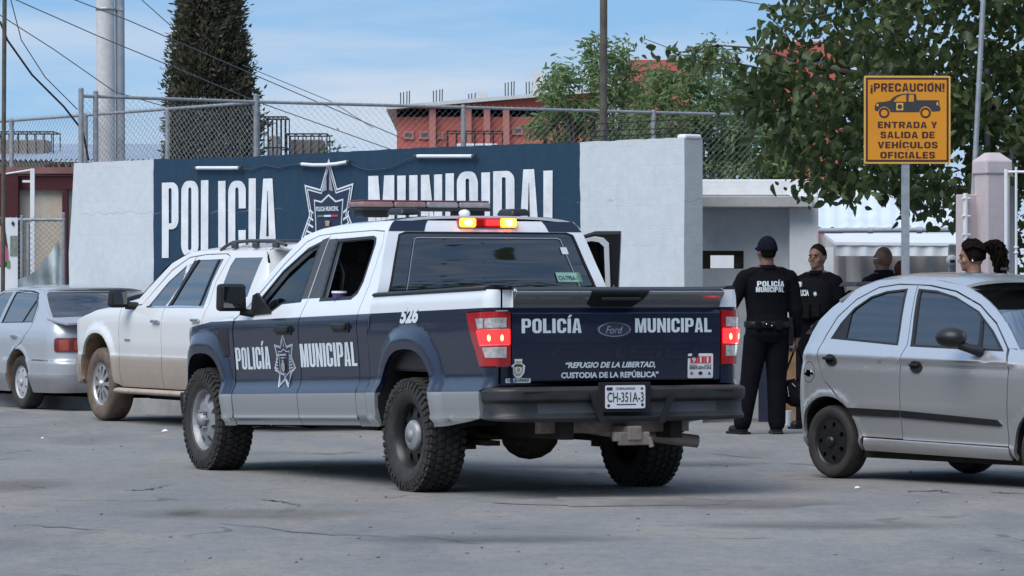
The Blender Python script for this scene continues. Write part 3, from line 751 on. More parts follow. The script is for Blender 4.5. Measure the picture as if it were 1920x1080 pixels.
# patches, cracks and litter in the road
def flat_patch(name, pts, z, m, label=None, cat=None, kind=None):
    V = [(x, y, ground_z(x, y) + z) for x, y in pts]; o = raw(name, V, [list(range(len(V)))], m)
    return tag(o, label, cat, None, kind)
def gp(px, py):
    Y = CAM_H * FPX / (py - HOR); return ((px - 960) / FPX * Y, Y)
def blob(c, rx, ry, n=28, rough=.25, seed=0):
    r = random.Random(seed); P = []; ph = [r.uniform(0, 6.28) for _ in range(4)]
    for i in range(n):
        a = 2 * math.pi * i / n; k = 1 + rough * sum(math.sin((j + 2) * a + ph[j]) / (j + 1.5) for j in range(4)); P.append((c[0] + rx * k * math.cos(a), c[1] + ry * k * math.sin(a)))
    return P
c = gp(1150, 941)
mb_frame = MB()
fr = [gp(1045, 934), gp(1240, 936), gp(1262, 948), gp(1070, 951)]
flat_patch('road_patch', blob(c, .62, .62, seed=3), .004, M['patch'], kind='structure')
for i in range(4):
    a, b = fr[i], fr[(i + 1) % 4]; mb_frame.tube([(a[0], a[1], .004), (b[0], b[1], .004)], .008, 5, ell=.5)
V = [(p[0], p[1], .008) for p in fr]
tag(raw('manhole_cover', V, [(0, 1, 2, 3)], M['patch']), 'flat square dark cover set in the road behind the rear bumper of the pickup', 'manhole cover')
fo = mb_frame.build('cover_frame', M['patch'], bpy.data.objects['manhole_cover'])
def crack(pts, w0, seed, zoff=.005):
    r = random.Random(seed); P = []
    for (a, b) in zip(pts, pts[1:]):
        for k in range(8): P.append((a[0] + (b[0] - a[0]) * k / 8 + r.uniform(-.03, .03), a[1] + (b[1] - a[1]) * k / 8 + r.uniform(-.05, .05)))
    P.append(pts[-1]); L_ = []; Rr = []
    for i, p in enumerate(P):
        w_ = w0 * (.3 + .7 * math.sin(math.pi * (i + .5) / len(P))) * r.uniform(.6, 1.3); L_.append((p[0], p[1] + w_)); Rr.append((p[0], p[1] - w_))
    V = [(x, y, ground_z(x, y) + zoff) for x, y in L_ + Rr]; n = len(P)
    return V, [(i, i + 1, n + i + 1, n + i) for i in range(n - 1)]
CV = []; CF = []
for i, (pts, w0) in enumerate((([gp(488, 937), gp(520, 941), gp(566, 949)], .05), ([gp(235, 920), gp(275, 919), gp(330, 908)], .045), ([gp(1700, 922), gp(1760, 921), gp(1800, 927)], .05), ([gp(1860, 924), gp(1920, 926)], .05), ([gp(420, 982), gp(600, 1003), gp(740, 1006)], .03), ([gp(30, 985), gp(200, 995)], .03), ([gp(1460, 868), gp(1520, 872), gp(1600, 880)], .035), ([gp(1330, 852), gp(1450, 862)], .04), ([gp(730, 1000), gp(900, 1020)], .02))):
    v, f = crack(pts, w0 * .7, i); b = len(CV); CV += v; CF += [tuple(k + b for k in q) for q in f]
tag(raw('road_cracks', CV, CF, mat('dark crack in asphalt', (.08, .078, .076), .95, var=.3)), kind='structure')
# light dusty stains
for i, (px, py, rx, ry, col) in enumerate(((30, 912, .5, 1.1, (.20, .175, .155)), (480, 965, 1.0, .9, (.21, .195, .17)), (1330, 945, 1.0, .8, (.21, .19, .175)), (1290, 870, .8, .7, (.19, .178, .165)), (1560, 985, 1.2, .5, (.20, .195, .185)), (350, 962, .16, .5, (.15, .14, .10)), (900, 1010, 1.2, .5, (.195, .195, .20)))):
    m, t, b = newmat('dusty stain'); t.links.new(ramp(t, noise(t, 4, 5, .65), .35, .7, tuple(x * .8 for x in col), col), b.inputs['Base Color']); b.inputs['Roughness'].default_value = .95
    g = nd(t, 'ShaderNodeTexCoord'); gg = nd(t, 'ShaderNodeTexGradient', gradient_type='SPHERICAL'); mp_ = nd(t, 'ShaderNodeMapping'); mp_.inputs['Location'].default_value = (-1, -1, 0); mp_.inputs['Scale'].default_value = (2, 2, 0); t.links.new(g.outputs['Generated'], mp_.inputs[0]); t.links.new(mp_.outputs[0], gg.inputs[0])
    al = mth(t, 'MULTIPLY', ramp(t, mth(t, 'MULTIPLY', gg.outputs['Fac'], mth(t, 'ADD', noise(t, 3.5, 6, .65), .4)), .12, .6), .42); t.links.new(al, b.inputs['Alpha'])
    flat_patch('dust_stain', blob(gp(px, py), rx, ry, seed=i + 20), .008 + .003 * i, m, kind='structure')
# kerb and pavement along the wall
mb = MB()
for a0, a1 in ((-6.5, WLEN - 1.9),):
    for (n0, n1, h0) in ((.12, 1.25, .14), (1.25, 1.40, .15)):
        q = [WL + WU * a0 + WN * n0, WL + WU * a1 + WN * n0, WL + WU * a1 + WN * n1, WL + WU * a0 + WN * n1]
        V = [p + Vector((0, 0, z)) for z in (-.2, h0) for p in q]; mb.add(V, [(4, 5, 6, 7), (0, 1, 5, 4), (1, 2, 6, 5), (2, 3, 7, 6), (3, 0, 4, 7)])
tag(mb.build('pavement', M['pavement']), kind='structure')
# pebbles and bits of litter
r = random.Random(5)
PV = MB()
for i in range(170):
    px, py = r.uniform(0, 1920), 770 + 300 * r.random() ** 1.3
    x, y = gp(px, py); s_ = r.uniform(.004, .014); PV.ball((x, y, ground_z(x, y) + s_ * .4), s_, n=6, squash=(1, r.uniform(.6, 1.3), .6))
tag(PV.build('pebbles', mat('small stones', (.21, .20, .19), .9, var=.7, scale=3)), kind='stuff')
for i, (px, py, s_) in enumerate(((310, 810, .035), (80, 823, .018), (1608, 917, .022))):
    x, y = gp(px, py); V = [(-1, -.6, 0), (.8, -.8, .3), (1, .7, .1), (-.7, .8, .5), (0, 0, .7)]
    o = raw('paper_scrap', [(x + a * s_, y + b * s_, ground_z(x, y) + .006 + c_ * s_) for a, b, c_ in V], [(0, 1, 4), (1, 2, 4), (2, 3, 4), (3, 0, 4)], M['plastic_white'])
    tag(o, ('crumpled white paper scrap on the road between the white four by four and the pickup', 'tiny white paper scrap on the road in front of the silver sedan', 'small pale scrap on the road below the rear wheel of the silver hatchback')[i], 'litter', 'scraps of litter on the road')
# ------------------------------------------------------------------ painted boundary wall
def build_wall():
    bl = (wall_uz(288, 400)[0], wall_uz(1088, 400)[0])
    M['wall'] = wallmat('white and blue painted block wall', (.54, .58, .605), .22, (.020, .052, .090), bl)
    t = .24; V = []; Fc = []; r = random.Random(2)
    N = 90; zs = [0, .6, 1.2, 1.8, 2.4, None]
    us = [WLEN * i / N for i in range(N + 1)]
    def P(u, z, d):
        return (u, d, z)
    tops = [WTOP + .006 * math.sin(u * 1.1) + r.uniform(-.006, .006) for u in us]
    for j, z in enumerate(zs):
        for i, u in enumerate(us):
            zz = tops[i] if z is None else z; uu = u
            if i == 0: uu += [.06, .03, .0, -.02, .05, .11][j]
            V.append(P(uu, zz, (r.uniform(-.006, .006))))
    n = len(us)
    for j in range(len(zs) - 1):
        for i in range(N): Fc.append((j * n + i, j * n + i + 1, (j + 1) * n + i + 1, (j + 1) * n + i))
    b = len(V)
    for j, z in enumerate(zs):
        for i, u in enumerate(us): V.append((V[j * n + i][0], t, V[j * n + i][2]))
    for j in range(len(zs) - 1):
        for i in range(N): Fc.append((b + j * n + i + 1, b + j * n + i, b + (j + 1) * n + i, b + (j + 1) * n + i + 1))
        Fc.append((j * n, (j + 1) * n, b + (j + 1) * n, b + j * n)); Fc.append((j * n + N, b + j * n + N, b + (j + 1) * n + N, (j + 1) * n + N))
    J = len(zs) - 1
    for i in range(N): Fc.append((J * n + i, J * n + i + 1, b + J * n + i + 1, b + J * n + i))
    wl = raw('boundary_wall', V, Fc, M['wall']); wall_frame(wl)
    tag(wl, 'long white block wall with a navy band lettered POLICIA MUNICIPAL and a star badge', 'wall')
    mb = MB(); mb.box((WLEN - .055, .115, WTOP + .005), (.13, .22, .05), bev=.018); mb.build('end_cap', M['booth_white'], wl)
    letters = mat('white wall paint', (.66, .68, .70), .85, var=.14, scale=4, bmp=.3)
    for s_, x0, x1, yt0, yb in (('POLICIA', 305, 520, 342, 483), ('MUNICIPAL', 692, 1056, 330, None)):
        u0 = wall_uz(x0, 400)[0]; u1 = wall_uz(x1, 400)[0]; zt = wall_uz(x0, yt0)[1]; zb = wall_uz(305, 483)[1] + (.0 if yb else .0)
        ll, wd = block(s_, .36, .148, .085, .055)
        # hand painted: every letter a touch off
        rr = random.Random(len(s_)); L2 = []
        for loops in place(ll, u0, zb, (u1 - u0) / wd, zt - zb):
            cx_ = sum(p[0] for p in loops[0]) / len(loops[0]); dz = rr.uniform(-.012, .012); tl = rr.uniform(-.006, .006)
            L2.append([[(p[0] + rr.uniform(-.004, .004) + (p[1] - zb) * tl, p[1] + dz) for p in lp] for lp in loops])
        sheet('lettering', L2, lambda u, v: Vector((u, -.011, v)), letters, wl, 9, 9, out=lambda p: Vector((0, -1, 0)))
    uc = wall_uz(618, 400)[0]; zt = wall_uz(618, 297)[1]; uw = wall_uz(665, 345)[0] - wall_uz(573, 345)[0]
    h_ = .70
    badge('police_badge', lambda u, v, off: Vector((u, -.009 - off, v)), uc, zt - h_, uw, h_, wl, None, .0009)
    # strip lamps and their flex
    cab = MB()
    for i, (xa, ya, xb, yb) in enumerate(((376, 315, 455, 315), (573, 308, 658, 304), (790, 293, 893, 293))):
        a = wall_uz(xa, ya); b_ = wall_uz(xb, yb)
        lt = thing('tube_lamp', ('white tube lamp on the navy wall above the lettering POLICIA', 'white tube lamp across the tip of the painted star on the wall', 'white tube lamp on the navy wall above the lettering MUNICIPAL')[i], 'lamp', WL + WU * ((a[0] + b_[0]) / 2) + WN * .05, group='tube lamps on the painted wall')
        lt.location.z = (a[1] + b_[1]) / 2; lt.rotation_euler = (0, 0, math.atan2(WU.y, WU.x)); hl = (b_[0] - a[0]) / 2; sl = (b_[1] - a[1]) / 2
        mb = MB(); pts = [(k * hl, 0, k * sl - (.02 * (1 - k * k) if i == 1 else 0)) for k in (-1, -.5, 0, .5, 1)]; mb.tube(pts, .020, 10); mb.build('tube', M['plastic_white'], lt)
        mb = MB(); mb.tube([pts[0], (pts[0][0] - .05, 0, pts[0][2])], .021, 10); mb.tube([pts[-1], (pts[-1][0] + .05, 0, pts[-1][2])], .021, 10); mb.build('end_cap', M['grey_plastic'], lt)
    pts = []
    def wp(px, py): u, z = wall_uz(px, py); q = WL + WU * u + WN * .03; return Vector((q.x, q.y, z))
    for seg in (((455, 316), (475, 318), (500, 309), (525, 315), (550, 309), (573, 309)), ((658, 305), (680, 316), (700, 319), (730, 316), (760, 303), (775, 297), (790, 294))):
        cab.tube([wp(*p) for p in seg], .007, 5)
    tag(cab.build('lamp_flex', M['flex']), 'thin dark cable looping along the navy wall between the tube lamps', 'cable')
build_wall()
# ------------------------------------------------------------------ guard booth behind the wall's end
def build_booth():
    y0 = 41.2
    X = lambda px, Y=y0: (px - 960) / FPX * Y
    Z = lambda py, Y=y0: CAM_H + (HOR - py) / FPX * Y
    bo = thing('guard_booth', 'small white guard booth with a grey recessed front and a thick concrete lintel', 'guard booth', (X(1420), y0 + 1, 0))
    T = lambda x, y, z: (x - bo.location.x, y - bo.location.y, z)
    def bx(nm, x0, x1, ya, yb, z0, z1, m, bev=.0):
        mb = MB(); mb.box(T((x0 + x1) / 2, (ya + yb) / 2, (z0 + z1) / 2), (x1 - x0, yb - ya, z1 - z0), bev=bev); return mb.build(nm, m, bo)
    bx('parapet', X(1285), X(1535), y0 + .10, y0 + 2.2, Z(366), Z(336), M['booth_white'], .01)
    bx('lintel', X(1285), X(1522), y0 - .20, y0 + .25, Z(388, y0 - .5), Z(366, y0 - .5), M['slab'], .012)
    # recessed grey wall with its opening
    yr = y0 + .28; xa, xb = X(1280, yr), X(1486, yr); z0, z1 = -.1, Z(360, yr)
    ox0, ox1, oz0, oz1 = X(1306, yr), X(1395, yr), Z(504, yr), Z(470, yr)
    mb = MB(); mb.prism([(xa - bo.location.x, z0), (xb - bo.location.x, z0), (xb - bo.location.x, z1), (xa - bo.location.x, z1)], .16, Matrix.Translation((0, yr - bo.location.y, 0)), holes=[[(ox0 - bo.location.x, oz0), (ox1 - bo.location.x, oz0), (ox1 - bo.location.x, oz1), (ox0 - bo.location.x, oz1)]])
    mb.build('front_wall', M['booth_grey'], bo)
    rv = mat('brown rough reveal', (.10, .075, .055), .95, var=.4, bmp=.5)
    px0, px1, pz0, pz1 = X(1331, yr + .3), X(1375, yr + .3), Z(503, yr + .3), Z(479, yr + .3)
    mb = MB(); lx = bo.location.x
    mb.prism([(ox0 - .1 - lx, oz0 - .1), (ox1 + .1 - lx, oz0 - .1), (ox1 + .1 - lx, oz1 + .1), (ox0 - .1 - lx, oz1 + .1)], .03, Matrix.Translation((0, yr + .18 - bo.location.y, 0)), holes=[[(px0 - lx, pz0), (px1 - lx, pz0), (px1 - lx, pz1), (px0 - lx, pz1)]]); wd = mb.build('window', rv, bo)
    bx('pier', X(1481), X(1535), y0 + .02, y0 + 2.1, -.1, Z(366, y0), M['booth_white'], .01)
build_booth()
yw = thing('backing_wall', 'white yard wall glimpsed through the small window of the guard booth', 'wall', (2.3, 46.5, 0))  # added pale backing, stands in for bright sky through the booth opening
mb = MB(); mb.box((0, .1, 1.1), (1.6, .18, 2.2)); mb.build('wall_body', M['plastic_white'], yw)
# ------------------------------------------------------------------ police pickup
def build_truck():
    th = R_(26.7)
    F = Vector((-math.sin(th), math.cos(th), 0)); Rt = Vector((math.cos(th), math.sin(th), 0))
    o = Vector((.1769, 28.276, 0)) - Rt * .025
    root = thing('police_pickup_truck', 'navy, white and silver police pickup truck with a roof light bar, seen from behind', 'pickup truck', o, th)
    root.scale = (.98, 1, 1)
    rk = .028
    A1 = (3.69, .42, .45, .58, 2.6, .042, 1.10, 1.30); A2 = (0.02, .42, .445, .56, 2.6, .042, 1.10, 1.30)
    WP = [(.38, .92), (.44, .950), (.49, .968), (.503, .990), (.52, .984), (.60, .994), (.672, 1.0), (.70, .994), (.755, .968), (.80, .963), (.95, .972), (1.08, .985), (1.16, .99), (1.22, .985), (1.30, .966), (1.36, .945), (1.6, .865), (1.8, .797), (1.84, .780), (1.87, .757), (1.90, .72), (1.93, .66)]
    WB = WP[:12] + [(1.30, .978), (1.36, .962), (1.40, .95)]
    K = Kit(root, WP, 1.0, -1.22, .10, 4.60, .78, 0, .10, rake=rk, arches=[A1, A2])
    KB = Kit(root, WB, 1.0, -1.22, .10, 4.63, .42, 0, .10, rake=rk, arches=[A1, A2])
    liv = M['livery']
    # --- bed flanks, wrapping round the rear corners
    front = [(.69, .445)]
    bed = [(.685, .445)] + arch_pts(A2, .445) + [(-.50, .448), (-1.10, .50), (-1.11, .69), (-1.30, .72), (-1.362, .72), (-1.362, .842), (-1.075, .842), (-1.00, 1.0), (-.905, 1.212), (-1.362, 1.218), (-1.362, 1.352), (-1.15, 1.357), (.625, 1.352), (.665, 1.2), (.685, 1.1)]
    KB.side('bed_side', [bed], liv, thick=.04, du=.03, dv=.03)
    # bed rail caps
    for sd in (1, -1):
        mb = MB(); P = []
        for y in np.linspace(-1.16, .62, 14): P.append(KB.P(y, 1.352, sd, -.03) + Vector((0, 0, .012)))
        mb.tube(P, .046, 8, ell=.42); mb.build('bed_rail_cap', M['black'], root)
    # bed floor and bulkhead
    mb = MB(); mb.box((0, -.25, .84), (1.84, 1.86, .03)); mb.box((0, .66, 1.07), (1.84, .03, .5)); mb.box((-.92, -.25, 1.09), (.03, 1.86, .5)); mb.box((.92, -.25, 1.09), (.03, 1.86, .5)); mb.build('bed_liner', M['black'], root)
    # --- cab frame and doors
    cab = [(.69, .445), (.69, 1.1), (.665, 1.2), (.63, 1.36), (.70, 1.62), (.765, 1.845), (.785, 1.896), (1.0, 1.90), (1.7, 1.90), (2.0, 1.884), (2.22, 1.845), (2.55, 1.655), (2.95, 1.375), (3.105, 1.268)]
    inner = [(3.10, 1.25), (2.89, 1.345), (2.455, 1.641), (2.15, 1.80), (1.95, 1.838), (1.7, 1.844), (1.0, 1.839), (.81, 1.826), (.767, 1.75), (.79, 1.45), (.845, 1.25), (.852, 1.2), (.852, .445)]
    cab_full = cab + inner
    K.side('cab_frame', [cab_full], liv, thick=.05)
    fw = [(1.93, 1.352), (1.862, 1.785), (2.08, 1.742), (2.42, 1.59), (2.70, 1.39), (2.76, 1.295), (2.42, 1.29), (2.26, 1.345)]
    rw = [(1.575, 1.352), (1.60, 1.79), (.97, 1.79), (.915, 1.775), (.895, 1.73), (.915, 1.47), (.955, 1.39), (1.04, 1.352)]
    rdoor = [(1.876, .452), (1.876, 1.2), (1.80, 1.35), (1.735, 1.835), (1.0, 1.831), (.82, 1.818), (.777, 1.745), (.80, 1.45), (.855, 1.25), (.862, 1.2), (.862, .452)]
    fdoor = [(1.888, .452), (1.888, 1.2), (1.812, 1.35), (1.747, 1.835), (1.95, 1.83), (2.14, 1.791), (2.44, 1.632), (2.87, 1.337), (3.075, 1.245), (3.10, 1.2), (3.10, .452)]
    rd = K.side('rear_door', [rdoor, rw], liv, thick=.05, dv=.02)
    fd = K.side('front_door', [fdoor, fw], liv, thick=.05, sides=(-1,), dv=.02)[0]
    # black window surrounds
    K.side('window_trim', [[[(1.795, 1.372), (1.742, 1.80), (1.595, 1.80), (1.572, 1.372)]]], M['grey_plastic'], rd[1], .003, (-1,), .005)
    K.side('window_trim', [[[(1.925, 1.372), (1.862, 1.80), (1.757, 1.815), (1.818, 1.372)]]], M['grey_plastic'], fd, .003, (-1,), .005)
    def strip(loop, wdt, nm, par, m=M['black'], off=.003):
        c = (sum(p[0] for p in loop) / len(loop), sum(p[1] for p in loop) / len(loop))
        inn = [(p[0] + (c[0] - p[0]) * wdt, p[1] + (c[1] - p[1]) * wdt) for p in loop]
        return K.side(nm, [[offset_poly(loop, 1.03, c), inn]], m, par, off, (-1,), .012)
    strip(rw, .07, 'window_seal', rd[1]); strip(fw, .07, 'window_seal', fd)
    # glass: front pane wound a little down, rear pane wound right down
    g = [(1.94, 1.34), (1.885, 1.70), (2.08, 1.665), (2.38, 1.52), (2.62, 1.34), (2.40, 1.28)]
    K.side('window_glass', [[g]], M['glass_side'], fd, -.035, (-1,), 0)
    K.side('window_glass', [[rw]], M['glass_dark'], rd[0], -.03, (1,), 0)
    mb = MB(); mb.prism([(2.40, 1.27), (2.78, 1.25), (2.74, 1.40), (2.66, 1.42)], .02, Matrix.Translation((-.965, 0, -.06)) @ Matrix.Rotation(R_(90), 4, 'Z') @ Matrix.Translation((0, 0, 0)))
    mb.build('mirror_sail', M['black'], fd)
    # door handles
    for (ya, par) in ((2.02, fd), (1.00, rd[1])):
        mb = MB(); q = K.P(ya + .12, 1.155, -1, .022); mb.box(q, (.034, .235, .046), bev=.012); q2 = K.P(ya + .12, 1.15, -1, .004); mb.box(q2, (.012, .26, .075), bev=.004)
        mb.build('handle', M['black'], par)
    # mirror on the driver's side
    mb = MB(); mb.box((-1.135, 2.80, 1.325), (.225, .12, .205), bev=.03, taper=(.96, .9)); mb.tube([(-1.06, 2.80, 1.22), (-.95, 2.74, 1.20)], .035, 8, ell=.8); mo = mb.build('mirror', M['matt_black'], root)
    mb = MB(); mb.box((-1.135, 2.736, 1.328), (.185, .008, .165), bev=.003); mb.build('mirror_glass', M['glass_smoke'], mo)
    # open front door on the kerb side
    piv = Matrix.Translation((.97, 3.07, 0)) @ Matrix.Rotation(R_(45), 4, 'Z')
    def OD(nm, loops, m, xo, par, th_=.02):
        return sheet(nm, loops, lambda u, v: piv @ Vector((xo + (K.W(v) - .97), -u, v - rk * 2.4 + .042)), m, par, .1, .05, th_, out=lambda p: Vector((-.7, -.7, 0)))
    dr = [(0, .46), (0, 1.2), (.22, 1.33), (.62, 1.62), (.92, 1.78), (1.12, 1.83), (1.33, 1.83), (1.26, 1.35), (1.20, 1.2), (1.20, .46)]
    wo = [(.36, 1.31), (.66, 1.57), (.95, 1.745), (1.10, 1.775), (1.16, 1.765), (1.195, 1.73), (1.17, 1.31)]
    do = OD('front_door', [[dr, wo]], M['matt_black'], 0.0, root, .06)
    OD('door_skin', [[dr, offset_poly(wo, .98, (.9, 1.5))]], liv, .05, do)
    OD('door_frame_edge', [[offset_poly(wo, 1.15, (.88, 1.54)), offset_poly(wo, 1.02, (.88, 1.54))]], M['white_paint'], -.012, do, .01)
    OD('window_glass', [[wo]], M['glass_dark'], .02, do, 0)
    mb = MB(); mb.tube([piv @ Vector((-.02, -1.235, 1.28)), piv @ Vector((-.10, -1.275, 1.72))], .009, 6); mb.build('weather_strip', M['decal_grey'], do)
    # fenders and bonnet
    fen = [(3.118, .445), (3.118, 1.258), (3.5, 1.24), (4.0, 1.20), (4.35, 1.143), (4.55, 1.10), (4.75, 1.06), (4.96, 1.036), (4.96, .66), (4.40, .60)] + arch_pts(A1, .445)
    K.side('front_fender', [fen], liv, thick=.04, du=.03, dv=.03)
    # vent behind the front wheel
    K.side('fender_vent', [[[(3.20, .98), (3.20, 1.17), (3.36, 1.18), (3.42, 1.12), (3.28, .96)]]], M['black'], off=.003, sides=(-1,), thick=.008)
    K.side('front_bumper', [[(4.16, .44), (4.16, .70), (4.9, .72), (5.25, .72), (5.25, .42), (4.9, .40)]], M['black'], off=.03, thick=.06)
    K.side('grille', [[(4.98, .72), (4.98, 1.02), (5.26, 1.02), (5.26, .72)]], M['black'], off=.002)
    K.side('headlight', [[(4.55, .86), (4.50, 1.05), (4.93, 1.00), (4.93, .86)]], M['clear_lens'], off=.006, thick=.02, du=.04)
    zf = pch([(2.95, 1.285), (3.12, 1.262), (3.5, 1.243), (4.0, 1.20), (4.35, 1.13), (4.62, 1.03)])
    wf = pch([(2.95, .965), (3.5, .965), (3.8, .965), (4.0, .945), (4.2, .868), (4.35, .76), (4.45, .65), (4.59, .34)])
    K.top('bonnet', 2.97, 4.58, wf, zf, .055, M['white_paint'], p=6)
    # windscreen, back window and their frames
    E1 = pch([(1.27, 3.10), (1.375, 2.95), (1.655, 2.55), (1.84, 2.22), (1.9, 2.05)])
    K.patch('windscreen', [[(-.95, 1.29), (.95, 1.29), (.93, 1.83), (-.93, 1.83)]], E1, M['glass_side'], bow=-.12, sgn=1, thick=0)
    E2 = pch([(1.1, .66), (1.2, .64), (1.36, .625), (1.62, .695), (1.845, .765), (1.9, .79)])
    win = [(-.91, 1.37), (.91, 1.37), (.89, 1.80), (.83, 1.818), (-.83, 1.818), (-.89, 1.80)]
    K.patch('cab_back', [[(-1, 1.12), (1, 1.12), (1, 1.897), (-1, 1.897)], win], E2, liv, bow=.02, thick=.03)
    bw = K.patch('back_window', [win], E2, M['glass_dark'], bow=.02, off=(0, .006, 0), thick=0)
    K.patch('window_seal', [win, [(-.89, 1.378), (.89, 1.378), (.87, 1.797), (.81, 1.809), (-.81, 1.809), (-.87, 1.797)]], E2, M['matt_black'], bw, bow=.02, off=(0, -.002, 0), thick=.006)
    K.patch('window_line', [[(-.762, 1.40), (-.735, 1.768), (-.705, 1.778), (.705, 1.778), (.735, 1.768), (.762, 1.40), (.755, 1.40), (.728, 1.764), (.70, 1.771), (-.70, 1.771), (-.728, 1.764), (-.755, 1.40)]], E2, M['decal_grey'], bw, bow=.02, off=(0, -.003, 0), thick=0)
    P2 = lambda t, z: Vector((K.W(z) * t, E2(z) - .02 * (1 - t * t) - .004, z - rk * E2(z)))
    sheet('window_sticker', [[rrect(.57, 1.455, .80, 1.53, .01)]], P2, M['decal_green'], bw, .1, .1)
    sheet('window_sticker', [[rrect(.575, 1.46, .77, 1.525, .008)]], lambda t, z: P2(t, z) + Vector((0, -.001, 0)), mat('pale green print', (.25, .42, .38), .5), bw, .1, .1)
    write('sticker_print', [('CH-79BA-1', .585, 1.47, .18, .034, .02)], lambda t, z: P2(t, z) + Vector((0, -.002, 0)), M['decal_dark'], bw)
    sheet('window_sticker', [[rrect(.70, 1.66, .765, 1.71, .006)]], P2, M['decal'], bw, .1, .1)
    # roof
    wr = lin([(.7, .724), (.80, .724), (1.0, .72), (1.7, .72), (2.0, .738), (2.24, .775)])
    zr = pch([(.74, 1.892), (.80, 1.896), (1.0, 1.90), (1.7, 1.90), (2.0, 1.884), (2.24, 1.84)])
    K.top('roof', .79, 2.23, wr, zr, .038, M['white_paint'], p=4, bow0=-.02, bow1=.10)
    for t0, t1 in ((-.995, -.64), (.64, .995)):
        K.top('roof_corner_decal', .79, 1.02, wr, zr, .038, M['navy_paint'], p=4, off=.003, t0=t0, t1=t1, bow0=-.02)
        K.patch('roof_corner_decal', [[(t0, 1.822), (t1, 1.822), (t1, 1.897), (t0, 1.897)]], E2, M['navy_paint'], bow=.02, off=(0, -.003, 0), thick=.0)
    for x in (-.50, .40):
        mb = MB(); mb.box((x, 1.10, 1.945), (.17, .26, .05), bev=.018, taper=(.8, .8)); mb.build('roof_mount', M['black'], root)
    mb = MB(); mb.ball((.12, 1.35, 1.94), .042, squash=(1, 1.3, .7)); mb.build('roof_antenna', M['white_paint'], root)
    # third brake lamp
    mb = MB(); mb.box((0, .76, 1.862), (.47, .07, .074), bev=.014); tl = mb.build('brake_lamp_bar', M['red_lens'], root)
    for s_ in (-1, 1):
        mb = MB(); mb.box((s_ * .165, .733, 1.862), (.13, .05, .064), bev=.014); al = mb.build('amber_lamp', M['amber_lit'], tl)
        mb = MB(); mb.ball((s_ * .165, .708, 1.862), .026, squash=(1.3, .3, .8)); mb.build('bulb', M['amber_hot'], al)
    mb = MB(); mb.box((.035, .716, 1.862), (.11, .012, .04), bev=.004); mb.build('red_lamp', M['red_lit'], tl)
    # light bar on the roof
    mb = MB(); mb.box((0, 1.86, 1.975), (1.08, .27, .022), bev=.008); lb = mb.build('light_bar', M['black'], root)
    for i, s_ in enumerate((-.405, -.135, .135, .405)):
        mb = MB(); mb.box((s_, 1.86, 2.009), (.266, .26, .046), bev=.014, taper=(.98, .9)); mb.build('light_module', mat('smoky red lens', (.20, .12, .11), .25, coat=.6, var=.3, scale=12) if i < 2 else mat('smoky clear lens', (.22, .20, .20), .25, coat=.6, var=.3, scale=12), lb)
    mb = MB(); mb.box((0, 1.86, 2.037), (1.06, .22, .010), bev=.004); mb.build('light_bar_top', mat('dull red plastic', (.16, .03, .03), .5), lb)
    for s_ in (-.5, .5):
        mb = MB(); mb.box((s_ * .8, 1.86, 1.943), (.22, .16, .055), bev=.01); mb.build('light_bar_foot', M['black'], lb)
    # --- tailgate
    yg = lin([(.70, -1.215), (.76, -1.222), (1.0, -1.228), (1.12, -1.228), (1.195, -1.224), (1.222, -1.205), (1.232, -1.192), (1.25, -1.202), (1.312, -1.276), (1.332, -1.292), (1.350, -1.290), (1.362, -1.255), (1.37, -1.21)])
    def G(x, z, off=0): return Vector((x, yg(z) - off, z - rk * (-1.22)))
    gate = sheet('tailgate', [[rrect(-.806, .745, .806, 1.366, .012)]], G, M['gate_bands'], root, .2, .012, .05, out=lambda p: Vector((0, -1, .2)))
    sheet('tailgate_cap', [[[(-.80, 1.347), (.80, 1.347), (.80, 1.372), (-.80, 1.372)]]], lambda x, z: G(x, z, .004), M['black'], gate, .3, .01, .02, out=lambda p: Vector((0, -1, .5)))
    sheet('handle', [[[(-.235, 1.352), (.215, 1.352), (.185, 1.285), (.13, 1.236), (-.19, 1.236), (-.232, 1.262)]]], lambda x, z: G(x, z, .006), M['matt_black'], gate, .1, .012, .02, out=lambda p: Vector((0, -1, .2)))
    mb = MB(); mb.box((-.01, -1.300, 1.326), (.30, .03, .022), bev=.006); mb.build('handle', M['black'], gate)
    zz = lambda z: z - .034
    GP = lambda x, z: G(x, z, .003)
    for s_, x0, x1 in (('POLICÍA', -.735, -.278), ('MUNICIPAL', .137, .737)):
        ll, wd = block(s_, .60, .215, .17, .085)
        sheet('lettering', place(ll, x0, zz(1.099), (x1 - x0) / wd, .096), GP, M['decal'], gate, 1, 1)
    write('lettering', [('“REFUGIO DE LA LIBERTAD,', -.398, zz(.858), .695, .047, .035, .28), ('CUSTODIA DE LA REPÚBLICA”', -.432, zz(.797), .755, .049, .035)], GP, M['decal'], gate)
    # embossed model lettering
    em = []
    zb, ht = zz(.925), .083
    def strk(poly): em.append([poly])
    def G2(x, z): return G(x, z, .004)
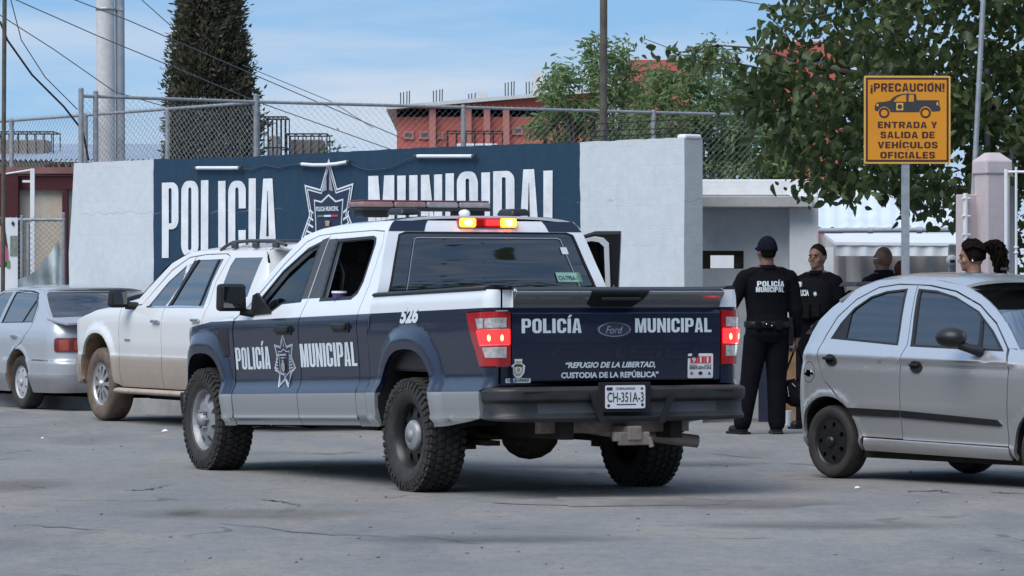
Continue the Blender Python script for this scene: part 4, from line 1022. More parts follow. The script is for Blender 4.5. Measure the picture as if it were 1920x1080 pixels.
    for s_, x0, w_ in (('F', -.545, .24), ('-', -.20, .075), ('1', -.07, .13), ('5', .09, .26), ('0', .365, .27)):
        if s_ == 'F': strk([(x0, zb), (x0 + .05, zb), (x0 + .085, zb + .038), (x0 + w_, zb + .038), (x0 + w_, zb + .048), (x0 + .10, zb + .048), (x0 + .115, zb + .072), (x0 + w_, zb + .072), (x0 + w_ + .02, zb + ht), (x0 + .085, zb + ht)])
        elif s_ == '-': strk([(x0, zb + .036), (x0 + w_, zb + .036), (x0 + w_, zb + .048), (x0, zb + .048)])
        elif s_ == '1': strk([(x0 + .05, zb), (x0 + .10, zb), (x0 + .10, zb + ht), (x0, zb + ht), (x0, zb + .07), (x0 + .05, zb + .07)])
        elif s_ == '5': strk([(x0, zb), (x0 + w_ - .03, zb), (x0 + w_, zb + .015), (x0 + w_, zb + .04), (x0 + w_ - .03, zb + .05), (x0 + .05, zb + .05), (x0 + .05, zb + .07), (x0 + w_, zb + .07), (x0 + w_, zb + ht), (x0, zb + ht), (x0, zb + .036), (x0 + w_ - .05, zb + .036), (x0 + w_ - .05, zb + .013), (x0, zb + .013)])
        else: em.append([rrect(x0, zb, x0 + w_, zb + ht, .02), rrect(x0 + .05, zb + .013, x0 + w_ - .05, zb + ht - .013, .008)])
    nr = mat('gloss navy relief', (.008, .012, .032), .2, coat=.8)
    for e_ in em: sheet('embossed_lettering', [e_], G2, nr, gate, 1, 1, .004)
    # oval badge
    bx, bz = -.03, zz(1.113)
    sheet('badge_rim', [[circ(bx, bz, .140, 32, .060)]], lambda x, z: G(x, z, .006), M['decal_navy'], gate, 1, 1, .006)
    bd = sheet('badge', [[circ(bx, bz + .008, .128, 32, .050), circ(bx, bz + .006, .116, 32, .041)]], lambda x, z: G(x, z, .014), M['chrome'], gate, 1, 1, .008)
    sheet('badge_face', [[circ(bx, bz + .006, .116, 32, .041)]], lambda x, z: G(x, z, .010), M['decal_navy2'], bd, 1, 1)
    write('badge_writing', [('Ford', bx - .066, bz - .020, .132, .050, .0, .35)], lambda x, z: G(x, z, .0115), M['decal_grey'], bd)
    # emergency number sticker
    st = sheet('number_sticker', [[rrect(.552, zz(.788), .752, zz(.955), .012)]], lambda x, z: G(x, z, .002), M['plastic_white'], gate, 1, 1)
    sheet('number_tile', [[[(a, zz(.888)), (a + .053, zz(.888)), (a + .053, zz(.936)), (a, zz(.936))]] for a in (.572, .627, .682)], lambda x, z: G(x, z, .003), M['decal_red'], st, 1, 1)
    write('number_print', [('9', .585, zz(.893), .028, .039, .02), ('1', .646, zz(.893), .013, .039, .01), ('1', .701, zz(.893), .013, .039, .01)], lambda x, z: G(x, z, .004), M['plastic_white'], st)
    write('number_print', [('EMERGENCIAS', .566, zz(.849), .172, .020, .02)], lambda x, z: G(x, z, .004), M['decal_dark'], st)
    sheet('number_mark', [[[(.566, zz(.874)), (.625, zz(.874)), (.625, zz(.878)), (.566, zz(.878))]], [[(.68, zz(.874)), (.737, zz(.874)), (.737, zz(.878)), (.68, zz(.878))]], [circ(.652, zz(.822), .017, 12, .012)], [[(.71, zz(.812)), (.735, zz(.812)), (.722, zz(.833))]]], lambda x, z: G(x, z, .004), M['decal_dark'], st, 1, 1)
    sheet('number_mark', [[[(.57, zz(.818)), (.579, zz(.818)), (.579, zz(.809)), (.587, zz(.809)), (.587, zz(.818)), (.596, zz(.818)), (.596, zz(.826)), (.587, zz(.826)), (.587, zz(.835)), (.579, zz(.835)), (.579, zz(.826)), (.57, zz(.826))]]], lambda x, z: G(x, z, .004), M['decal_red'], st, 1, 1)
    # city crest
    cx_, cz_ = -.758, zz(.866)
    cs = [(-.03, .062), (.03, .062), (.026, .035), (.052, .018), (.045, -.03), (.02, -.062), (-.02, -.062), (-.045, -.03), (-.052, .018), (-.026, .035)]
    cr_ = sheet('crest_sticker', [[[(cx_ + a, cz_ + b) for a, b in cs]]], lambda x, z: G(x, z, .002), M['decal'], gate, 1, 1)
    sheet('crest_print', [[[(cx_ + a * .72, cz_ + b * .8) for a, b in cs], circ(cx_, cz_ - .008, .024, 14)], [circ(cx_, cz_ - .01, .016, 12)]], lambda x, z: G(x, z, .003), M['decal_gold'], cr_, 1, 1)
    sheet('crest_print', [[[(cx_ - .03, cz_ + .026), (cx_ + .03, cz_ + .026), (cx_ + .035, cz_ + .012), (cx_ - .035, cz_ + .012)]]], lambda x, z: G(x, z, .0035), M['decal_dark'], cr_, 1, 1)
    sheet('crest_ribbon', [[rrect(cx_ - .095, cz_ - .096, cx_ + .095, cz_ - .066, .008)]], lambda x, z: G(x, z, .002), M['decal'], cr_, 1, 1)
    write('crest_print', [('CD. JUÁREZ', cx_ - .086, cz_ - .092, .172, .028, .035)], lambda x, z: G(x, z, .003), M['decal_dark'], cr_)
    # --- tail lamps wrap the corners
    lamp = [(-1.358, .848), (-1.358, 1.212), (-.912, 1.206), (-1.005, 1.0), (-1.078, .848)]
    for sd in (1, -1):
        def LP(off): return lambda u, v: KB.P(u, v, sd, off)
        outl = lambda p: Vector((p.x, -1.2, 0))
        la = sheet('tail_lamp', [[lamp]], LP(.012), M['red_lens'], root, .03, .06, .03, out=outl)
        for nm, poly, m, of in (('reversing_lens', [(-1.325, 1.105), (-1.325, 1.168), (-1.06, 1.165), (-1.095, 1.098)], M['clear_lens'], .016),
                                ('lit_lens', [(-1.35, .992), (-1.35, 1.088), (-1.085, 1.086), (-1.115, .990)], M['red_lit'], .017),
                                ('lower_lens', [(-1.325, .902), (-1.325, .975), (-1.135, .973), (-1.16, .905)], M['clear_lens'], .016)):
            q = sheet(nm, [[poly]], LP(of), m, la, .03, .06, .006, out=outl)
            if nm == 'lit_lens':
                sheet('bulb', [[circ(a, 1.035, .011, 10, .022)] for a in (-1.20, -1.29)], LP(.0185), M['red_hot'], q, 1, 1, 0, out=outl)
            if nm == 'reversing_lens':
                sheet('lens_divider', [[[(-1.168, 1.10), (-1.168, 1.168), (-1.16, 1.168), (-1.16, 1.10)]]], LP(.018), M['red_lens'], q, 1, 1, 0, out=outl)
        sheet('lamp_edge', [[[(-1.345, .985), (-1.345, .992), (-1.11, .990), (-1.11, .983)]], [[(-1.345, 1.09), (-1.345, 1.098), (-1.08, 1.096), (-1.08, 1.089)]]], LP(.018), M['chrome'], la, .05, 1, 0, out=outl)
    # --- rear bumper
    KU = Kit(root, [(.44, .94), (.465, .965), (.485, .982), (.502, .987), (.52, .978), (.60, .97), (.614, .982), (.628, .99), (.68, .992), (.697, .98), (.71, .94)], .992, -1.40, .20, 4.0, .3, .03,
             dr=[(.44, .09), (.465, .035), (.485, .012), (.502, .006), (.515, .022), (.535, .034), (.60, .040), (.614, .012), (.628, .002), (.68, 0), (.697, .012), (.71, .06)], rake=rk)
    ends = KU.s0
    bp = KU.side('rear_bumper', [[(-1.13, .50), (-1.13, .70), (-1.3, .708), (ends, .708), (ends, .47), (-1.9, .47), (-1.5, .475), (-1.30, .485)]], M['bumper'], dv=.008, thick=.04)
    for o_ in bp: pass
    for sd, b_ in zip((1, -1), bp):
        sheet('bumper_recess', [[[(-1.62, .53), (-1.61, .60), (-2.13, .60), (-2.18, .53)]]], lambda u, v, sd=sd: KU.P(u, v, sd, .003) , M['grey_plastic'], b_, .05, .01, 0, out=lambda p: Vector((0, -1, 0)))
    mb = MB(); mb.box((0, -1.31, .712), (1.62, .20, .012), bev=.004); mb.build('bumper_step_pad', M['matt_black'], bp[0])
    for s_ in (-1, 1): mb = MB(); mb.prism([(s_ * .20, .50), (s_ * .25, .50), (s_ * .33, .69), (s_ * .28, .69)], .012, Matrix.Translation((0, -1.448, 0))); mb.build('bumper_rib', M['black'], bp[0])
    mb = MB(); mb.box((-.06, -1.438, .652 - .034 + .055), (.40, .012, .20), bev=.004); mb.build('plate_recess', M['matt_black'], bp[0])
    zp = .638 + .002
    mb = MB(); mb.prism(rrect(-.213, zp - .076, .093, zp + .078, .012), .006, Matrix.Translation((0, -1.452, .034))); pl = mb.build('number_plate', M['plastic_white'], bp[0])
    PL = lambda x, z: Vector((x, -1.4535, z + .034))
    write('plate_print', [('CH-351A-3', -.200, zp - .034, .280, .066, .012, 0, 0), ('CHIHUAHUA', -.135, zp + .048, .15, .017, .03, 0, 1)], PL, [mat('dark green black print', (.02, .035, .03), .5), M['decal_dark']], pl)
    MBp = sheet('plate_print', [[[(-.13, zp - .053), (.02, zp - .053), (.02, zp - .046), (-.13, zp - .046)]], [rrect(-.205, zp + .045, -.16, zp + .066, .004)], [circ(-.19, zp - .056, .011, 10)], [circ(.07, zp - .052, .011, 10)], [circ(.066, zp + .055, .009, 10)]], PL, M['decal_navy2'], pl, 1, 1)
    # --- livery on the driver's side
    LPn = lambda u, v: K.P(u, v, -1, .003)
    ll, wd = block('POLICÍA', .36, .145, .115, .05)
    k = (3.085 - 2.43) / wd
    sheet('lettering', [[[(3.085 - p[0] * k, .866 + p[1] * .165) for p in lp] for lp in loops] for loops in ll], LPn, M['decal'], fd, 9, .03)
    ll, wd = block('MUNICIPAL', .36, .145, .115, .05)
    k = (1.872 - .885) / wd
    sheet('lettering', [[[(1.872 - p[0] * k, .872 + p[1] * .17) for p in lp] for lp in loops] for loops in ll], LPn, M['decal'], rd[1], 9, .03)
    badge('police_badge', lambda u, v, off: K.P(u, v, -1, off), 2.165, .925, -.34, .20, fd, None)
    write('lettering', [('526', .145, 1.155, -.30, .115, .05, .25)], lambda u, v: KB.P(u, v, -1, .004), M['decal'], root)
    # --- wheel wells, underbody, running gear
    K.wells(M['matt_black'], .445, .50)
    mb = MB(); mb.box((0, 1.7, .60), (1.7, 5.2, .10)); mb.box((-.42, 1.3, .47), (.09, 5.2, .16)); mb.box((.42, 1.3, .47), (.09, 5.2, .16)); mb.box((0, 2.6, .47), (.5, 1.2, .25)); mb.box((-.80, 1.9, .43), (.10, 2.2, .08)); mb.box((.80, 1.9, .43), (.10, 2.2, .08))
    mb.box((.1, .9, .46), (.5, .9, .22), bev=.05); mb.build('chassis', M['under'], root)
    mb = MB(); mb.tube([(-.80, 0, .40), (-.3, 0, .40), (.3, 0, .40), (.80, 0, .40)], .055, 12)
    mb.ball((-.06, -.05, .38), .19, squash=(1.15, .85, .92), n=16); mb.tube([(-.55, -.02, .30), (-.55, -.02, .55)], .03, 8); mb.tube([(.55, -.02, .30), (.55, -.02, .55)], .03, 8)
    for s_ in (-.55, .55): mb.box((s_, 0, .34), (.10, .9, .035)); mb.box((s_, 0, .31), (.12, .12, .05))
    mb.build('rear_axle', M['rust'], root)
    mb = MB(); mb.box((0, -1.16, .47), (1.15, .08, .08)); mb.box((.03, -1.30, .43), (.11, .26, .10), bev=.012); mb.box((.03, -1.40, .395), (.24, .035, .09), bev=.01); mb.tube([(.14, -1.42, .40), (.16, -1.42, .34)], .018, 8); mb.box((-.10, -1.40, .41), (.05, .03, .06)); mb.build('tow_hitch', M['pipe'], root)
    mb = MB(); mb.tube([(-.10, .9, .46), (-.10, -.6, .48), (-.06, -.86, .46), (.06, -.98, .435), (.30, -1.04, .405), (.69, -1.12, .355)], [.045, .048, .045, .044, .044, .044], 14, cap=False); mb.tube([(.67, -1.116, .357), (.60, -1.10, .366)], [.039, .036], 14); mb.build('exhaust_pipe', M['pipe'], root)
    # --- wheels
    Rr = .385
    for (y, sd, st) in ((0, -1, 'steel_deep'), (0, 1, 'steel_deep'), (3.69, -1, 'steel'), (3.69, 1, 'steel')):
        wv = make_wheel(root, Vector((sd * .8675, y, Rr)), sd, Rr, .285, .235, st, M['rubber'], M['black_steel'] if st == 'steel_deep' else M['steel'], M['steel'], True)
        if st == 'steel_deep' :
            mb = MB(); rot = Matrix.Translation((sd * .8675, y, Rr)) @ (Matrix.Identity(4) if sd > 0 else Matrix.Rotation(math.pi, 4, 'Z'))
            mb.lathe([(.05, .108), (.092, .105), (.105, .09), (.111, .05), (.112, 0)], 24, rot); mb.build('hub_cap', M['steel'], wv)
    # --- cabin
    mb = MB(); mb.box((0, 2.0, .66), (1.75, 2.5, .05)); mb.box((0, 2.95, 1.08), (1.70, .40, .36), bev=.06); mb.box((-.90, 2.0, .95), (.03, 2.3, .56)); mb.box((.90, 1.3, .95), (.03, 1.0, .56)); mb.box((0, 1.5, 1.845), (1.36, 1.2, .015))
    mb.box((0, .74, 1.0), (1.7, .03, .55)); mb.build('cabin_lining', M['dark'], root)
    for x in (-.42, .42):
        mb = MB(); mb.box((x, 2.20, .92), (.52, .52, .16), bev=.05); Mx = Matrix.Translation((x, 1.86, 1.26)) @ Matrix.Rotation(R_(12), 4, 'X'); mb.box((0, 0, 0), (.50, .16, .66), Mx, bev=.06); se = mb.build('front_seat', M['seat'], root)
        mb = MB(); mb.box((x, 1.76, 1.66), (.27, .11, .19), bev=.045); mb.tube([(x - .06, 1.78, 1.52), (x - .06, 1.77, 1.60)], .008, 6); mb.tube([(x + .06, 1.78, 1.52), (x + .06, 1.77, 1.60)], .008, 6); mb.build('headrest', M['seat'], se)
    mb = MB(); mb.box((0, 1.10, .92), (1.5, .50, .16), bev=.05); mb.box((0, .84, 1.20), (1.5, .14, .50), Matrix.Identity(4), bev=.05); mb.build('rear_seat', M['seat'], root)
    mb = MB()
    c = Vector((-.42, 2.66, 1.20)); pts = []
    Mx = Matrix.Translation(c) @ Matrix.Rotation(R_(-65), 4, 'X')
    for i in range(25):
        a = 2 * math.pi * i / 24; pts.append(Mx @ Vector((.185 * math.cos(a), .185 * math.sin(a), 0)))
    mb.tube(pts, .014, 8, cap=False); mb.tube([Mx @ Vector((-.18, 0, 0)), Mx @ Vector((0, 0, -.03)), Mx @ Vector((.18, 0, 0))], .02, 6); mb.tube([Mx @ Vector((0, 0, -.03)), Mx @ Vector((0, .0, -.3))], .03, 8); mb.build('steering_wheel', M['black'], root)
    mb = MB(); mb.tube([(-.80, 1.66, 1.70), (-.74, 1.62, 1.50), (-.74, 1.72, 1.20)], .022, 6, ell=.2); mb.build('seat_belt', M['grey_plastic'], root)
    mb = MB(); mb.box((0, 2.2, 1.74), (.26, .03, .07), bev=.015); mb.build('inside_mirror', M['black'], root)
    # cup standing on the rear door sill
    q = K.P(1.31, 1.352, -1, -.05); q = o + Rt * q.x + F * q.y + Vector((0, 0, q.z))
    cup = thing('drink_cup', 'purple drink cup with a pale lid on the open rear window sill', 'cup', q)
    mb = MB(); mb.tube([(0, 0, 0), (0, 0, .045)], [.048, .052], 16); mb.build('cup_body', mat('purple print', (.08, .04, .16), .5, var=.4, scale=40), cup)
    mb = MB(); mb.tube([(0, 0, .045), (0, 0, .06)], [.057, .055], 16); mb.build('lid', M['plastic_white'], cup)
    return root
build_truck()
# ------------------------------------------------------------------ parked white four by four
def build_suv():
    th = R_(28); F = Vector((-math.sin(th), math.cos(th), 0)); Rt = Vector((math.cos(th), math.sin(th), 0))
    root = thing('four_by_four', 'dusty white four by four with a roof rack, parked between silver sedan and pickup', 'car', (-3.532, 42.854, 0), th)
    A1 = (-.06, .40, .43, .52, 2.4, .03, 1.03, 1.22); A2 = (-2.95, .40, .43, .52, 2.4, .03, 1.03, 1.22)
    W = [(.30, .86), (.40, .90), (.55, .925), (.68, .93), (.70, .925), (.85, .935), (1.0, .935), (1.10, .925), (1.18, .90), (1.22, .88), (1.45, .80), (1.70, .70), (1.76, .665), (1.79, .62)]
    m = bands_paint('dusty white paint', [(-9, (.36, .31, .26)), (.36, (.37, .325, .275)), (.69, (.66, .66, .65))], 0, .3, .6, 0, (.70, (.23, .165, .12), .5))
    K = Kit(root, W, .935, -4.02, .22, .82, .38, .04, .12, arches=[A1, A2], dr=[(.3, .03), (1.1, .0), (1.3, .04), (1.75, .22), (1.8, .26)])
    fen = [(-.625, .37)] + [(-.625, 1.19), (-.4, 1.185), (0, 1.155), (.3, 1.10), (.55, 1.04), (.80, .98), (K.s1, .94), (K.s1, .62), (.6, .60), (.5, .45), (.37 + .0, .43)] + arch_pts(A1, .42)[0:] 
    K.side('front_fender', [fen], m, du=.05, dv=.04)
    fd = K.side('front_door', [[(-.637, .37), (-.637, 1.19), (-1.12, 1.21), (-1.62, 1.56), (-1.95, 1.69), (-2.30, 1.715), (-2.10, 1.70), (-1.98, 1.45), (-1.74, 1.2), (-1.735, .37)], [(-1.30, 1.205), (-1.62, 1.45), (-1.95, 1.62), (-2.08, 1.655), (-1.98, 1.45), (-1.80, 1.205)]], m)
    rd = K.side('rear_door', [[(-1.748, .37), (-1.752, 1.2), (-1.99, 1.45), (-2.12, 1.70), (-2.32, 1.717), (-2.82, 1.722), (-2.93, 1.70), (-2.80, 1.45), (-2.80, 1.2), (-2.74, 1.0), (-2.50, .75), (-2.42, .37)], [(-1.87, 1.21), (-2.04, 1.45), (-2.20, 1.668), (-2.80, 1.675), (-2.72, 1.45), (-2.70, 1.21)]], m)
    K.side('rear_quarter', [[(-2.43, .37), (-2.51, .745), (-2.752, 1.0), (-2.812, 1.2), (-2.812, 1.45), (-2.942, 1.70), (-2.84, 1.732), (-2.5, 1.73), (-2.3, 1.727), (-1.93, 1.70), (-1.60, 1.572), (-1.13, 1.225), (-.66, 1.20), (-.66, 1.235), (-1.0, 1.28), (-1.55, 1.64), (-1.9, 1.745), (-2.3, 1.765), (-3.2, 1.785), (-4.0, 1.78), (-4.45, 1.77), (-4.45, .45), (-3.5, .40)] + arch_pts(A2, .39), [(-2.98, 1.30), (-3.02, 1.60), (-3.07, 1.685), (-3.72, 1.685), (-3.66, 1.30)]], m, du=.05)
    fwl = [(-1.30, 1.205), (-1.62, 1.45), (-1.95, 1.62), (-2.08, 1.655), (-1.98, 1.45), (-1.80, 1.205)]
    K.side('window_glass', [fwl], M['glass_smoke'], fd[1], -.008, (-1, 1), 0)
    K.side('window_glass', [[(-1.87, 1.21), (-2.04, 1.45), (-2.20, 1.668), (-2.80, 1.675), (-2.72, 1.45), (-2.70, 1.21)]], M['glass_smoke'], rd[1], -.008, (-1, 1), 0)
    K.side('window_bar', [[(-2.56, 1.21), (-2.58, 1.21), (-2.70, 1.67), (-2.66, 1.67)]], M['black'], rd[1], .001, (-1, 1), .01)
    K.side('quarter_glass', [[(-2.97, 1.29), (-3.01, 1.60), (-3.06, 1.69), (-3.73, 1.69), (-3.67, 1.29)]], M['glass_smoke'], None, -.006, (-1, 1), 0)
    K.side('pillar_trim', [[(-1.80, 1.205), (-1.87, 1.21), (-2.045, 1.45), (-2.21, 1.675), (-2.09, 1.66), (-1.98, 1.45)]], M['black'], fd[1], .003, (-1, 1), .01)
    K.side('window_sill', [[(-1.28, 1.19), (-1.28, 1.205), (-2.72, 1.21), (-2.72, 1.195)]], M['chrome'], fd[1], .006, (-1, 1), .01)
    E1 = pch([(1.2, -.68), (1.30, -.98), (1.64, -1.52), (1.745, -1.88), (1.8, -2.2)])
    K.patch('windscreen', [[(-1, 1.22), (1, 1.22), (1, 1.745), (-1, 1.745)]], E1, M['glass_smoke'], bow=-.15, sgn=1, thick=0)
    wr = lin([(-4.1, .60), (-3.9, .63), (-2.3, .645), (-1.88, .66)]); zr = pch([(-4.1, 1.76), (-3.9, 1.78), (-3.2, 1.785), (-2.3, 1.765), (-1.88, 1.74)])
    K.top('roof', -4.1, -1.86, wr, zr, .05, m, p=4, bow1=.14)
    zf = pch([(-.66, 1.225), (-.4, 1.19), (0, 1.16), (.3, 1.11), (.55, 1.045), (.8, .97)]); wf = pch([(-.66, .90), (0, .90), (.4, .87), (.65, .72), (.8, .50)])
    K.top('bonnet', -.66, .80, wf, zf, .05, m, p=4)
    for sd in (1, -1):
        mb = MB(); pts = [(sd * .66, y, z) for y, z in ((-2.62, 1.765), (-2.72, 1.80), (-2.90, 1.838), (-3.3, 1.85), (-3.9, 1.845), (-4.15, 1.80))]; mb.tube(pts, .017, 8)
        for y in (-2.95, -3.45, -3.92): mb.box((sd * .66, y, 1.808), (.04, .12, .06), bev=.014)
        rr_ = mb.build('roof_rail', M['grey_plastic'], root)
    for y in (-3.0, -3.75):
        mb = MB(); mb.box((0, y, 1.848), (1.30, .06, .03), bev=.01); mb.build('rack_bar', M['grey_plastic'], root)
    mb = MB(); mb.box((-1.06, -.90, 1.28), (.20, .14, .19), bev=.045, taper=(.92, .85)); mb.tube([(-.98, -.92, 1.21), (-.86, -1.0, 1.20)], .04, 8); mb.build('mirror', M['matt_black'], root)
    mb = MB(); mb.box((-1.06, -.975, 1.285), (.15, .006, .13), bev=.002); mb.build('mirror_glass', M['glass_smoke'], bpy.data.objects[root.children[-1].name])
    for y, pz, par in ((-1.62, 1.05, fd[1]), (-2.62, 1.07, rd[1])):
        mb = MB(); q = K.P(y, pz, -1, .02); mb.box(q, (.03, .19, .035), bev=.01); mb.build('handle', M['chrome'], par)
    K.side('front_bumper', [[(.36, .42), (.40, .66), (.7, .68), (1.6, .68), (1.6, .36), (.8, .36)]], m, off=.02, thick=.05)
    for sd in (-1, 1):
        mb = MB(); mb.tube([K.P(-.58, .33, sd, .03), K.P(-.62, .33, sd, .06), K.P(-1.6, .33, sd, .07), K.P(-2.38, .33, sd, .06)], .06, 8, ell=.5); mb.build('running_board', mat('dusty tan running board', (.36, .29, .24), .85, var=.2), root)
    K.side('sill', [[(-.66, .33), (-.64, .372), (-2.42, .372), (-2.42, .33)]], M['under'], off=-.03)
    K.side('door_badge', [[(-.79, .84), (-.79, .865), (-.94, .865), (-.94, .84)]], M['chrome'], fd[1], .004, (-1,), .006)
    K.wells(M['mud'], .40, .4)
    mb = MB(); mb.box((0, -1.5, .42), (1.5, 4.2, .18)); mb.box((0, -1.6, .30), (.9, 2.6, .14)); mb.build('underbody', M['under'], root)
    K.side('rear_body', [[(-4.40, .5), (-4.40, 1.75), (K.s0, 1.75), (K.s0, .5)]], m, thick=.03)
    for y in (-.06, -2.95):
        for sd in (1, -1): make_wheel(root, Vector((sd * .79, y, .385)), sd, .385, .26, .225, 'alloy', M['dusty_rubber'], M['alloy'], n=44)
build_suv()
# ------------------------------------------------------------------ silver saloon at the left edge
def build_sedan():
    th = R_(29)
    root = thing('silver_sedan', 'dull silver sedan with long red rear lamps, parked at the left edge of the photo', 'car', (-4.88, 46.676, 0), th)
    A1 = (2.62, .30, .35, .39, 2.2, .012, 1.02, 1.15); A2 = (.0, .30, .35, .39, 2.2, .012, 1.02, 1.15)
    W = [(.17, .80), (.28, .84), (.40, .875), (.42, .865), (.56, .875), (.58, .865), (.75, .868), (.88, .85), (.95, .825), (1.0, .80), (1.2, .70), (1.33, .625), (1.37, .59), (1.40, .53)]
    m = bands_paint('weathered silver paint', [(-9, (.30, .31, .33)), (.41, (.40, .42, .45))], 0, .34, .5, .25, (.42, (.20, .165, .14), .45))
    K = Kit(root, W, .875, -1.10, .30, 3.55, .4, .05, .1, arches=[A1, A2], dr=[(.17, .06), (.3, .0), (.55, -.02), (.58, .02), (.85, .05), (.98, .12), (1.02, .16)])
    rw = [(.45, .99), (.50, 1.20), (.42, 1.325), (-.02, 1.33), (-.28, 1.30), (-.18, 1.12), (-.10, 1.0)]
    rwx = [(.64, .985), (.64, 1.335), (.25, 1.345), (-.02, 1.325), (-.20, 1.18), (-.26, 1.0)]
    fwx = [(1.62, .98), (1.20, 1.27), (1.02, 1.325), (.74, 1.335), (.74, .985)]
    body = [(-.36, .20), (-.36, .30)]
    qtr = [(-.405, .20)] + [(-1.50, .21), (K.s0 + .0, .21), (K.s0, 1.0), (-1.35, 1.0), (-1.1, .985), (-.92, .99), (-.78, 1.032), (-.60, 1.12), (-.43, 1.205), (-.30, 1.28), (-.15, 1.352), (.10, 1.37), (.6, 1.385), (1.0, 1.365), (1.3, 1.28), (1.85, .99), (1.82, .98), (1.28, 1.265), (1.0, 1.345), (.6, 1.365), (.12, 1.352), (-.06, 1.325), (-.27, 1.15), (-.31, 1.0), (-.28, .92), (-.10, .76), (.06, .70)] + [p for p in arch_pts(A2, .20) if p[0] < .1]
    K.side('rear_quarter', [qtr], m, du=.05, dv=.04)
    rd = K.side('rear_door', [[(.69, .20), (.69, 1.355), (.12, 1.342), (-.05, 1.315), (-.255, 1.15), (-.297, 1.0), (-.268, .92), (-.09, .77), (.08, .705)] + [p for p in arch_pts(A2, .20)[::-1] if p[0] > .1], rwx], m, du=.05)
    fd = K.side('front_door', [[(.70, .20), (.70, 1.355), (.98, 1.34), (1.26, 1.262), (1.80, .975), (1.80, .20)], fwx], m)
    K.side('front_fender', [[(1.81, .20), (1.83, .98), (2.6, .93), (3.4, .80), (4.2, .76), (4.2, .25), (3.2, .22)] + arch_pts(A1, .20)], m)
    K.side('window_glass', [rwx], M['glass_smoke'], rd[1], -.006, (-1, 1), 0); K.side('window_glass', [fwx], M['glass_smoke'], fd[1], -.006, (-1, 1), 0)
    K.side('window_bar', [[(.02, .985), (.045, .985), (-.10, 1.29), (-.125, 1.27)]], M['black'], rd[1], .001, (-1, 1), .01)
    K.side('window_seal', [[offset_poly(rwx, 1.03, (.2, 1.16)), offset_poly(rwx, .975, (.2, 1.16))]], M['black'], rd[1], .002, (-1, 1), .006)
    E2 = pch([(.98, -.92), (1.03, -.78), (1.20, -.44), (1.34, -.18), (1.4, .0)])
    win = [(-.96, 1.05), (.96, 1.05), (.965, 1.315), (.92, 1.342), (-.92, 1.342), (-.965, 1.315)]
    K.patch('back_frame', [[(-1, 1.02), (1, 1.02), (1, 1.365), (-1, 1.365)], win], E2, m, bow=.16, thick=.02)
    K.patch('back_window', [win], E2, M['glass_smoke'], bow=.16, off=(0, .003, 0), thick=0)
    K.top('roof', -.16, 1.02, lin([(-.16, .60), (.6, .565), (1.02, .60)]), pch([(-.16, 1.352), (.1, 1.372), (.6, 1.386), (1.02, 1.362)]), .035, m, p=4, bow0=-.16, bow1=.14)
    K.patch('windscreen', [[(-1, .99), (1, .99), (1, 1.36), (-1, 1.36)]], pch([(.97, 1.85), (1.28, 1.3), (1.38, .98)]), M['glass_smoke'], bow=-.14, sgn=1, thick=0)
    K.top('boot_lid', -1.16, -.70, lin([(-1.2, .74), (-.9, .80), (-.7, .80)]), pch([(-1.16, .985), (-1.0, 1.005), (-.8, 1.03), (-.70, 1.045)]), .02, m, p=4, bow0=-.05, bow1=-.14)
    K.top('bonnet', 1.8, 3.5, lin([(1.8, .80), (3.5, .66)]), pch([(1.8, .985), (2.6, .935), (3.5, .79)]), .04, m, p=4)
    # long tail lamps
    for sd in (-1, 1):
        out_ = lambda p: Vector((p.x, -1.1, 0))
        la = sheet('tail_lamp', [[rrect(-1.74, .665, -.985, .825, .03)]], lambda u, v, sd=sd: K.P(u, v, sd, .010), mat('dull red lens', (.16, .018, .015), .2, coat=.6, var=.25, scale=14), root, .03, .05, .02, out=out_)
        sheet('indicator_lens', [[rrect(-1.16, .685, -1.05, .805, .02)]], lambda u, v, sd=sd: K.P(u, v, sd, .013), mat('orange red lens', (.30, .05, .02), .2, coat=.6), la, .03, .05, 0, out=out_)
        sheet('indicator_lens', [[rrect(-1.46, .685, -1.22, .80, .02)]], lambda u, v, sd=sd: K.P(u, v, sd, .013), mat('orange red lens', (.30, .05, .02), .2, coat=.6, var=.3, scale=20), la, .03, .05, 0, out=out_)
    K.side('bumper_strip', [[(-.42, .565), (-.42, .58), (K.s0, .58), (K.s0, .565)]], M['grey_plastic'], off=.004, thick=.01)
    mb = MB(); q = K.P(.12, .835, -1, .016); mb.box(q, (.03, .16, .035), bev=.01); mb.build('handle', M['chrome'], rd[1])
    mb = MB(); mb.box((-.50, -1.075, .90), (.17, .012, .022), bev=.003); mb.build('boot_badge', M['chrome'], root)
    K.wells(M['mud'], .20, .4)
    mb = MB(); mb.box((0, 1.2, .30), (1.4, 4.4, .16)); mb.box((.1, -.6, .24), (.9, .5, .12), bev=.03); mb.tube([(.2, -1.0, .22), (.2, -1.16, .22)], .03, 8); mb.build('underbody', M['under'], root)
    for y in (0, 2.62):
        for sd in (1, -1): make_wheel(root, Vector((sd * .74, y, .31)), sd, .31, .20, .19, 'cover', M['rubber'], M['hubcap'], n=40)
build_sedan()
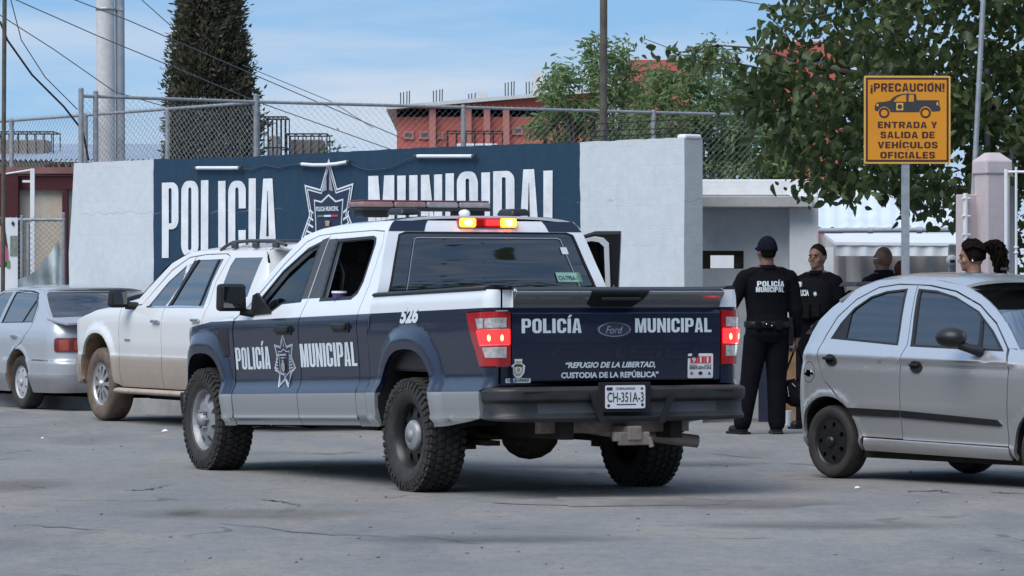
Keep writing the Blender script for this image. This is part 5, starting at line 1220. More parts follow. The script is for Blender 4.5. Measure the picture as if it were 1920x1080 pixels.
# ------------------------------------------------------------------ silver hatchback at the right edge
def build_hatch():
    t = R_(35.5)
    root = thing('silver_hatchback', 'small silver hatchback with tinted windows and black door strips, cut off by the right edge', 'car', (2.91, 30.19, 0), math.pi + t)
    A1 = (2.34, .27, .33, .33, 2.1, .012, 1.02, 1.18); A2 = (.03, .27, .33, .335, 2.1, .016, 1.02, 1.2)
    W = [(.20, .66), (.24, .70), (.30, .725), (.33, .715), (.48, .735), (.62, .745), (.80, .742), (.86, .735), (.885, .748), (.93, .735), (.99, .70), (1.05, .675), (1.25, .60), (1.40, .53), (1.45, .495), (1.49, .44)]
    m = bands_paint('silver metallic paint', [(-9, (.64, .65, .65))], 0, .27, .6, .72, (.36, (.22, .19, .17), .4))
    K = Kit(root, W, .745, -.46, .26, 3.02, .3, .03, .1, arches=[A1, A2], rake=.012, dr=[(.2, .05), (.4, .0), (.65, .0), (.9, .05), (1.05, .10), (1.4, .30), (1.5, .36)])
    rwn = [(.04, 1.03), (.17, 1.16), (.33, 1.28), (.52, 1.37), (.60, 1.395), (.715, 1.395), (.755, 1.01)]
    rwn = [(.00, 1.03), (.06, 1.14), (.16, 1.25), (.30, 1.335), (.45, 1.375), (.66, 1.395), (.74, 1.00)]
    fwn = [(.90, .995), (.80, 1.395), (1.0, 1.385), (1.22, 1.345), (1.50, 1.25), (1.70, 1.12), (1.86, .985)]
    rdo = [(.82, .325), (.82, .90), (.845, 1.0), (.755, 1.425), (.55, 1.425), (.35, 1.40), (.15, 1.31), (.0, 1.18), (-.07, 1.05), (-.10, .95), (-.085, .85), (-.02, .72), (.12, .63), (.26, .53), (.34, .42), (.385, .335), (.395, .325)]
    fdo = [(.828, .32), (.828, .90), (.853, 1.0), (.763, 1.425), (.9, 1.42), (1.2, 1.382), (1.5, 1.29), (1.72, 1.165), (1.90, 1.0), (1.96, .88), (1.94, .32)]
    qtr = [(.36, .22), (.385, .325), (.333, .42), (.252, .53), (.113, .622), (-.03, .712), (-.095, .85), (-.11, .95), (-.08, 1.055), (-.01, 1.187), (.145, 1.32), (.345, 1.41), (.55, 1.436), (.9, 1.431), (1.2, 1.393), (1.5, 1.301), (1.725, 1.177), (1.92, 1.0), (2.02, 1.0), (1.80, 1.19), (1.55, 1.335), (1.25, 1.43), (.9, 1.468), (.55, 1.475), (.30, 1.455), (.12, 1.40), (-.10, 1.25), (-.30, 1.07), (-.75, 1.03), (K.s0, 1.02), (K.s0, .30), (-.7, .26), (-.335, .22)] + arch_pts(A2, .22)[::-1]
    K.side('rear_quarter', [qtr], m, du=.04, dv=.035)
    rd = K.side('rear_door', [rdo, rwn], m, du=.05, dv=.035); fd = K.side('front_door', [fdo, fwn], m, du=.06, dv=.035)
    K.side('front_fender', [[(1.95, .32), (1.97, .88), (1.93, 1.0), (2.03, .99), (2.3, .93), (2.7, .835), (2.9, .78), (3.1, .745), (K.s1, .74), (K.s1, .25), (2.72, .22)] + arch_pts(A1, .22)], m, du=.05)
    K.side('sill', [[(.39, .22), (.41, .315), (1.95, .31), (1.95, .22)]], m, off=.006)
    for nm, lp, par, c in (('window_glass', rwn, rd[0], (.42, 1.2)), ('window_glass', fwn, fd[0], (1.25, 1.18))):
        K.side(nm, [lp], M['glass_dark'], par, -.008, (1, -1), 0)
        K.side('window_seal', [[offset_poly(lp, 1.035, c), offset_poly(lp, .955, c)]], M['black'], par, .002, (1, -1), .01)
    K.side('window_bar', [[(1.60, 1.0), (1.635, 1.0), (1.575, 1.20), (1.545, 1.215)]], M['black'], fd[0], .002, (1,), .01)
    K.side('window_corner', [[(.02, 1.04), (.075, 1.14), (.14, 1.21), (.155, 1.03)]], M['black'], rd[0], .001, (1,), .01)
    for y, par in ((.06, rd[0]), (1.00, fd[0])):
        c = (y, .872 + (0 if y < .5 else -.025))
        mb = sheet('handle', [[circ(c[0], c[1], .062, 20, .042)]], lambda u, v: K.P(u, v, 1, .012), M['matt_black'], par, .05, .03, .014, out=lambda p: Vector((1, 0, 0)))
        g = MB(); q = K.P(c[0] - .01, c[1] + .012, 1, .024); g.box(q, (.02, .10, .022), bev=.007); g.build('handle_grip', M['black'], mb)
    K.side('side_moulding', [[(.275, .475), (.262, .528), (.815, .528), (.815, .478)]], M['black'], rd[0], .012, (1, -1), .016); K.side('side_moulding', [[(.832, .478), (.832, .528), (1.86, .50), (1.90, .468), (1.88, .455)]], M['black'], fd[0], .012, (1, -1), .016)
    K.side('fuel_flap', [[circ(-.20, .775, .072, 22, .078), circ(-.20, .775, .066, 22, .072)]], M['grey_plastic'], off=.001, sides=(1,), thick=.004, du=.03)
    K.side('fuel_badge', [[[(-.255, .768), (-.225, .77), (-.22, .79), (-.175, .79), (-.17, .775), (-.14, .773), (-.14, .76), (-.17, .758), (-.175, .745), (-.22, .745), (-.225, .756), (-.255, .755)]]], M['chrome'], off=.006, sides=(1,), thick=.006)
    # mirror
    mb = MB(); mb.ball((.875, 1.52, 1.05), .125, squash=(.80, 1.0, .58), n=18); mb.tube([(.85, 1.58, 1.00), (.80, 1.63, .972), (.72, 1.66, .955)], [.034, .030, .045], 8); mb.build('mirror', M['black'], root)
    mb = MB(); mb.ball((-.865, 1.53, 1.045), .115, squash=(.85, .62, .74), n=16); mb.tube([(-.80, 1.60, .98), (-.70, 1.70, .95)], .035, 8); mb.build('mirror', M['black'], root)
    E1 = pch([(.95, 2.08), (1.0, 2.02), (1.19, 1.80), (1.335, 1.55), (1.43, 1.25), (1.47, .95)])
    K.patch('windscreen', [[(-.96, 1.0), (.96, 1.0), (.96, 1.40), (-.96, 1.40)]], E1, M['glass_dark'], bow=-.16, off=(0, .004, 0), sgn=1, thick=0)
    K.patch('windscreen_frame', [[(-1, .97), (1, .97), (1, 1.43), (-1, 1.43)], [(-.95, 1.01), (.95, 1.01), (.95, 1.395), (-.95, 1.395)]], E1, m, bow=-.16, sgn=1, thick=.01)
    wr = lin([(-.02, .60), (.12, .53), (.30, .49), (.55, .462), (.9, .47), (1.25, .50)]); zr = pch([(-.02, 1.31), (.12, 1.40), (.30, 1.455), (.55, 1.475), (.9, 1.468), (1.25, 1.43)])
    K.top('roof', -.02, 1.26, wr, zr, .045, m, p=3.5, bow0=-.04, bow1=.15)
    mb = MB(); mb.box((0, -.06, 1.425), (1.0, .20, .035), bev=.012, taper=(.94, .8)); mb.build('spoiler', M['black'], root)
    mb = MB(); mb.box((.0, 1.12, 1.535), (.03, .07, .018), bev=.006); mb.build('antenna', M['black'], root)
    K.patch('back_window', [[(-.95, 1.05), (.95, 1.05), (.95, 1.38), (-.95, 1.38)]], pch([(1.0, -.40), (1.2, -.22), (1.40, .02), (1.45, .1)]), M['glass_dark'], bow=.05, thick=0)
    K.top('bonnet', 2.0, 2.98, lin([(2.0, .70), (2.3, .735), (2.72, .742), (2.85, .71), (2.93, .65), (2.98, .59)]), pch([(2.0, .985), (2.3, .92), (2.7, .83), (2.98, .74)]), .06, m, p=3, bow0=.14)
    K.wells(M['matt_black'], .22, .4)
    mb = MB(); mb.box((0, 1.2, .29), (1.2, 2.9, .12)); mb.box((0, 1.2, .225), (1.24, 2.75, .13)); mb.build('underbody', M['under'], root)
    for y in (.03, 2.34):
        for sd in (1, -1): make_wheel(root, Vector((sd * .65, y, .27)), sd, .27, .165, .185, 'cover', M['rubber'], M['black_steel'], n=44)
    K.side('headlight', [[(2.70, .60), (2.72, .79), (3.0, .74), (3.25, .66), (3.1, .58)]], M['clear_lens'], off=.006, thick=.02, du=.04)
    K.side('grille', [[(3.34, .58), (3.34, .66), (K.s1, .66), (K.s1, .58)], [(3.3, .30), (3.3, .40), (K.s1, .40), (K.s1, .30)]][:1], M['black'], off=.006, thick=.02)
    for sd in (1, -1):
        sheet('tail_lamp', [[[(-.54, .78), (-.50, 1.0), (-.70, 1.0), (-.68, .78)]]], lambda u, v, sd=sd: K.P(u, v, sd, .006), M['red_lens'], root, .04, .05, .02, out=lambda p: Vector((p.x, -1, 0)))
build_hatch()
# ------------------------------------------------------------------ people
def rings(mb, R, n=20, M=None, p=2.3):
    V = []; Fc = []
    for (z, rx, ry, cx, cy) in R:
        for k in range(n):
            a = 2 * math.pi * k / n; c, s_ = math.cos(a), math.sin(a)
            V.append((cx + rx * math.copysign(abs(c) ** (2 / p), c), cy + ry * math.copysign(abs(s_) ** (2 / p), s_), z))
    for i in range(len(R) - 1):
        for k in range(n): Fc.append((i * n + k, i * n + (k + 1) % n, (i + 1) * n + (k + 1) % n, (i + 1) * n + k))
    Fc += [tuple(range(n - 1, -1, -1)), tuple((len(R) - 1) * n + k for k in range(n))]
    return mb.add(V, Fc, True, 0, M)
def limb(mb, pts, r):
    P = [Vector(p) for p in pts]; Q = []; rr = []
    for i in range(len(P) - 1):
        for k in range(5): t = k / 5; Q.append(P[i].lerp(P[i + 1], t)); rr.append(r[i] + (r[i + 1] - r[i]) * t)
    Q.append(P[-1]); rr.append(r[-1]); mb.tube(Q, rr, 14)
    for i, p in enumerate(P): mb.ball(p, r[i] * .99, n=12)
def hand(mb, w, d, up, side, curl=.5):
    """w wrist, d pointing along the hand, up = back of the hand, side = +1 thumb towards d x up"""
    d = d.normalized(); s_ = d.cross(up).normalized() * side; up = s_.cross(d).normalized() * side
    pal = w + d * .05
    Mx = Matrix((( *s_, 0), (*d, 0), (*up, 0), (0, 0, 0, 1))).transposed(); Mx.translation = pal
    mb.box((0, 0, 0), (.078, .095, .030), Mx, bev=.012)
    pr = w - d * .03; mb.tube([pr, w, w + d * .02], [.030, .028, .030], 10, ell=.8)
    for i, (off, ln) in enumerate(((.030, .072), (.010, .080), (-.010, .075), (-.030, .060))):
        b = pal + d * .042 + s_ * off; c1 = curl * (.8 + .12 * i); pts = [b - d * .02, b]; dd = d.copy(); q = b.copy()
        for k, fr in enumerate((.45, .32, .23)):
            dd = (Matrix.Rotation(-c1 * side * 1.0, 3, s_) @ dd) if True else dd
            if dd.dot(up) > .05 and curl > 0: dd = (Matrix.Rotation(2 * c1 * side, 3, s_) @ dd)
            q = q + dd.normalized() * ln * fr; pts.append(q.copy())
        mb.tube(pts, [.0105, .0105, .0100, .0092, .0078], 8)
        mb.ball(pts[-1], .0078, n=8)
    t0 = pal - d * .02 + s_ * .035; t1 = t0 + (d * .5 + s_ * .7 - up * .3).normalized() * .035; t2 = t1 + (d * .9 + s_ * .2 - up * .35).normalized() * .032
    mb.tube([t0 - s_ * .01, t0, t1, t2], [.014, .014, .0115, .009], 8); mb.ball(t2, .009, n=8)
def head_parts(mb, M):
    mb.ball((0, -.008, 1.672), .1, M, n=24, squash=(.775, .96, 1.10))
    mb.ball((0, .026, 1.605), .1, M, n=20, squash=(.60, .66, .66))
    mb.ball((0, .066, 1.570), .03, M, n=12, squash=(1.0, .8, .75))
    mb.ball((0, .070, 1.690), .04, M, n=14, squash=(1.35, .55, .50))
    mb.tube([(0, .084, 1.668), (0, .098, 1.645), (0, .106, 1.628)], [.009, .012, .016], 8, M)
    for s_ in (-1, 1):
        mb.ball((s_ * .012, .094, 1.624), .010, M, n=8)
        mb.ball((s_ * .042, .058, 1.632), .028, M, n=10)
        mb.ball((s_ * .078, -.008, 1.650), .03, M, n=10, squash=(.34, .62, 1.05))
    mb.ball((0, .080, 1.598), .016, M, n=10, squash=(1.5, .6, .55)); mb.ball((0, .078, 1.588), .015, M, n=10, squash=(1.4, .6, .55))
def person(label, pos, rz, H, arms, legs, mats, head_rz=0, head_tilt=0, bulk=1.0, female=False, vox=.008, group=None, lean=0):
    """mats: skin, shirt, trousers"""
    root = thing('person', label, 'person', pos, rz, group); k = H / 1.78; root.scale = (k, k, k)
    mb = MB(); B = bulk
    rings(mb, [(.83, .13 * B, .10 * B, 0, -.01), (.90, .172 * B, .122 * B, 0, -.015), (.98, .170 * B, .122 * B, 0, -.01), (1.08, .158 * B, .115 * B, 0, 0), (1.2, .168 * B, .122 * B, 0, .004), (1.32, .186 * B, .130 * B, 0, .0), (1.40, .192 * B, .118 * B, 0, -.008), (1.44, .175, .098, 0, -.012), (1.475, .120, .080, 0, -.012), (1.495, .085, .070, 0, -.012), (1.52, .062, .062, 0, -.008), (1.60, .058, .060, 0, 0)])
    if female: mb.ball((0, .10, 1.31), .09, squash=(1.5, .7, .8), n=14)
    for (hip, knee, ank) in legs: limb(mb, [hip, knee, ank], [.102 * B, .090, .080])
    for (sh, el, wr, hd, up, sd_, cu) in arms:
        mb.tube([(0, -.012, 1.485), (sh[0] * .6, -.012, 1.462), (sh[0], sh[1], sh[2] + .012)], [.055, .060, .060], 12)
        limb(mb, [sh, el, wr], [.068 * B, .058 * B, .042]); hand(mb, Vector(wr), Vector(hd), Vector(up), sd_, cu)
    HM = Matrix.Translation((0, -.01, 1.53)) @ Matrix.Rotation(head_rz, 4, 'Z') @ Matrix.Rotation(head_tilt, 4, 'X') @ Matrix.Translation((0, .01, -1.53))
    head_parts(mb, HM)
    o = mb.build('body', mats[0], root)
    rm = o.modifiers.new('r', 'REMESH'); rm.mode = 'VOXEL'; rm.voxel_size = vox; rm.use_smooth_shade = True
    sm = o.modifiers.new('s', 'SMOOTH'); sm.factor = .5; sm.iterations = 3
    dg = bpy.context.evaluated_depsgraph_get(); me = bpy.data.meshes.new_from_object(o.evaluated_get(dg)); o.modifiers.clear(); old = o.data; o.data = me; bpy.data.meshes.remove(old)
    me.materials.clear()
    for m in mats: me.materials.append(m)
    co = np.zeros(len(me.polygons) * 3); me.polygons.foreach_get('center', co); co = co.reshape(-1, 3); mi = np.where(co[:, 2] > .99, 1, 2)
    mi[(co[:, 2] > 1.515) & (np.abs(co[:, 0]) < .14)] = 0
    for (sh, el, wr, hd, up, sd_, cu) in arms:
        w_ = np.array(wr); d = np.array(Vector(hd).normalized()); r_ = co - w_; mi[(np.linalg.norm(r_, axis=1) < .22) & (r_ @ d > -.004) & (np.linalg.norm(r_ - np.outer(r_ @ d, d), axis=1) < .09) & (np.abs(r_ @ d) < .22) & (np.linalg.norm(co[:, :2] - w_[:2], axis=1) < .2)] = 0
        near = (np.linalg.norm(r_ - np.outer(np.clip(r_ @ d, 0, .2), d), axis=1) < .08) & (r_ @ d > -.004); mi[(mi == 0) & ~near & (co[:, 2] < 1.5)] = 1
        mi[near] = 0
    me.polygons.foreach_set('material_index', mi.astype(np.int32)); me.polygons.foreach_set('use_smooth', [True] * len(me.polygons)); me.update()
    # face
    for s_ in (-1, 1):
        e = MB(); e.ball((s_ * .032, .082, 1.654), .0105, HM, n=10, squash=(1.25, .6, .75)); e.build('eye', M['eye'], root)
        e = MB(); e.tube([(s_ * .016, .094, 1.674), (s_ * .034, .093, 1.680), (s_ * .052, .080, 1.674)], [.004, .005, .003], 6, HM); e.build('eyebrow', M['hair'], root)
    e = MB(); e.tube([(-.024, .083, 1.595), (0, .092, 1.597), (.024, .083, 1.595)], [.003, .005, .003], 6, HM); e.build('mouth', M['lips'], root)
    return root, HM
def boots(root, legs):
    for (hip, knee, ank) in legs:
        mb = MB(); x, y, z = ank; a = math.atan2(x, 1) * .9
        Mx = Matrix.Translation((x, y, 0)) @ Matrix.Rotation(-x * 1.3, 4, 'Z')
        mb.tube([(0, 0, .02), (0, 0, .10), (0, -.005, .19)], [.052, .056, .062], 14, Mx); mb.box((0, .075, .045), (.098, .25, .07), Mx, bev=.03, taper=(.86, .9)); mb.box((0, .07, .012), (.104, .285, .024), Mx, bev=.008); mb.build('boot', M['leather'], root)
def hair_shell(mb, HM, k=1.06, ycut=.04, z0=1.60, n=22, lumps=0, seed=1, sq=(.775, .96, 1.10), slope=.55):
    """scalp hair: part of a slightly larger skull, open towards the face"""
    V = []; Fc = []; idx = {}; r = random.Random(seed); c = Vector((0, -.010, 1.674))
    for i in range(n // 2 + 1):
        th = math.pi * i / (n // 2) * .74
        for j in range(n):
            a = 2 * math.pi * j / n; q = Vector((.1 * k * sq[0] * math.sin(th) * math.cos(a), .1 * k * sq[1] * math.sin(th) * math.sin(a), .1 * k * sq[2] * math.cos(th)))
            q *= 1 + lumps * r.uniform(-1, 1); q += c
            lim = ycut + (q.z - 1.70) * slope
            if q.y > lim and q.z < 1.765: q.y = lim; q.x *= .93
            if q.z < z0: q.z = z0 + (q.z - z0) * .2
            V.append(q)
    for i in range(n // 2):
        for j in range(n): Fc.append((i * n + j, (i + 1) * n + j, (i + 1) * n + (j + 1) % n, i * n + (j + 1) % n))
    mb.add(V, Fc, True, 0, HM)
def vest(root, B=1.0, front=False):
    mb = MB(); V = [(1.06, .178 * B, .145 * B, 0, 0), (1.12, .184 * B, .15 * B, 0, 0), (1.25, .194 * B, .158 * B, 0, 0), (1.36, .198 * B, .155 * B, 0, -.004), (1.43, .165 * B, .125 * B, 0, -.01), (1.455, .12 * B, .10 * B, 0, -.012)]
    rings(mb, V, 28, p=2.8); vo = mb.build('vest', M['vest'], root); return vo
STRAIGHT = [((-.095, 0, .88), (-.12, .01, .49), (-.14, -.02, .10)), ((.095, 0, .88), (.12, .01, .49), (.14, -.02, .10))]
# --- officer standing with his back to the camera, bag in his right hand
def officer_back():
    P = (2.34, 37.2, ground_z(2.34, 37.2))
    legs = [((-.095, 0, .88), (-.155, .01, .49), (-.235, -.02, .10)), ((.095, 0, .88), (.09, .0, .49), (.085, -.03, .10))]
    arms = [((-.205, -.01, 1.415), (-.345, .0, 1.16), (-.36, .20, 1.06), (-.1, .9, -.15), (0, .1, 1), -1, .35),
            ((.205, -.01, 1.415), (.265, -.02, 1.13), (.285, .05, .875), (.02, .12, -1), (1, 0, 0), 1, .75)]
    root, HM = person('police officer in black uniform and cap seen from behind with a lettered back', P, R_(10), 1.80, arms, legs, [M['skin_dark'], M['uniform'], M['uniform']], head_rz=R_(14), bulk=1.18, vox=.007)
    boots(root, legs)
    mb = MB(); rings(mb, [(.965, .203, .15, 0, -.012), (.972, .212, .157, 0, -.012), (1.018, .212, .157, 0, -.012), (1.025, .203, .15, 0, -.012)], 28); be = mb.build('belt', M['leather'], root)
    for x, y, d in ((-.12, -.158, (.06, .035, .075)), (-.03, -.172, (.07, .03, .06)), (.07, -.168, (.06, .04, .085))):
        mb = MB(); mb.box((x, y, .99), d, bev=.01); mb.build('belt_pouch', M['vest'], be)
    mb = MB(); mb.ball((-.05, -.192, 1.0), .008, n=8); mb.build('belt_stud', M['chrome'], be)
    mb = MB(); mb.ball((.0, -.192, .985), .007, n=8); mb.build('belt_stud', M['chrome'], be)
    mb = MB(); mb.box((.205, -.02, .90), (.055, .12, .20), bev=.015); mb.box((.205, -.05, 1.01), (.04, .05, .10), bev=.01); mb.build('holster', M['leather'], be)
    # cap
    mb = MB(); hair_shell(mb, HM, 1.13, .09, 1.665, slope=.1, sq=(.80, .98, 1.12)); mb.tube([(-.07, .07, 1.690), (-.045, .13, 1.682), (0, .155, 1.680), (.045, .13, 1.682), (.07, .07, 1.690)], [.006, .010, .012, .010, .006], 6, HM); mb.build('cap', M['uniform_navy'], root)
    mb = MB(); hair_shell(mb, HM, 1.035, .02, 1.60); mb.build('hair', M['hair'], root)
    # lettering across the back of the shirt
    def bk(u, v):
        ry = float(np.interp(v, [1.2, 1.32, 1.40, 1.45], [.122 * 1.18, .130 * 1.18, .118 * 1.18, .112])); rx = .22; a = min(1, abs(u) / rx); cy = float(np.interp(v, [1.2, 1.32, 1.40], [.004, .0, -.008]))
        return Vector((u, cy - ry * (1 - a ** 2.3) ** (1 / 2.3) - .008, v))
    V = []; Fc = []
    for s_, u0, v0, w_, h_ in (('POLICÍA', -.125, 1.338, .25, .062), ('MUNICIPAL', -.135, 1.288, .26, .046)):
        ll, wd = block(s_, .62, .23, .19, .09)
        for loops in place(ll, u0, v0, w_ / wd, h_ * (.80 if 'Í' in s_ else 1)):
            T, tf = tri2d(loops[0], loops[1:]); b = len(V); V += [tuple(bk(x, z)) for x, z in T]; Fc += [[i + b for i in f] for f in tf]
    raw('back_lettering', V, Fc, M['decal'], root)
    # shirt collar and epaulettes
    mb = MB(); rings(mb, [(1.485, .078, .078, 0, -.010), (1.50, .082, .082, 0, -.012), (1.535, .074, .076, 0, -.01)], 20); mb.build('collar', M['uniform'], root)
    # bag hanging from his right hand
    k = 1.80 / 1.78; hw = root.matrix_basis @ Vector((.29, .065, .80))
    hw = Matrix.Translation(P) @ Matrix.Rotation(R_(10), 4, 'Z') @ Vector((.29 * k, .062 * k, .785 * k))
    bag = thing('black_bag', 'slack black bag with long straps hanging from the hand of the officer seen from behind', 'bag', (hw.x, hw.y, hw.z), R_(8))
    mb = MB(); n = 22; r = random.Random(4); V = []; Fc = []
    rr = [(-.30, .02), (-.315, .10), (-.36, .145), (-.44, .16), (-.50, .145), (-.53, .08), (-.535, .01)]
    for z, rx in rr:
        for j in range(n):
            a = 2 * math.pi * j / n; q = 1 + .10 * math.sin(3 * a + z * 18) + r.uniform(-.05, .05); V.append((rx * q * math.cos(a) * 1.0 + .0, rx * .55 * q * math.sin(a), z + .015 * math.sin(2 * a + 1)))
    for i in range(len(rr) - 1):
        for j in range(n): Fc.append((i * n + j, i * n + (j + 1) % n, (i + 1) * n + (j + 1) % n, (i + 1) * n + j))
    mb.add(V, Fc, True); mb.build('bag_body', M['vest'], bag)
    for sx, tw in ((-1, .03), (1, -.02)):
        mb = MB(); mb.tube([(sx * .005, tw, .0), (sx * .035, tw, -.08), (sx * .095, tw * 1.3, -.24), (sx * .115, tw, -.36)], [.022, .024, .026, .022], 8, ell=.35); mb.build('strap', M['uniform'], bag)
    mb = MB(); mb.tube([(-.06, -.09, -.33), (-.03, -.10, -.36)], .006, 6); mb.build('buckle', M['chrome'], bag)
    mb = MB(); mb.tube([(-.10, -.075, -.36), (-.09, -.088, -.45)], .004, 6); mb.build('buckle', M['chrome'], bag)
officer_back()
# --- officer facing the camera
def officer_front():
    P = (2.90, 38.5, ground_z(2.9, 38.5))
    arms = [((.205, -.01, 1.415), (.27, -.02, 1.17), (.17, .21, 1.19), (-.4, .75, .25), (.4, .3, .85), -1, .5), ((-.205, -.01, 1.415), (-.27, -.02, 1.15), (-.20, .16, 1.02), (.5, .8, -.1), (0, 0, 1), 1, .6)]
    root, HM = person('bareheaded police officer in a loaded black vest, facing the camera beside the booth', P, R_(140), 1.75, arms, STRAIGHT, [M['skin'], M['uniform'], M['uniform']], head_rz=R_(6), bulk=1.12, vox=.007)
    boots(root, STRAIGHT)
    mb = MB(); hair_shell(mb, HM, 1.065, .040, 1.64, slope=.70, lumps=.008); mb.build('hair', M['hair_grey'], root)
    v = vest(root, 1.12)
    for x, z, d, m in ((-.10, 1.15, (.085, .05, .14), 'vest'), (0, 1.14, (.085, .05, .15), 'vest'), (.10, 1.15, (.085, .05, .14), 'vest'), (.07, 1.36, (.08, .03, .05), 'vest')):
        mb = MB(); mb.box((x, .172 - abs(x) * .25, z), d, bev=.012); mb.build('vest_pouch', M[m], v)
    mb = MB(); mb.box((.10, .168, 1.395), (.075, .025, .05), bev=.008); mb.box((.10, .184, 1.395), (.045, .01, .03)); mb.build('body_camera', M['plastic_white'], v)
    write('vest_print', [('POLICIA', .125, 1.285, -.16, .06, .04)], lambda u, w_: Vector((u, (.192 - abs(u) * .16), w_)), M['decal'], v)
    mb = MB(); mb.prism([(-.095 + .026 * math.cos(a) * (1 if i % 2 else .5), 1.305 + .026 * math.sin(a) * (1 if i % 2 else .5)) for i, a in enumerate(np.linspace(0, 2 * math.pi, 13)[:-1])], .004, Matrix.Translation((0, .166, 0))); mb.build('vest_badge', M['decal'], v)
    mb = MB(); rings(mb, [(1.485, .08, .08, 0, -.008), (1.50, .084, .084, 0, -.010), (1.532, .076, .078, 0, -.008)], 20); mb.build('collar', M['uniform'], root)
    mb = MB(); mb.tube([(.15, .06, 1.44), (.13, .13, 1.38), (.12, .16, 1.30)], .006, 6); mb.build('radio_cord', M['leather'], v)
officer_front()
REST = [((-.205, -.01, 1.415), (-.26, -.03, 1.14), (-.25, .05, .88), (0, .12, -1), (-1, 0, 0), -1, .5), ((.205, -.01, 1.415), (.26, -.03, 1.14), (.25, .05, .88), (0, .12, -1), (1, 0, 0), 1, .5)]
def bald_man():
    P = (3.57, 39.0, ground_z(3.57, 39))
    root, HM = person('bald man with glasses and a dark jacket collar, head turned away, behind the silver hatchback', P, R_(38), 1.735, REST, STRAIGHT, [M['skin_dark'], M['uniform_navy'], M['uniform']], head_rz=R_(8), bulk=1.12, vox=.009)
    boots(root, STRAIGHT)
    mb = MB(); rings(mb, [(1.455, .12, .10, 0, -.012), (1.50, .105, .098, 0, -.012), (1.548, .088, .090, 0, -.008), (1.552, .075, .078, 0, -.008)], 22); mb.build('jacket_collar', M['uniform_navy'], root)
    mb = MB()
    for s_ in (-1, 1): mb.tube([(s_ * .078, -.01, 1.662), (s_ * .074, .06, 1.660), (s_ * .058, .098, 1.655)], .004, 6, HM)
    mb.tube([(-.058, .098, 1.655), (-.02, .110, 1.655), (.02, .110, 1.655), (.058, .098, 1.655)], .004, 6, HM); mb.build('glasses', M['chrome'], root)
bald_man()
def dark_haired():
    P = (3.90, 40.6, ground_z(3.9, 40.6))
    root, HM = person('person of whom only dark reddish hair shows, between bald man and sign post', P, R_(20), 1.60, REST, STRAIGHT, [M['skin_dark'], M['uniform'], M['uniform']], bulk=1.0, vox=.010)
    boots(root, STRAIGHT)
    mb = MB(); hair_shell(mb, HM, 1.12, .03, 1.56, lumps=.03); mb.build('hair', M['hair_brown'], root)
dark_haired()
def woman():
    P = (3.64, 32.0, .02)
    root, HM = person("woman in profile with a curly black ponytail, behind the silver hatchback's roof", P, R_(84), 1.74, REST, STRAIGHT, [M['skin'], M['uniform'], M['uniform']], head_rz=R_(0), head_tilt=R_(-6), bulk=.95, female=True, vox=.008)
    boots(root, STRAIGHT)
    mb = MB(); hair_shell(mb, HM, 1.15, .050, 1.628, lumps=.035, slope=.45); mb.build('hair', M['hair'], root)
    # curly ponytail: a bundle of wavy locks
    mb = MB(); r = random.Random(3); mb.ball((0, -.12, 1.72), .045, HM, n=12)
    for i in range(170):
        a = r.uniform(0, 6.28); w_ = r.uniform(.006, .046); pts = []; x0, z0 = math.cos(a) * w_, math.sin(a) * w_; l = r.uniform(.16, .28); ph = r.uniform(0, 6.28)
        for k in range(9):
            t = k / 8; sp = 1 + .75 * math.sin(t * 2.4); pts.append((x0 * sp + .018 * math.sin(t * 15 + ph), -.115 - .12 * math.sin(t * 1.7) - z0 * sp * .7 + .020 * math.cos(t * 15 + ph), 1.735 + z0 * .8 + .03 * math.sin(t * 3) - l * t * t))
        mb.tube(pts, [.005, .007, .008, .008, .008, .007, .007, .006, .003], 5, HM)
    for i in range(22):       # waves sweeping back from the hairline
        a = r.uniform(-1.5, 1.5); pts = []; ph = r.uniform(0, 6.28)
        for k in range(8):
            t = k / 7; th = -.75 + 1.9 * t; x = math.sin(a) * .088; q = math.cos(a)
            pts.append((x + .006 * math.sin(t * 9 + ph), -.010 - math.sin(th) * .112, 1.674 + math.cos(th) * .124 * (.35 + .65 * q) + .008 * math.sin(t * 11 + ph)))
        mb.tube(pts, [.004, .009, .012, .012, .012, .011, .009, .006], 6, HM)
    mb.build('ponytail', M['hair'], root)
    mb = MB(); mb.ball((-.082, -.006, 1.625), .009, HM, n=8); mb.ball((.082, -.006, 1.625), .009, HM, n=8); mb.build('ear_stud', M['chrome'], root)
    mb = MB(); rings(mb, [(1.48, .085, .08, 0, -.01), (1.51, .078, .076, 0, -.01), (1.535, .068, .070, 0, -.008)], 20); mb.build('collar', M['uniform'], root)
woman()
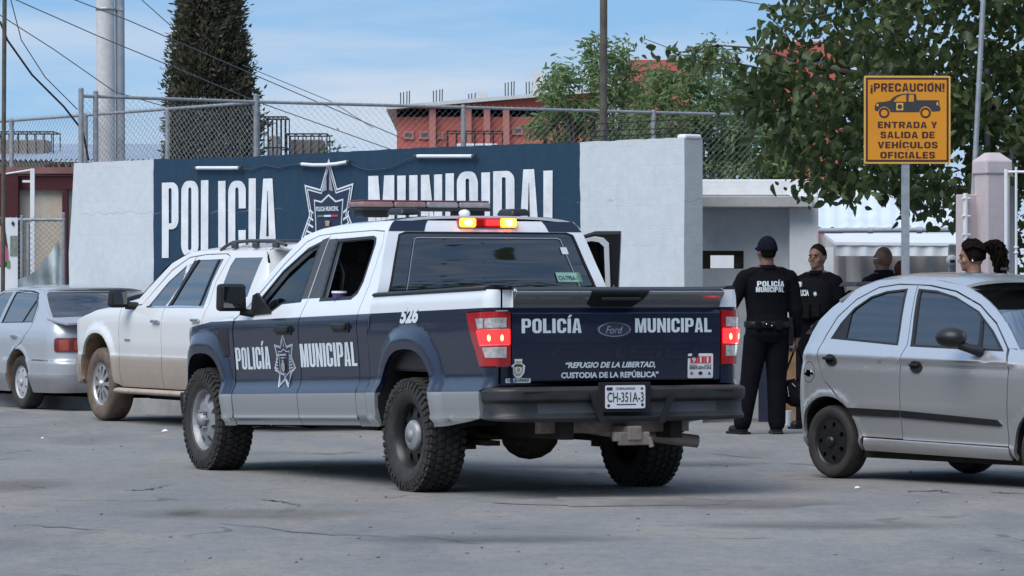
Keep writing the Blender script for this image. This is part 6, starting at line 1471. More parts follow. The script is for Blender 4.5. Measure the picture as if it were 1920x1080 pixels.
# ------------------------------------------------------------------ caution sign
def build_sign():
    Y = 34.7; s_ = FPX / Y; X = (1701 - 960) / s_; zt = CAM_H + (HOR - 142) / s_; zb = CAM_H + (HOR - 307) / s_
    root = thing('caution_sign', 'square orange sign with a pickup pictogram and dark lettering on a grey post', 'road sign', (X, Y, 0), R_(2))
    mb = MB(); mb.box((-.012, .03, (zb - .1) / 2 + .4), (.066, .045, zb + .7)); mb.build('post', M['galv'], root)
    w_ = (1782 - 1619) / s_; h_ = zt - zb; cz = (zt + zb) / 2
    org = mat('orange reflective sheet', (.62, .24, .008), .45, var=.05, scale=3); pale = mat('pale orange sheet edge', (.66, .36, .07), .45)
    brown = mat('dark brown sign paint', (.05, .012, .010), .5)
    mb = MB(); mb.prism(rrect(-w_ / 2, zb, w_ / 2, zt, .012), .004, Matrix.Identity(4)); pl = mb.build('sign_plate', pale, root)
    # sign unit square: (0..1, 0..1)
    x0, x1, y0, y1 = -w_ / 2, w_ / 2, zb, zt
    U = lambda a, b: (x0 + a * w_, y1 - b * h_)
    def flat(nm, loops, m, d): return sheet(nm, [[[U(*p) for p in lp] for lp in ls] for ls in loops], lambda u, v: Vector((u, -d, v)), m, pl, 9, 9, out=lambda p: Vector((0, -1, 0)))
    sq = lambda a: [(a, a), (1 - a, a), (1 - a, 1 - a), (a, 1 - a)]
    flat('sign_border', [[sq(.022), sq(.045)]], brown, .002); flat('sign_face', [[sq(.045)]], org, .0015)
    gr = mat('slate print', (.035, .032, .034), .5)
    T = lambda px, py: ((px - 115) / 915, (py - 72) / 930)
    car = [(228, 400), (240, 365), (262, 352), (330, 348), (390, 335), (425, 300), (470, 275), (520, 263), (665, 263), (672, 330), (905, 330), (912, 345), (912, 395), (925, 410), (920, 445), (830, 452), (822, 430), (800, 405), (765, 392), (730, 405), (708, 432), (700, 458), (395, 458), (385, 430), (360, 408), (325, 395), (290, 410), (268, 440), (262, 448), (230, 440)]
    w1 = [(428, 342), (465, 300), (520, 276), (560, 272), (562, 347), (440, 347)]; w2 = [(590, 272), (642, 272), (642, 345), (585, 347)]
    flat('pictogram', [[[T(*p) for p in car], [T(*p) for p in w1], [T(*p) for p in w2]]], gr, .0025)
    def ring(cx, cy, r1, r2): return [[T(cx + r1 * math.cos(a), cy + r1 * math.sin(a)) for a in np.linspace(0, 2 * math.pi, 29)[:-1]], [T(cx + r2 * math.cos(a), cy + r2 * math.sin(a)) for a in np.linspace(0, 2 * math.pi, 29)[:-1]]]
    for wx in (328, 765): flat('pictogram_wheel', [ring(wx, 465, 56, 36)], brown, .0032)
    flat('pictogram_mark', [[[T(457, 360), T(530, 360), T(530, 437), T(457, 437)], ring(494, 400, 26, 20)[0]]], pale, .003)
    flat('pictogram_mark', [[[T(248, 370), T(268, 370), T(268, 395), T(248, 395)]], [[T(882, 350), T(900, 350), T(900, 385), T(882, 385)]]], pale, .003)
    for tx, a0, a1, b0, b1 in (('¡PRECAUCION!', 185, 965, 152, 240), ('ENTRADA Y', 262, 888, 558, 625), ('SALIDA DE', 290, 862, 663, 732), ('VEHÍCULOS', 260, 892, 752, 838), ('OFICIALES', 288, 865, 876, 945)):
        p0, p1 = U(*T(a0, b1)), U(*T(a1, b0)); ll, wd = block(tx, .66, .21, .20, .12); sheet('sign_writing', place(ll, p0[0], p0[1], (p1[0] - p0[0]) / wd, (p1[1] - p0[1]) * (.79 if 'Í' in tx else 1)), lambda u, v: Vector((u, -.0035, v)), brown, pl, 9, 9, out=lambda p: Vector((0, -1, 0)))
    flat('sign_accent', [[[T(818, 148), T(838, 138), T(852, 138), T(836, 148)]]], brown, .0035)
    for px, py in ((572, 248), (572, 843)):
        u, v = U(*T(px, py)); mb = MB(); mb.ball((u, -.004, v), .009, n=10, squash=(1, .5, 1)); mb.build('bolt', M['galv'], pl)
build_sign()
# ------------------------------------------------------------------ poles
def pole(name, label, cat, a, b, r, m, n=16, group=None, extra=None):
    a, b = Vector(a), Vector(b); o = thing(name, label, cat, a, 0, group)
    mb = MB(); mb.tube([(0, 0, 0), b - a], r, n); p = mb.build('pole', m, o)
    if extra: extra(o, p, a)
    return o
def ax(px, Y): return (px - 960) / FPX * Y
def conc(o, p, a):
    z = CAM_H + (HOR - 17) / FPX * 58; mb = MB(); mb.lathe([(-.02, .150), (.02, .150), (.02, .142), (-.02, .142)], 20, Matrix.Translation((0, 0, z)) @ Matrix.Rotation(R_(90), 4, 'Y'), close=True); mb.box((.17, 0, z), (.14, .05, .04)); mb.build('clamp_band', M['galv'], p)
pole('utility_pole', 'thick tapering concrete utility pole left of the cypress', 'pole', (ax(199, 58), 58, 0), (ax(197, 58), 58, 7.5), [.150, .125], M['concrete'], 20, None, conc)
pole('steel_post', 'grey steel post fixed close beside the concrete utility pole', 'pole', (ax(227, 58), 58.05, 0), (ax(223, 58), 58.05, 7.5), [.068, .066], M['grey_pipe'])
pole('thin_mast', 'thin dark mast with wires at the left edge of the photo', 'pole', (ax(4, 51), 51, 0), (ax(10, 51), 51, 6.5), .028, M['pole_wood'], 10)
pole('wooden_pole', 'weathered grey wooden pole rising behind the white end of the wall', 'pole', (ax(1131, 50), 50, 0), (ax(1132, 50), 50, 6.5), [.05, .045], M['pole_wood'], 12)
pole('leaning_pipe', 'long pale leaning pipe in front of the dark tree', 'pipe', (ax(1812, 36.2), 36.2, 1.0), (ax(1847, 36.2), 36.2, 4.3), .024, M['galv'], 10)
pole('grey_post', 'grey steel post between the leaning pipe and the pink pillar', 'pole', (ax(1856, 38), 38, 0), (ax(1850, 38), 38, 3.45), .030, M['grey_pipe'], 12)
pole('grey_post', 'short grey steel post behind the right side of the pink pillar', 'pole', (ax(1899, 38), 38, 0), (ax(1898, 38), 38, 3.0), .036, M['grey_pipe'], 12)
# ------------------------------------------------------------------ chain link fences
def fence(label, P0, P1, z1, z0, posts, sp=.085, rad=.0019, tops=None, post_r=.034, wire_m='fence_steel', extra_r=1.0):
    P0, P1 = Vector(P0), Vector(P1); d = (P1 - P0); Ln = d.length; d.normalize()
    o = thing('chain_link_fence', label, 'fence', P0, math.atan2(d.y, d.x))
    H = z1 - z0; mb = MB()
    V = []; Fc = []
    def wire(a, b):
        k = len(V)
        for q in (a, b):
            V.extend([(q[0], -rad, q[1]), (q[0] + rad, rad, q[1]), (q[0] - rad, rad, q[1])])
        for i in range(3): Fc.append((k + i, k + (i + 1) % 3, k + 3 + (i + 1) % 3, k + 3 + i))
    hs = sp * .55          # half width of a diamond
    slope = sp * .5 / hs if hs else 1; run = H / slope
    n = int((Ln + run) / (2 * hs)) + 1
    for i in range(n):
        u = i * 2 * hs
        for sgn in (1, -1):
            ua, ub = (u - run, u) if sgn > 0 else (u, u - run)
            pa, pb = [ua, z0], [ub, z1]
            lo, hi = (pa, pb) if ua < ub else (pb, pa)
            if hi[0] < 0 or lo[0] > Ln: continue
            def clip(p, q, lim):
                t = (lim - p[0]) / (q[0] - p[0]); return [lim, p[1] + (q[1] - p[1]) * t]
            if lo[0] < 0: lo = clip(lo, hi, 0)
            if hi[0] > Ln: hi = clip(lo, hi, Ln)
            wire(lo, hi)
    for i in range(int(Ln / (2 * hs))):          # twisted barbs along the top edge
        wire((i * 2 * hs, z1), (i * 2 * hs + .006, z1 + .05))
    raw('wire_mesh', V, Fc, M[wire_m], o)
    mb = MB(); mb.tube([(0, 0, z1), (Ln, 0, z1)], .022 * extra_r, 10); mb.build('top_rail', M['fence_steel'], o)
    for u, zt in posts:
        mb = MB(); mb.tube([(u, .0, 0), (u, 0, zt)], post_r, 12); mb.ball((u, 0, zt), post_r * 1.05, n=10, squash=(1, 1, .5)); mb.build('post', M['fence_steel'], o)
    return o
ZR = 3.84
fy = lambda py: (ZR - CAM_H) * FPX / (HOR - py)
A0 = Vector((ax(152, fy(180)), fy(180), 0)); A1_ = Vector((ax(480, fy(191)), fy(191), 0)); C1 = Vector((ax(1420, fy(216)), fy(216), 0)); B0 = Vector((ax(-60, fy(232)), fy(232), 0))
la = (A1_ - A0).length; lb = (A1_ - B0).length; lc = (C1 - A1_).length
fence('chain link fence on tall posts in front of the concrete pole', A0, A1_, ZR, 2.3, [(0, ZR + .09), (.22, ZR + .06)])
fence('chain link fence running behind the cypress to the left edge', B0, A1_ + Vector((.05, .1, 0)), ZR, 2.3, [(lb * .165, ZR + .02), (lb * .43, ZR + .02), (lb * .705, ZR - .0), (lb * .985, ZR + .05)], .09, .0018)
fence('long chain link fence with a bowed top rail above the navy wall', A1_, C1, ZR, 2.3, [(0, ZR + .09), (lc * .395, ZR + .02), (lc * .78, ZR + .02)], .09, .0018)
# ------------------------------------------------------------------ caged roof units behind the wall
def cage(label, x0, x1, yt, yb, Y, box=(0, 1, .15), m='concrete'):
    s_ = FPX / Y; xa, xb = ax(x0, Y), ax(x1, Y); zt = CAM_H + (HOR - yt) / s_; zb = CAM_H + (HOR - yb) / s_ - .5; w_ = xb - xa; h_ = zt - zb
    o = thing('caged_roof_unit', label, 'air cooler', (xa, Y, zb), 0, 'caged units on the roofs behind the wall')
    mb = MB(); mb.box((w_ * (box[0] + box[1]) / 2, .5, (h_ - h_ * box[2] - .02) / 2), (w_ * (box[1] - box[0]) - .06, .8, h_ - h_ * box[2] - .02), bev=.02)
    for i in range(4): mb.box((w_ * (box[0] + (box[1] - box[0]) * (i + .6) / 4.2), .085, (h_ - h_ * box[2]) * .6), (w_ * .13, .02, h_ * .3))
    mb.build('cooler_box', M[m], o)
    mb = MB(); n = max(5, int(w_ / .14))
    for y in (0, 1.0):
        for i in range(n + 1): mb.tube([(w_ * i / n, y, 0), (w_ * i / n, y, h_)], .010, 5)
        for z in (h_, h_ * .55): mb.tube([(0, y, z), (w_, y, z)], .012, 5)
    for z in (h_, h_ * .55):
        for x in (0, w_): mb.tube([(x, 0, z), (x, 1, z)], .012, 5)
    for i in range(1, n): mb.tube([(w_ * i / n, 0, h_), (w_ * i / n, 1, h_)], .008, 5)
    mb.build('cage', M['iron'], o)
M['unit_tan'] = mat('tan cooler casing', (.24, .21, .19), .8, var=.2, scale=3)
cage('wide caged roof unit at the left edge behind the fence', -30, 100, 247, 290, 66, (0, .92, .12), 'unit_tan')
cage('tall narrow caged roof unit right of the cypress', 495, 536, 219, 288, 64, (.1, .75, .25), 'concrete')
cage('low pinkish caged roof unit beside the tall narrow one', 538, 613, 251, 288, 64, (.02, .95, .08), 'unit_tan')
cage('flat white caged roof unit in front of the red building', 838, 942, 246, 276, 62, (.12, .95, .22), 'plastic_white')
# pale sheet roof beyond the fence, left
def shed(label, x0, x1, Y, yt, yb, m='sheet_roof'):
    s_ = FPX / Y; xa, xb = ax(x0, Y), ax(x1, Y); zb = CAM_H + (HOR - yb) / s_; zt = zb + .45; dp = 6.0
    o = thing('low_building', label, 'building', ((xa + xb) / 2, Y, 0)); w_ = xb - xa
    mb = MB(); mb.box((0, dp / 2 + .3, zb / 2), (w_ - .3, dp - .4, zb - .02)); mb.build('wall', M['beige'], o)
    V = []; Fc = []; n = 90
    for i in range(n + 1):
        x = -w_ / 2 + w_ * i / n; c = .025 * (1 if i % 2 else -1); tilt = .012 * 0
        V += [(x, 0, zb + c + (x / w_) * (yb - yt) * -0 + (x + w_ / 2) / w_ * (-.0)), (x, dp, zt + c)]
        if i: Fc.append((2 * i - 2, 2 * i, 2 * i + 1, 2 * i - 1))
    raw('roof', V, Fc, M[m], o)
    return o
shed('low building with a pale sheet roof behind the left fences', -120, 312, 64, 262, 300)
# ------------------------------------------------------------------ red buildings
def red_block(label, x0, x1, yt, Y, wins, roofy=None, dep=14, extra=True, ribs=()):
    s_ = FPX / Y; xa, xb = ax(x0, Y), ax(x1, Y); zt = CAM_H + (HOR - yt) / s_; w_ = xb - xa
    o = thing('red_building', label, 'building', ((xa + xb) / 2, Y, 0))
    mb = MB(); mb.box((0, dep / 2, zt / 2), (w_, dep, zt)); mb.build('wall', M['red_wall'], o)
    for rx in ribs:
        mb = MB(); mb.box((ax(rx, Y) - (xa + xb) / 2, -.10, zt / 2), (.16, .20, zt - .02)); mb.build('pilaster', M['red_trim'], o)
    for (a, b, c, d) in wins:
        wx0, wx1 = ax(a, Y) - (xa + xb) / 2, ax(b, Y) - (xa + xb) / 2; wz1, wz0 = CAM_H + (HOR - c) / s_, CAM_H + (HOR - d) / s_
        mb = MB(); mb.prism([(wx0, wz0), (wx1, wz0), (wx1, wz1), (wx0, wz1)], .06, Matrix.Translation((0, -.06, 0)), holes=[[(wx0 + .05, wz0 + .05), (wx1 - .05, wz0 + .05), (wx1 - .05, wz1 - .05), (wx0 + .05, wz1 - .05)]]); f = mb.build('window', M['red_trim'], o)
        mb = MB(); mb.box(((wx0 + wx1) / 2, -.015, (wz0 + wz1) / 2), (wx1 - wx0 - .08, .02, wz1 - wz0 - .08)); mb.build('pane', M['glass_smoke'], f)
    return o, (xa + xb) / 2, zt
o, xm, zt = red_block('long red building with small windows and a sloping pale roof edge beyond the navy wall', 744, 1130, 204, 100, [(756, 776, 246, 261), (786, 808, 246, 261), (820, 832, 247, 261), (960, 981, 238, 253)], ribs=(811, 878, 913, 949))
s_ = FPX / 100; V = []
V = [(ax(722, 99) - xm, -.35, zt - .03), (ax(1145, 99) - xm, -.35, zt + .42), (ax(1145, 99) - xm, 14, zt + .42), (ax(712, 99) - xm, 14, zt - .05)]
mb = MB(); mb.add(V + [(x, y, z + .09) for x, y, z in V], [(0, 3, 2, 1), (4, 5, 6, 7), (0, 1, 5, 4), (1, 2, 6, 5), (2, 3, 7, 6), (3, 0, 4, 7)]); mb.build('roof', M['concrete'], o)
mb = MB(); V = [(ax(744, 100) - xm, 0, zt - .2), (ax(1130, 100) - xm, 0, zt - .2), (ax(1130, 100) - xm, 0, zt + .40), (ax(744, 100) - xm, 0, zt - .03)]
mb.add(V + [(x, y + 13.9, z) for x, y, z in V], [(0, 1, 2, 3), (4, 7, 6, 5), (0, 3, 7, 4), (1, 5, 6, 2), (2, 6, 7, 3)]); mb.build('gable', M['red_wall'], o)
for i, (px, h_) in enumerate(((751, 40), (815, 38), (955, 42), (996, 40), (884, 26))):
    mb = MB(); zz = zt + .08 + .42 * (px - 744) / 386
    for dx in (-.10, -.03, .05, .11): mb.tube([(ax(px, 100) - xm + dx, 4, zz - .1), (ax(px, 100) - xm + dx * 1.1, 4, zz + h_ / s_ + .05 * dx * 4)], .014, 5)
    mb.build('rebar', M['rust'], o)
mb = MB(); mb.box((ax(901, 100) - xm, 4, zt + .35), (.28, .28, .5)); mb.build('roof_stub', M['concrete'], o)
mb = MB(); mb.box((ax(1013, 100) - xm, 4, zt + .75), (.35, .3, .8)); mb.build('roof_stub', M['concrete'], o)
red_block('far red building with a window behind the green trees', 1178, 1300, 112, 125, [(1258, 1280, 134, 156)], dep=10)
red_block('crimson parapet of a far building seen through the dark tree', 1462, 1580, 78, 130, [(1505, 1550, 108, 122)], dep=8)
# ------------------------------------------------------------------ white roofs and awnings behind the booth
def awning():
    Y = 46.0; s_ = FPX / Y; o = thing('market_stall', 'white kiosk with a canvas valance and a long pale roof behind the officers', 'kiosk', (ax(1680, Y), Y, 0))
    lx = lambda px, Yq=Y: ax(px, Yq) - o.location.x; lz = lambda py, Yq=Y: CAM_H + (HOR - py) / FPX * Yq
    V = []; Fc = []; n = 40
    for i in range(n + 1):
        for (Yq, py) in ((Y + .6, 428), (Y + 3, 392), (Y + 6, 345)):
            x = ax(1528 + (1850 - 1528) * i / n, Yq) - o.location.x; V.append((x, Yq - Y, lz(py, Yq) + .02 * math.sin(i * 1.9)))
    for i in range(n):
        for k in range(2): Fc.append((3 * i + k, 3 * i + 3 + k, 3 * i + 4 + k, 3 * i + 1 + k))
    raw('roof', V, Fc, M['awning_roof'], o, True)
    mb = MB(); mb.tube([(lx(1533), .2, lz(432)), (lx(1830), .2, lz(430))], .030, 10); mb.tube([(lx(1630), .2, lz(432)), (lx(1640), .2, lz(432))], .04, 10); mb.tube([(lx(1722), .2, lz(431)), (lx(1732), .2, lz(431))], .04, 10); mb.build('roof_rail', M['grey_pipe'], o)
    # small canopy with valance
    Yf = 44.2; mb = MB(); a = [(lx(1545, Y), -.05, lz(438)), (lx(1840, Y), -.05, lz(438)), (lx(1840, Yf), Yf - Y, lz(456, Yf)), (lx(1566, Yf), Yf - Y, lz(454, Yf))]
    mb.add(a + [(x, y, z - .03) for x, y, z in a], [(0, 1, 2, 3), (4, 7, 6, 5), (0, 3, 7, 4), (3, 2, 6, 7), (1, 5, 6, 2)]); mb.build('canopy', M['plastic_white'], o)
    V = []; Fc = []
    for i in range(61):
        x = lx(1566 + (1835 - 1566) * i / 60, Yf); w_ = .02 * math.sin(i * .9)
        V += [(x, Yf - Y + .02 + w_ * .3, lz(461, Yf)), (x, Yf - Y + .02 + w_, lz(480, Yf))]
        if i: Fc.append((2 * i - 2, 2 * i, 2 * i + 1, 2 * i - 1))
    raw('valance', V, Fc, M['canvas'], o, True)
    V = []; Fc = []; r = random.Random(8)
    for i in range(81):
        x = lx(1538 + (1835 - 1538) * i / 80, Y); w_ = .05 * math.sin(i * .55) + r.uniform(-.02, .02)
        for z in (0, .8, 1.5, lz(440)): V.append((x, .10 + w_ * (1.2 - z * .3), z))
        if i:
            for k in range(3): Fc.append((4 * i - 4 + k, 4 * i + k, 4 * i + k + 1, 4 * i - 3 + k))
    raw('side_cloth', V, Fc, mat('grey white canvas wall', (.40, .385, .38), .85, var=.2, scale=2, bmp=.3), o, True)
    mb = MB(); mb.box((lx(1552, Yf + .5), Yf - Y + .6, lz(470) / 2), (.05, 1.2, lz(462))); mb.build('side_panel', M['plastic_white'], o)
awning()
# electricity meter on a stalk
mo = thing('electric_meter', 'round pale electricity meter beside the face of the woman with the ponytail', 'meter', (ax(1785, 40.5), 40.5, CAM_H + (HOR - 488) / FPX * 40.5))
mb = MB(); mb.box((.05, .06, -.05), (.16, .06, .42), bev=.01); mb.build('meter_box', M['galv'], mo)
mb = MB(); mb.lathe([(0, .055), (.05, .055), (.07, .04), (.072, 0)], 20, Matrix.Translation((-.0, 0.03, 0)) @ Matrix.Rotation(R_(-90), 4, 'Z')); mb.build('dial', M['plastic_white'], mo)
mb = MB(); mb.box((.0, -.045, -.01), (.05, .012, .03)); mb.build('display', M['decal_dark'], mo)
mb = MB(); mb.box((.05, .10, -1.0), (.05, .05, 1.6)); mb.build('stalk', M['galv'], mo)
# ------------------------------------------------------------------ pink gate pillar, side wall and white gate
def pillar():
    Y = 36.0; s_ = FPX / Y; z = lambda py: CAM_H + (HOR - py) / s_
    o = thing('gate_pillar', 'pale pink plastered gate pillar with a domed cap', 'pillar', (ax(1873, Y), Y, 0), R_(24)); w_ = .235
    mb = MB(); mb.box((0, w_ / 2, z(324) / 2), (w_, w_, z(324)), bev=.012); mb.build('shaft', M['pink'], o)
    mb = MB(); mb.box((0, w_ / 2, z(324) + .05), (w_ + .03, w_ + .03, .12), bev=.012); V = []; Fc = []; n = 4
    mb.box((0, w_ / 2, z(300) + .03), (w_ + .025, w_ + .025, .075), taper=(.38, .38)); mb.build('cap', M['pink'], o)
    wl = thing('garden_wall', 'low pale pink wall running back from the pink gate pillar', 'wall', (ax(1850, Y), Y + .15, 0), R_(24))
    mb = MB(); mb.box((-.09, .09, z(364) / 2), (.22, .16, z(364)), bev=.008); mb.build('wall_body', M['pink'], wl)
    mb = MB(); mb.tube([(-.21, -.02, 0), (-.21, -.02, z(362))], .022, 10)
    for k in (372, 405, 440): mb.tube([(-.25, -.03, z(k)), (-.17, -.03, z(k))], .012, 6)
    mb.build('drain_pipe', M['plastic_white'], wl)
    g = thing('white_gate', 'white painted steel gate with ball collars on its bars at the right edge', 'gate', (ax(1886, Y - .1), Y - .12, 0), R_(-10))
    for i, x in enumerate((0, .088, .176, .264, .352, .44)):
        mb = MB(); mb.tube([(x, 0, .1), (x, 0, z(318) + (.02 if i else 0))], .018 if i == 0 else .0115, 8)
        if i:
            for k in (458, 468): mb.ball((x, 0, z(k + i * 6)), .022, n=10, squash=(1, 1, .6))
        mb.build('bar', M['plastic_white'], g)
    mb = MB(); mb.tube([(0, 0, z(323)), (.5, 0, z(323))], .012, 8); mb.build('top_rail', M['plastic_white'], g)
    mb = MB(); mb.tube([(0, 0, .2), (.5, 0, .2)], .012, 8); mb.build('bottom_rail', M['plastic_white'], g)
pillar()
# ------------------------------------------------------------------ navy desk with wooden rails, bucket
def desk():
    Y = 40.2; s_ = FPX / Y; z = lambda py: CAM_H + (HOR - py) / s_
    o = thing('check_desk', 'navy check desk with tan wooden rails behind the two officers', 'desk', (ax(1490, Y), Y, .05)); x0, x1 = ax(1425, Y) - o.location.x, ax(1580, Y) - o.location.x
    mb = MB(); mb.box(((x0 + x1) / 2, .25, z(650) / 2 - .03), (x1 - x0, .04, z(650) - .02)); mb.build('front_panel', mat('navy board', (.010, .014, .040), .6, var=.2), o)
    mb = MB(); mb.box(((x0 + x1) / 2, .20, z(640) - .05), (x1 - x0 + .04, .10, .05), bev=.006); mb.build('rail', M['wood'], o)
    mb = MB(); mb.box(((x0 + x1) / 2, .28, z(618) - .05), (x1 - x0, .03, .16), bev=.004); mb.build('back_board', mat('navy board', (.012, .018, .055), .6, var=.2), o)
    mb = MB(); mb.box(((x0 + x1) / 2, .32, z(603) - .05), (x1 - x0 + .04, .10, .03), bev=.006); mb.build('rail', M['wood'], o)
    mb = MB(); mb.box((ax(1484, Y) - o.location.x, .12, z(640) / 2 - .07), (.10, .08, z(648))); mb.build('post', M['wood'], o)
    mb = MB(); mb.box((x1 - .1, .12, z(640) / 2 - .07), (.10, .08, z(648))); mb.build('post', M['wood'], o)
    b = thing('bucket', 'small white bucket on the ground in front of the wooden desk post', 'bucket', (ax(1472, 39.6), 39.6, .05)); mb = MB(); mb.tube([(0, 0, 0), (0, 0, .14)], [.062, .075], 16); mb.build('bucket_body', M['plastic_white'], b); mb = MB(); mb.tube([(-.07, 0, .13), (-.04, -.05, .09), (.04, -.05, .09), (.07, 0, .13)], .004, 5); mb.build('handle', M['galv'], b)
desk()
# ------------------------------------------------------------------ shop front at the left edge
def left_shop():
    Y = 54.0; s_ = FPX / Y; z = lambda py, Yq=Y: CAM_H + (HOR - py) / FPX * Yq
    o = thing('shop_building', 'beige building with maroon band and posts at the left edge', 'building', (ax(60, Y), Y, 0)); lx = lambda px: ax(px, Y) - o.location.x
    def bx(nm, a, b, ya, yb, z0, z1, m, par=None): mb = MB(); mb.box(((lx(a) + lx(b)) / 2, (ya + yb) / 2, (z0 + z1) / 2), (lx(b) - lx(a), yb - ya, z1 - z0)); return mb.build(nm, m, par or o)
    bx('wall', -120, 150, 0, .2, 0, z(352), M['beige']); bx('fascia', -120, 152, -.10, .22, z(355), z(330), M['maroon']); bx('roof', -130, 158, -.15, 6, z(326), z(314), mat('dusty red roof edge', (.22, .10, .09), .85, var=.3, scale=3))
    bx('pillar', -20, 38, -.25, -.05, 0, z(331), M['maroon']); bx('pillar', 119, 129, -.16, -.02, 0, z(356), M['maroon'])
    mb = MB()
    for i in range(24): x = lx(88 + i * 2.0); mb.tube([(x, -.1, z(328)), (x + .03 * math.sin(i), -.1, z(310 + 5 * math.sin(i * 1.7)))], .012, 4)
    mb.build('roof_spikes', M['rust'], o)
    p = thing('bracket_post', 'white square post with a side arm in front of the beige shop', 'post', (ax(61, 53), 53, 0)); zz = lambda py: z(py, 53)
    mb = MB(); mb.box((0, 0, zz(316) / 2), (.055, .055, zz(316))); mb.build('upright', M['plastic_white'], p)
    mb = MB(); mb.box((-.07, 0, zz(340)), (.12, .04, .03)); mb.tube([(0, 0, zz(318)), (-.38, .1, zz(326))], .012, 6); mb.build('arm', M['plastic_white'], p)
    f = fence('chain link fence with a grey gate post in front of the beige shop', (ax(-60, 52.2), 52.2, 0), (ax(122, 52.2), 52.2, 0), z(412, 52.2), .1, [(ax(53, 52.2) - ax(-60, 52.2), z(420, 52.2)), (ax(41, 52.2) - ax(-60, 52.2), z(405, 52.2)), (ax(119, 52.2) - ax(-60, 52.2), z(400, 52.2))], .07, .0030, post_r=.024)
    # drooping tarpaulin
    Yt = 51.6; V = []; Fc = []; r = random.Random(6); n = 14
    L0 = [(112, 446), (106, 455), (92, 478), (72, 503), (52, 517), (32, 524)]
    for i in range(n + 1):
        t = i / n; q = np.array([np.interp(t, np.linspace(0, 1, 6), [p[0] for p in L0]), np.interp(t, np.linspace(0, 1, 6), [p[1] for p in L0])])
        e = np.array([114 - 6 * t * 1.0, 560.0]) * 1.0
        for k in range(7):
            s2 = k / 6; p = q * (1 - s2) + np.array([q[0] * .6 + 44 - 30 * t + 6, 575]) * s2; V.append((ax(p[0], Yt), Yt + .08 * math.sin(t * 9 + s2 * 5) + .04 * math.sin(t * 21), z(p[1], Yt)))
    for i in range(n):
        for k in range(6): Fc.append((i * 7 + k, i * 7 + 7 + k, i * 7 + 8 + k, i * 7 + 1 + k))
    mi_ = mat('grey green tarpaulin', (.42, .47, .46), .6, var=.35, scale=2.5, bmp=.3, bscale=5)
    o2 = raw('tarpaulin', V, Fc, mi_, None, True); tag(o2, 'sagging grey green tarpaulin tied to the fence left of the white wall', 'tarpaulin')
    # poster with a picture of a girl, seen in part
    Yp = 51.4; b = thing('poster_board', 'white poster board with a picture of a long haired girl at the left edge', 'poster', (ax(10, Yp), Yp, 0)); lx2 = lambda px: ax(px, Yp) - b.location.x; z2 = lambda py: z(py, Yp)
    mb = MB(); mb.box(((lx2(-40) + lx2(33)) / 2, .02, (z2(408) + .5) / 2), (lx2(33) - lx2(-40), .03, z2(408) - .5)); pb = mb.build('board', M['plastic_white'], b)
    def fl(nm, pts, m, d): V = [(lx2(x), -d, z2(y)) for x, y in pts]; return raw(nm, V, [list(range(len(V)))], m, pb)
    fl('picture_print', [(-30, 412), (6, 408), (9, 425), (14, 460), (16, 500), (-30, 500)], mat('brown print', (.05, .028, .02), .6), .002)
    fl('picture_print', [(-20, 424), (3, 424), (9, 436), (8, 448), (3, 456), (-20, 456)], mat('skin tone print', (.45, .24, .17), .6), .004)
    fl('picture_print', [(-20, 458), (6, 452), (15, 468), (16, 488), (2, 497), (-20, 497)], mat('pink print', (.45, .10, .14), .6), .005)
    fl('picture_print', [(13, 489), (19, 489), (19, 503), (13, 503)], mat('leaf print', (.12, .28, .06), .6), .004)
    fl('picture_print', [(21, 419), (24, 414), (28, 419), (25, 425)], M['decal_dark'], .004)
    fl('picture_print', [(19, 442), (33, 442), (33, 480), (19, 480)], mat('grey green print', (.20, .23, .19), .6, var=.4, scale=20), .003)
left_shop()
# ------------------------------------------------------------------ barbed wire over the white wall
mb = MB()
for (pa, pb, Y, r_) in (((1108, 252), (1275, 236), 43, .10),):
    s_ = FPX / Y; pts = []; n = 150
    for i in range(n):
        t = i / n; c = (pa[0] + (pb[0] - pa[0]) * t, pa[1] + (pb[1] - pa[1]) * t); a = t * 2 * math.pi * 7
        pts.append((ax(c[0], Y) + r_ * .6 * math.cos(a), Y + r_ * math.sin(a), CAM_H + (HOR - c[1]) / s_ + r_ * math.sin(a + .6)))
    mb.tube(pts, .005, 4)
for (ya, yb) in ((233, 224), (246, 240), (256, 250)): mb.tube([(ax(1108, 43), 43, CAM_H + (HOR - ya) / FPX * 43), (ax(1275, 43), 43, CAM_H + (HOR - yb) / FPX * 43)], .005, 4)
tag(mb.build('barbed_wire', M['iron']), 'loose coil of dark barbed wire above the white end of the wall', 'barbed wire')
# ------------------------------------------------------------------ overhead wires
def wire(label, pts, r, m='grey_wire', sag=.0):
    P = [Vector((ax(x, Y), Y, CAM_H + (HOR - y) / FPX * Y)) for x, y, Y in pts]; Q = []
    for a, b in zip(P, P[1:]):
        for k in range(8): t = k / 8; q = a.lerp(b, t); q.z -= sag * 4 * t * (1 - t); Q.append(q)
    Q.append(P[-1]); mb = MB(); mb.tube(Q, r, 5); tag(mb.build('overhead_wire', M[m]), label, 'wire', 'overhead wires')
wire('overhead wire crossing high from the upper left past the concrete pole to the fence', [(-60, -40, 54), (180, 66, 57), (480, 190, 60), (760, 290, 66)], .008)
wire('overhead wire above the first, running in front of the cypress top', [(120, -8, 56), (240, 38, 57), (480, 142, 60), (760, 262, 66)], .008)
wire('lowest overhead wire running from the thin mast to the chain link corner post', [(-5, 25, 51), (100, 92, 54), (215, 172, 57), (310, 200, 60), (520, 232, 63)], .007)
wire('overhead wire from the thin mast to the left fence post, sagging', [(18, -10, 51), (40, 75, 51.3), (85, 145, 52), (145, 205, 53)], .007)
wire('thick black cable drooping from the thin mast down to the left fence corner', [(0, 40, 51), (14, 75, 51), (60, 140, 51.5), (120, 200, 52), (155, 245, 52.5), (166, 300, 53)], .014, 'wire')
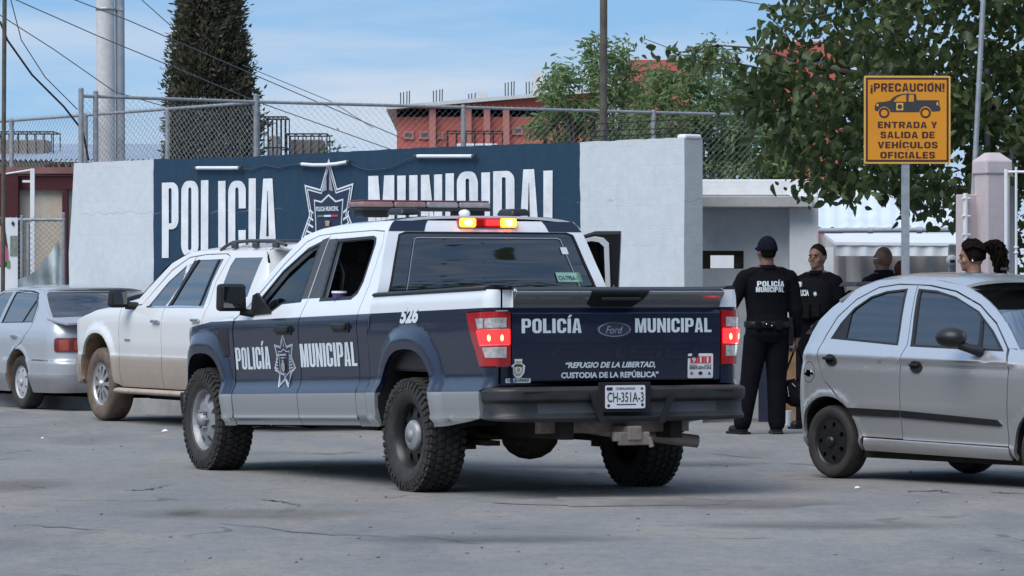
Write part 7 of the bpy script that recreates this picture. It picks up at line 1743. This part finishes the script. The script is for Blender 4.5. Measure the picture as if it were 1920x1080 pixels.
wire('short thin overhead wire right of the concrete pole at the top edge', [(255, -10, 60), (320, 48, 62)], .007)
wire('long overhead wire high along the top edge over the green trees', [(1100, -6, 60), (1380, 0, 60), (1560, 30, 60)], .008)
wire('pair wire dropping right of the cypress to the fence', [(455, 122, 60), (620, 190, 64), (700, 240, 66)], .006)
# ------------------------------------------------------------------ trees
def tree_root(name, label, x, y, group=None): return thing(name, label, 'tree', (x, y, 0), 0, group)
def trunk(o, segs, m=None):
    mb = MB()
    for pts, r in segs: mb.tube(pts, r, 9)
    return mb.build('trunk', m or M['bark'], o)
def in_poly(x, y, P):
    c = np.zeros(len(x), bool); n = len(P)
    for i in range(n):
        x0, y0 = P[i]; x1, y1 = P[(i + 1) % n]
        k = ((y0 > y) != (y1 > y)) & (x < (x1 - x0) * (y - y0) / (y1 - y0 + 1e-9) + x0); c ^= k
    return c
# --- cypress: drooping sprays round a spire
def cypress():
    Y = 62.0; x0 = ax(395, Y); o = tree_root('cypress_tree', 'tall dark brownish cypress rising behind the navy wall', x0, Y)
    trunk(o, [([(0, 0, 0), (.02, 0, 3.5), (0, 0, 7.2)], [.16, .11, .03])])
    rad = lambda z: np.interp(z, [1.2, 2.6, 3.2, 4.4, 5.0, 5.6, 6.4, 7.4], [.48, .60, .57, .47, .36, .27, .20, .05])
    pts = []; dirs = []; r = np.random.default_rng(5)
    sprays = 2900
    for i in range(sprays):
        z = 1.2 + 6.0 * r.random() ** .9; a = r.uniform(0, 2 * math.pi); lob = 1 + .13 * math.sin(3 * a + z * 2.1) + .10 * math.sin(5 * a - z * 3.3) + r.normal(0, .05)
        rr = rad(z) * lob * (1 - .45 * r.random() ** 2.2); c = np.array([rr * math.cos(a), rr * math.sin(a), z]); d = np.array([math.cos(a) * .45, math.sin(a) * .45, r.uniform(.1, .9)]); d /= np.linalg.norm(d)
        n = 24; t = r.random(n)[:, None]; pts.append(c + d * t * .26 + r.normal(0, .045, (n, 3))); dirs.append(np.repeat(d[None], n, 0) + r.normal(0, .35, (n, 3)))
    leaves('crown', np.concatenate(pts), .085, M['leaf_cypress'], o, 0, .34, dirs=np.concatenate(dirs), fold=.1)
cypress()
# --- fine leaved green trees behind the white end of the wall
def willow(label, blobs, Y, tr, n_each=2300, size=.115):
    xs = [b[0] for b in blobs]; x0 = ax(tr, Y); o = tree_root('green_tree', label, x0, Y, 'fine leaved trees behind the wall'); r = np.random.default_rng(len(blobs)); pts = []; segs = []
    for (px, py, rx, ry) in blobs:
        c = np.array([ax(px, Y) - x0, r.uniform(-.5, .5), CAM_H + (HOR - py) / FPX * Y]); sx, sz = rx / FPX * Y, ry / FPX * Y
        k = int(n_each * (rx * ry) / 900) + 60; m = max(4, k // 22)
        for _ in range(m):
            d = r.normal(size=3); d /= np.linalg.norm(d); q = c + d * np.array([sx, (sx + sz) / 2, sz]) * r.random() ** .45; pts.append(q + r.normal(0, .085, (24, 3)))
        zt = max(.8, c[2] - sz * 1.4); segs.append(([(0, 0, .9), (c[0] * .35, c[1] * .4, min(zt, 2.0)), (c[0] * .9, c[1], max(zt, 2.1)), tuple(c)], [.06, .045, .022, .008]))
    segs.append(([(0, 0, 0), (0, 0, 1.2)], [.13, .09])); trunk(o, segs)
    leaves('crown', np.concatenate(pts), size, M['leaf_willow'], o, .35, .30, fold=.15)
r_ = random.Random(9)
B1 = [(1045, 140, 28, 28), (1065, 155, 30, 25), (1030, 165, 20, 22), (1110, 90, 18, 32), (1115, 130, 30, 36), (1160, 110, 32, 26), (1175, 140, 30, 30), (1140, 165, 40, 35), (1060, 195, 42, 26), (1110, 215, 55, 38), (1030, 225, 34, 20), (1010, 240, 30, 12), (1080, 250, 60, 26), (1160, 235, 60, 50), (1200, 190, 40, 50), (1140, 280, 60, 40), (1070, 285, 45, 25)]
B2 = [(1330, 92, 26, 18), (1310, 120, 40, 24), (1360, 115, 30, 24), (1250, 150, 36, 26), (1290, 165, 60, 40), (1240, 200, 60, 50), (1310, 215, 80, 55), (1390, 190, 60, 60), (1250, 260, 70, 50), (1340, 280, 90, 50), (1420, 260, 70, 70), (1470, 300, 60, 50), (1330, 320, 80, 30), (1230, 300, 50, 40), (1430, 325, 80, 30), (1210, 240, 40, 40), (1500, 250, 50, 60)]
willow('leafy green tree behind the wall, crossed by the wooden pole', B1, 64, 1110, 190)
willow('wide leafy green tree between the wooden pole and the dark leaved tree', B2, 62, 1340, 200)
# --- broad leaved dark tree on the right
def mulberry():
    Y = 38.2; x0 = 5.35; o = tree_root('broadleaf_tree', 'big dark broad leaved tree overhanging the sign and gate on the right', x0, Y); r = np.random.default_rng(21)
    W = lambda px, py, y=Y: np.array([ax(px, y) - x0, 0, CAM_H + (HOR - py) / FPX * y])
    def env_top(px): return -60
    outline = [(1460, -80), (1440, 40), (1400, 90), (1365, 130), (1345, 160), (1400, 190), (1415, 250), (1460, 300), (1500, 335), (1560, 330), (1585, 365), (1625, 345), (1690, 350), (1750, 398), (1790, 370), (1830, 330), (1900, 330), (2120, 360), (2250, 200), (2200, -120), (1800, -260)]
    limbs = []; pts = []
    # hanging twigs
    N = 2700; k = 0
    while k < N:
        px, py = r.uniform(1340, 2240), r.uniform(-240, 400)
        if not in_poly(np.array([px]), np.array([py]), outline)[0]: continue
        if not in_poly(np.array([px + 28 * math.sin(py * .05 + px * .013)]), np.array([py + 24 * math.sin(px * .047 + 1)]), outline)[0]: continue
        if (1478 < px < 1580 and 74 < py < 122 and r.random() < .8): continue
        hole = math.sin(px * .021 + 1.3) * math.sin(py * .027 + .6) + .45 * math.sin(px * .057 + py * .041)
        if hole > .62 and r.random() < .93: continue
        if px < 1600 and py < 90 and r.random() < .5: continue
        k += 1; c = W(px, py); c[1] = r.uniform(-1.2, 1.3) * (.5 if px < 1480 else 1); a = r.uniform(0, 6.28); d = np.array([math.cos(a) * .5, math.sin(a) * .5, -.55])
        n = int(r.integers(4, 8)); t = np.linspace(0, 1, n)[:, None]; pts.append(c + d * t * .30 + r.normal(0, .045, (n, 3)))
    # long outlying sprays towards the upper left
    for chain in ([(1480, 120), (1420, 98), (1340, 92), (1270, 105), (1205, 80)], [(1480, 150), (1400, 130), (1330, 118), (1262, 108)], [(1560, 30), (1500, 45), (1460, 60), (1440, 40)], [(1600, 60), (1540, 80), (1480, 95), (1445, 60)], [(1560, 5), (1520, 10), (1465, -5)], [(1700, 0), (1600, -10), (1530, 5), (1490, 12)],
                  [(1560, 330), (1580, 360), (1600, 385)], [(1740, 370), (1755, 395), (1765, 415)], [(1500, 300), (1480, 325), (1470, 340)], [(1640, 330), (1650, 345)], [(1440, 210), (1400, 215), (1370, 190), (1340, 180)]):
        P = [W(*p) for p in chain]; yo = r.uniform(-.8, .2)
        for p in P: p[1] = yo
        limbs.append(([tuple(p) for p in P], [.012, .009, .007, .005, .003][:len(P)]))
        for p, q in zip(P, P[1:]):
            m = max(4, int(np.linalg.norm(q - p) / .024)); t = r.random(m)[:, None]; pts.append(p + (q - p) * t + r.normal(0, .06, (m, 3)) + np.array([0, 0, -.03]))
    limbs += [([(0, 0, 0), (-.02, 0, 1.4), (-.1, .1, 2.4)], [.19, .15, .13]), ([(-.1, .1, 2.4), (-.8, .0, 3.0), (-1.8, -.1, 3.35), (-2.7, -.1, 3.5)], [.12, .08, .05, .015]), ([(-.1, .1, 2.4), (-.5, .4, 3.3), (-1.2, .5, 4.0)], [.12, .08, .03]), ([(-.1, .1, 2.4), (.5, 0, 3.3), (1.0, -.3, 4.2)], [.12, .09, .03]), ([(-.8, 0, 3.0), (-1.3, -.4, 2.9), (-2.2, -.5, 2.75)], [.06, .04, .012])]
    trunk(o, limbs)
    leaves('crown', np.concatenate(pts), .098, M['leaf_big'], o, .62, .62, fold=.22, jit=.5)
mulberry()
# low shrub behind the white gate
sx = ax(1915, 40); so = thing('shrub', 'dark green shrub behind the white gate', 'shrub', (sx, 40, 0)); rr = np.random.default_rng(3)
q = rr.normal(size=(1500, 3)); q /= np.linalg.norm(q, axis=1)[:, None]; q = q * (rr.random(1500) ** .4)[:, None] * np.array([.55, .5, 1.1]) + np.array([.1, 0, 1.3])
leaves('crown', q, .10, M['leaf_big'], so, .2, .5); mb = MB(); mb.tube([(0.1, 0, 0), (.1, 0, 1.4)], [.04, .02], 7); mb.build('stem', M['bark'], so)
# small sprig on the wall by the caged units
so = thing('shrub', 'small green sprig sticking up over the navy wall below the low caged unit', 'shrub', (ax(622, 60), 60, 0)); q = rr.normal(0, 1, (90, 3)) * np.array([.09, .1, .08]) + np.array([0, 0, CAM_H + (HOR - 284) / FPX * 60]); leaves('crown', q, .07, M['leaf_big'], so, -.2, .5); mb = MB(); mb.tube([(0, 0, 0), (0, 0, 3.3)], [.03, .01], 6); mb.build('stem', M['bark'], so)
# a dark wood across the street, behind and left of the camera: seen only mirrored in paint and glass
def far_wood():
    r = np.random.default_rng(77); pts = []
    for (xa, ya, xb, yb, n) in ((-75, -38, 70, -42, 100), (70, -42, 150, -10, 60), (-44, 105, -75, -38, 120), (15, 19, 24, -4, 34)):
        for i in range(n):
            t = r.random(); h_ = r.uniform(4.5, 9.5) if ya != 19 else r.uniform(9, 12.5); c = np.array([xa + (xb - xa) * t, ya + (yb - ya) * t, 0]); m = 120
            q = r.normal(size=(m, 3)) * np.array([1.5, 1.2, h_ * .24]) + c + np.array([0, 0, h_ * .5]); q[:, 2] = np.abs(q[:, 2]); pts.append(q)
    tag(leaves('wood', np.concatenate(pts), 0.6, M['leaf_big'], None, .2, .7), kind='stuff')
far_wood()
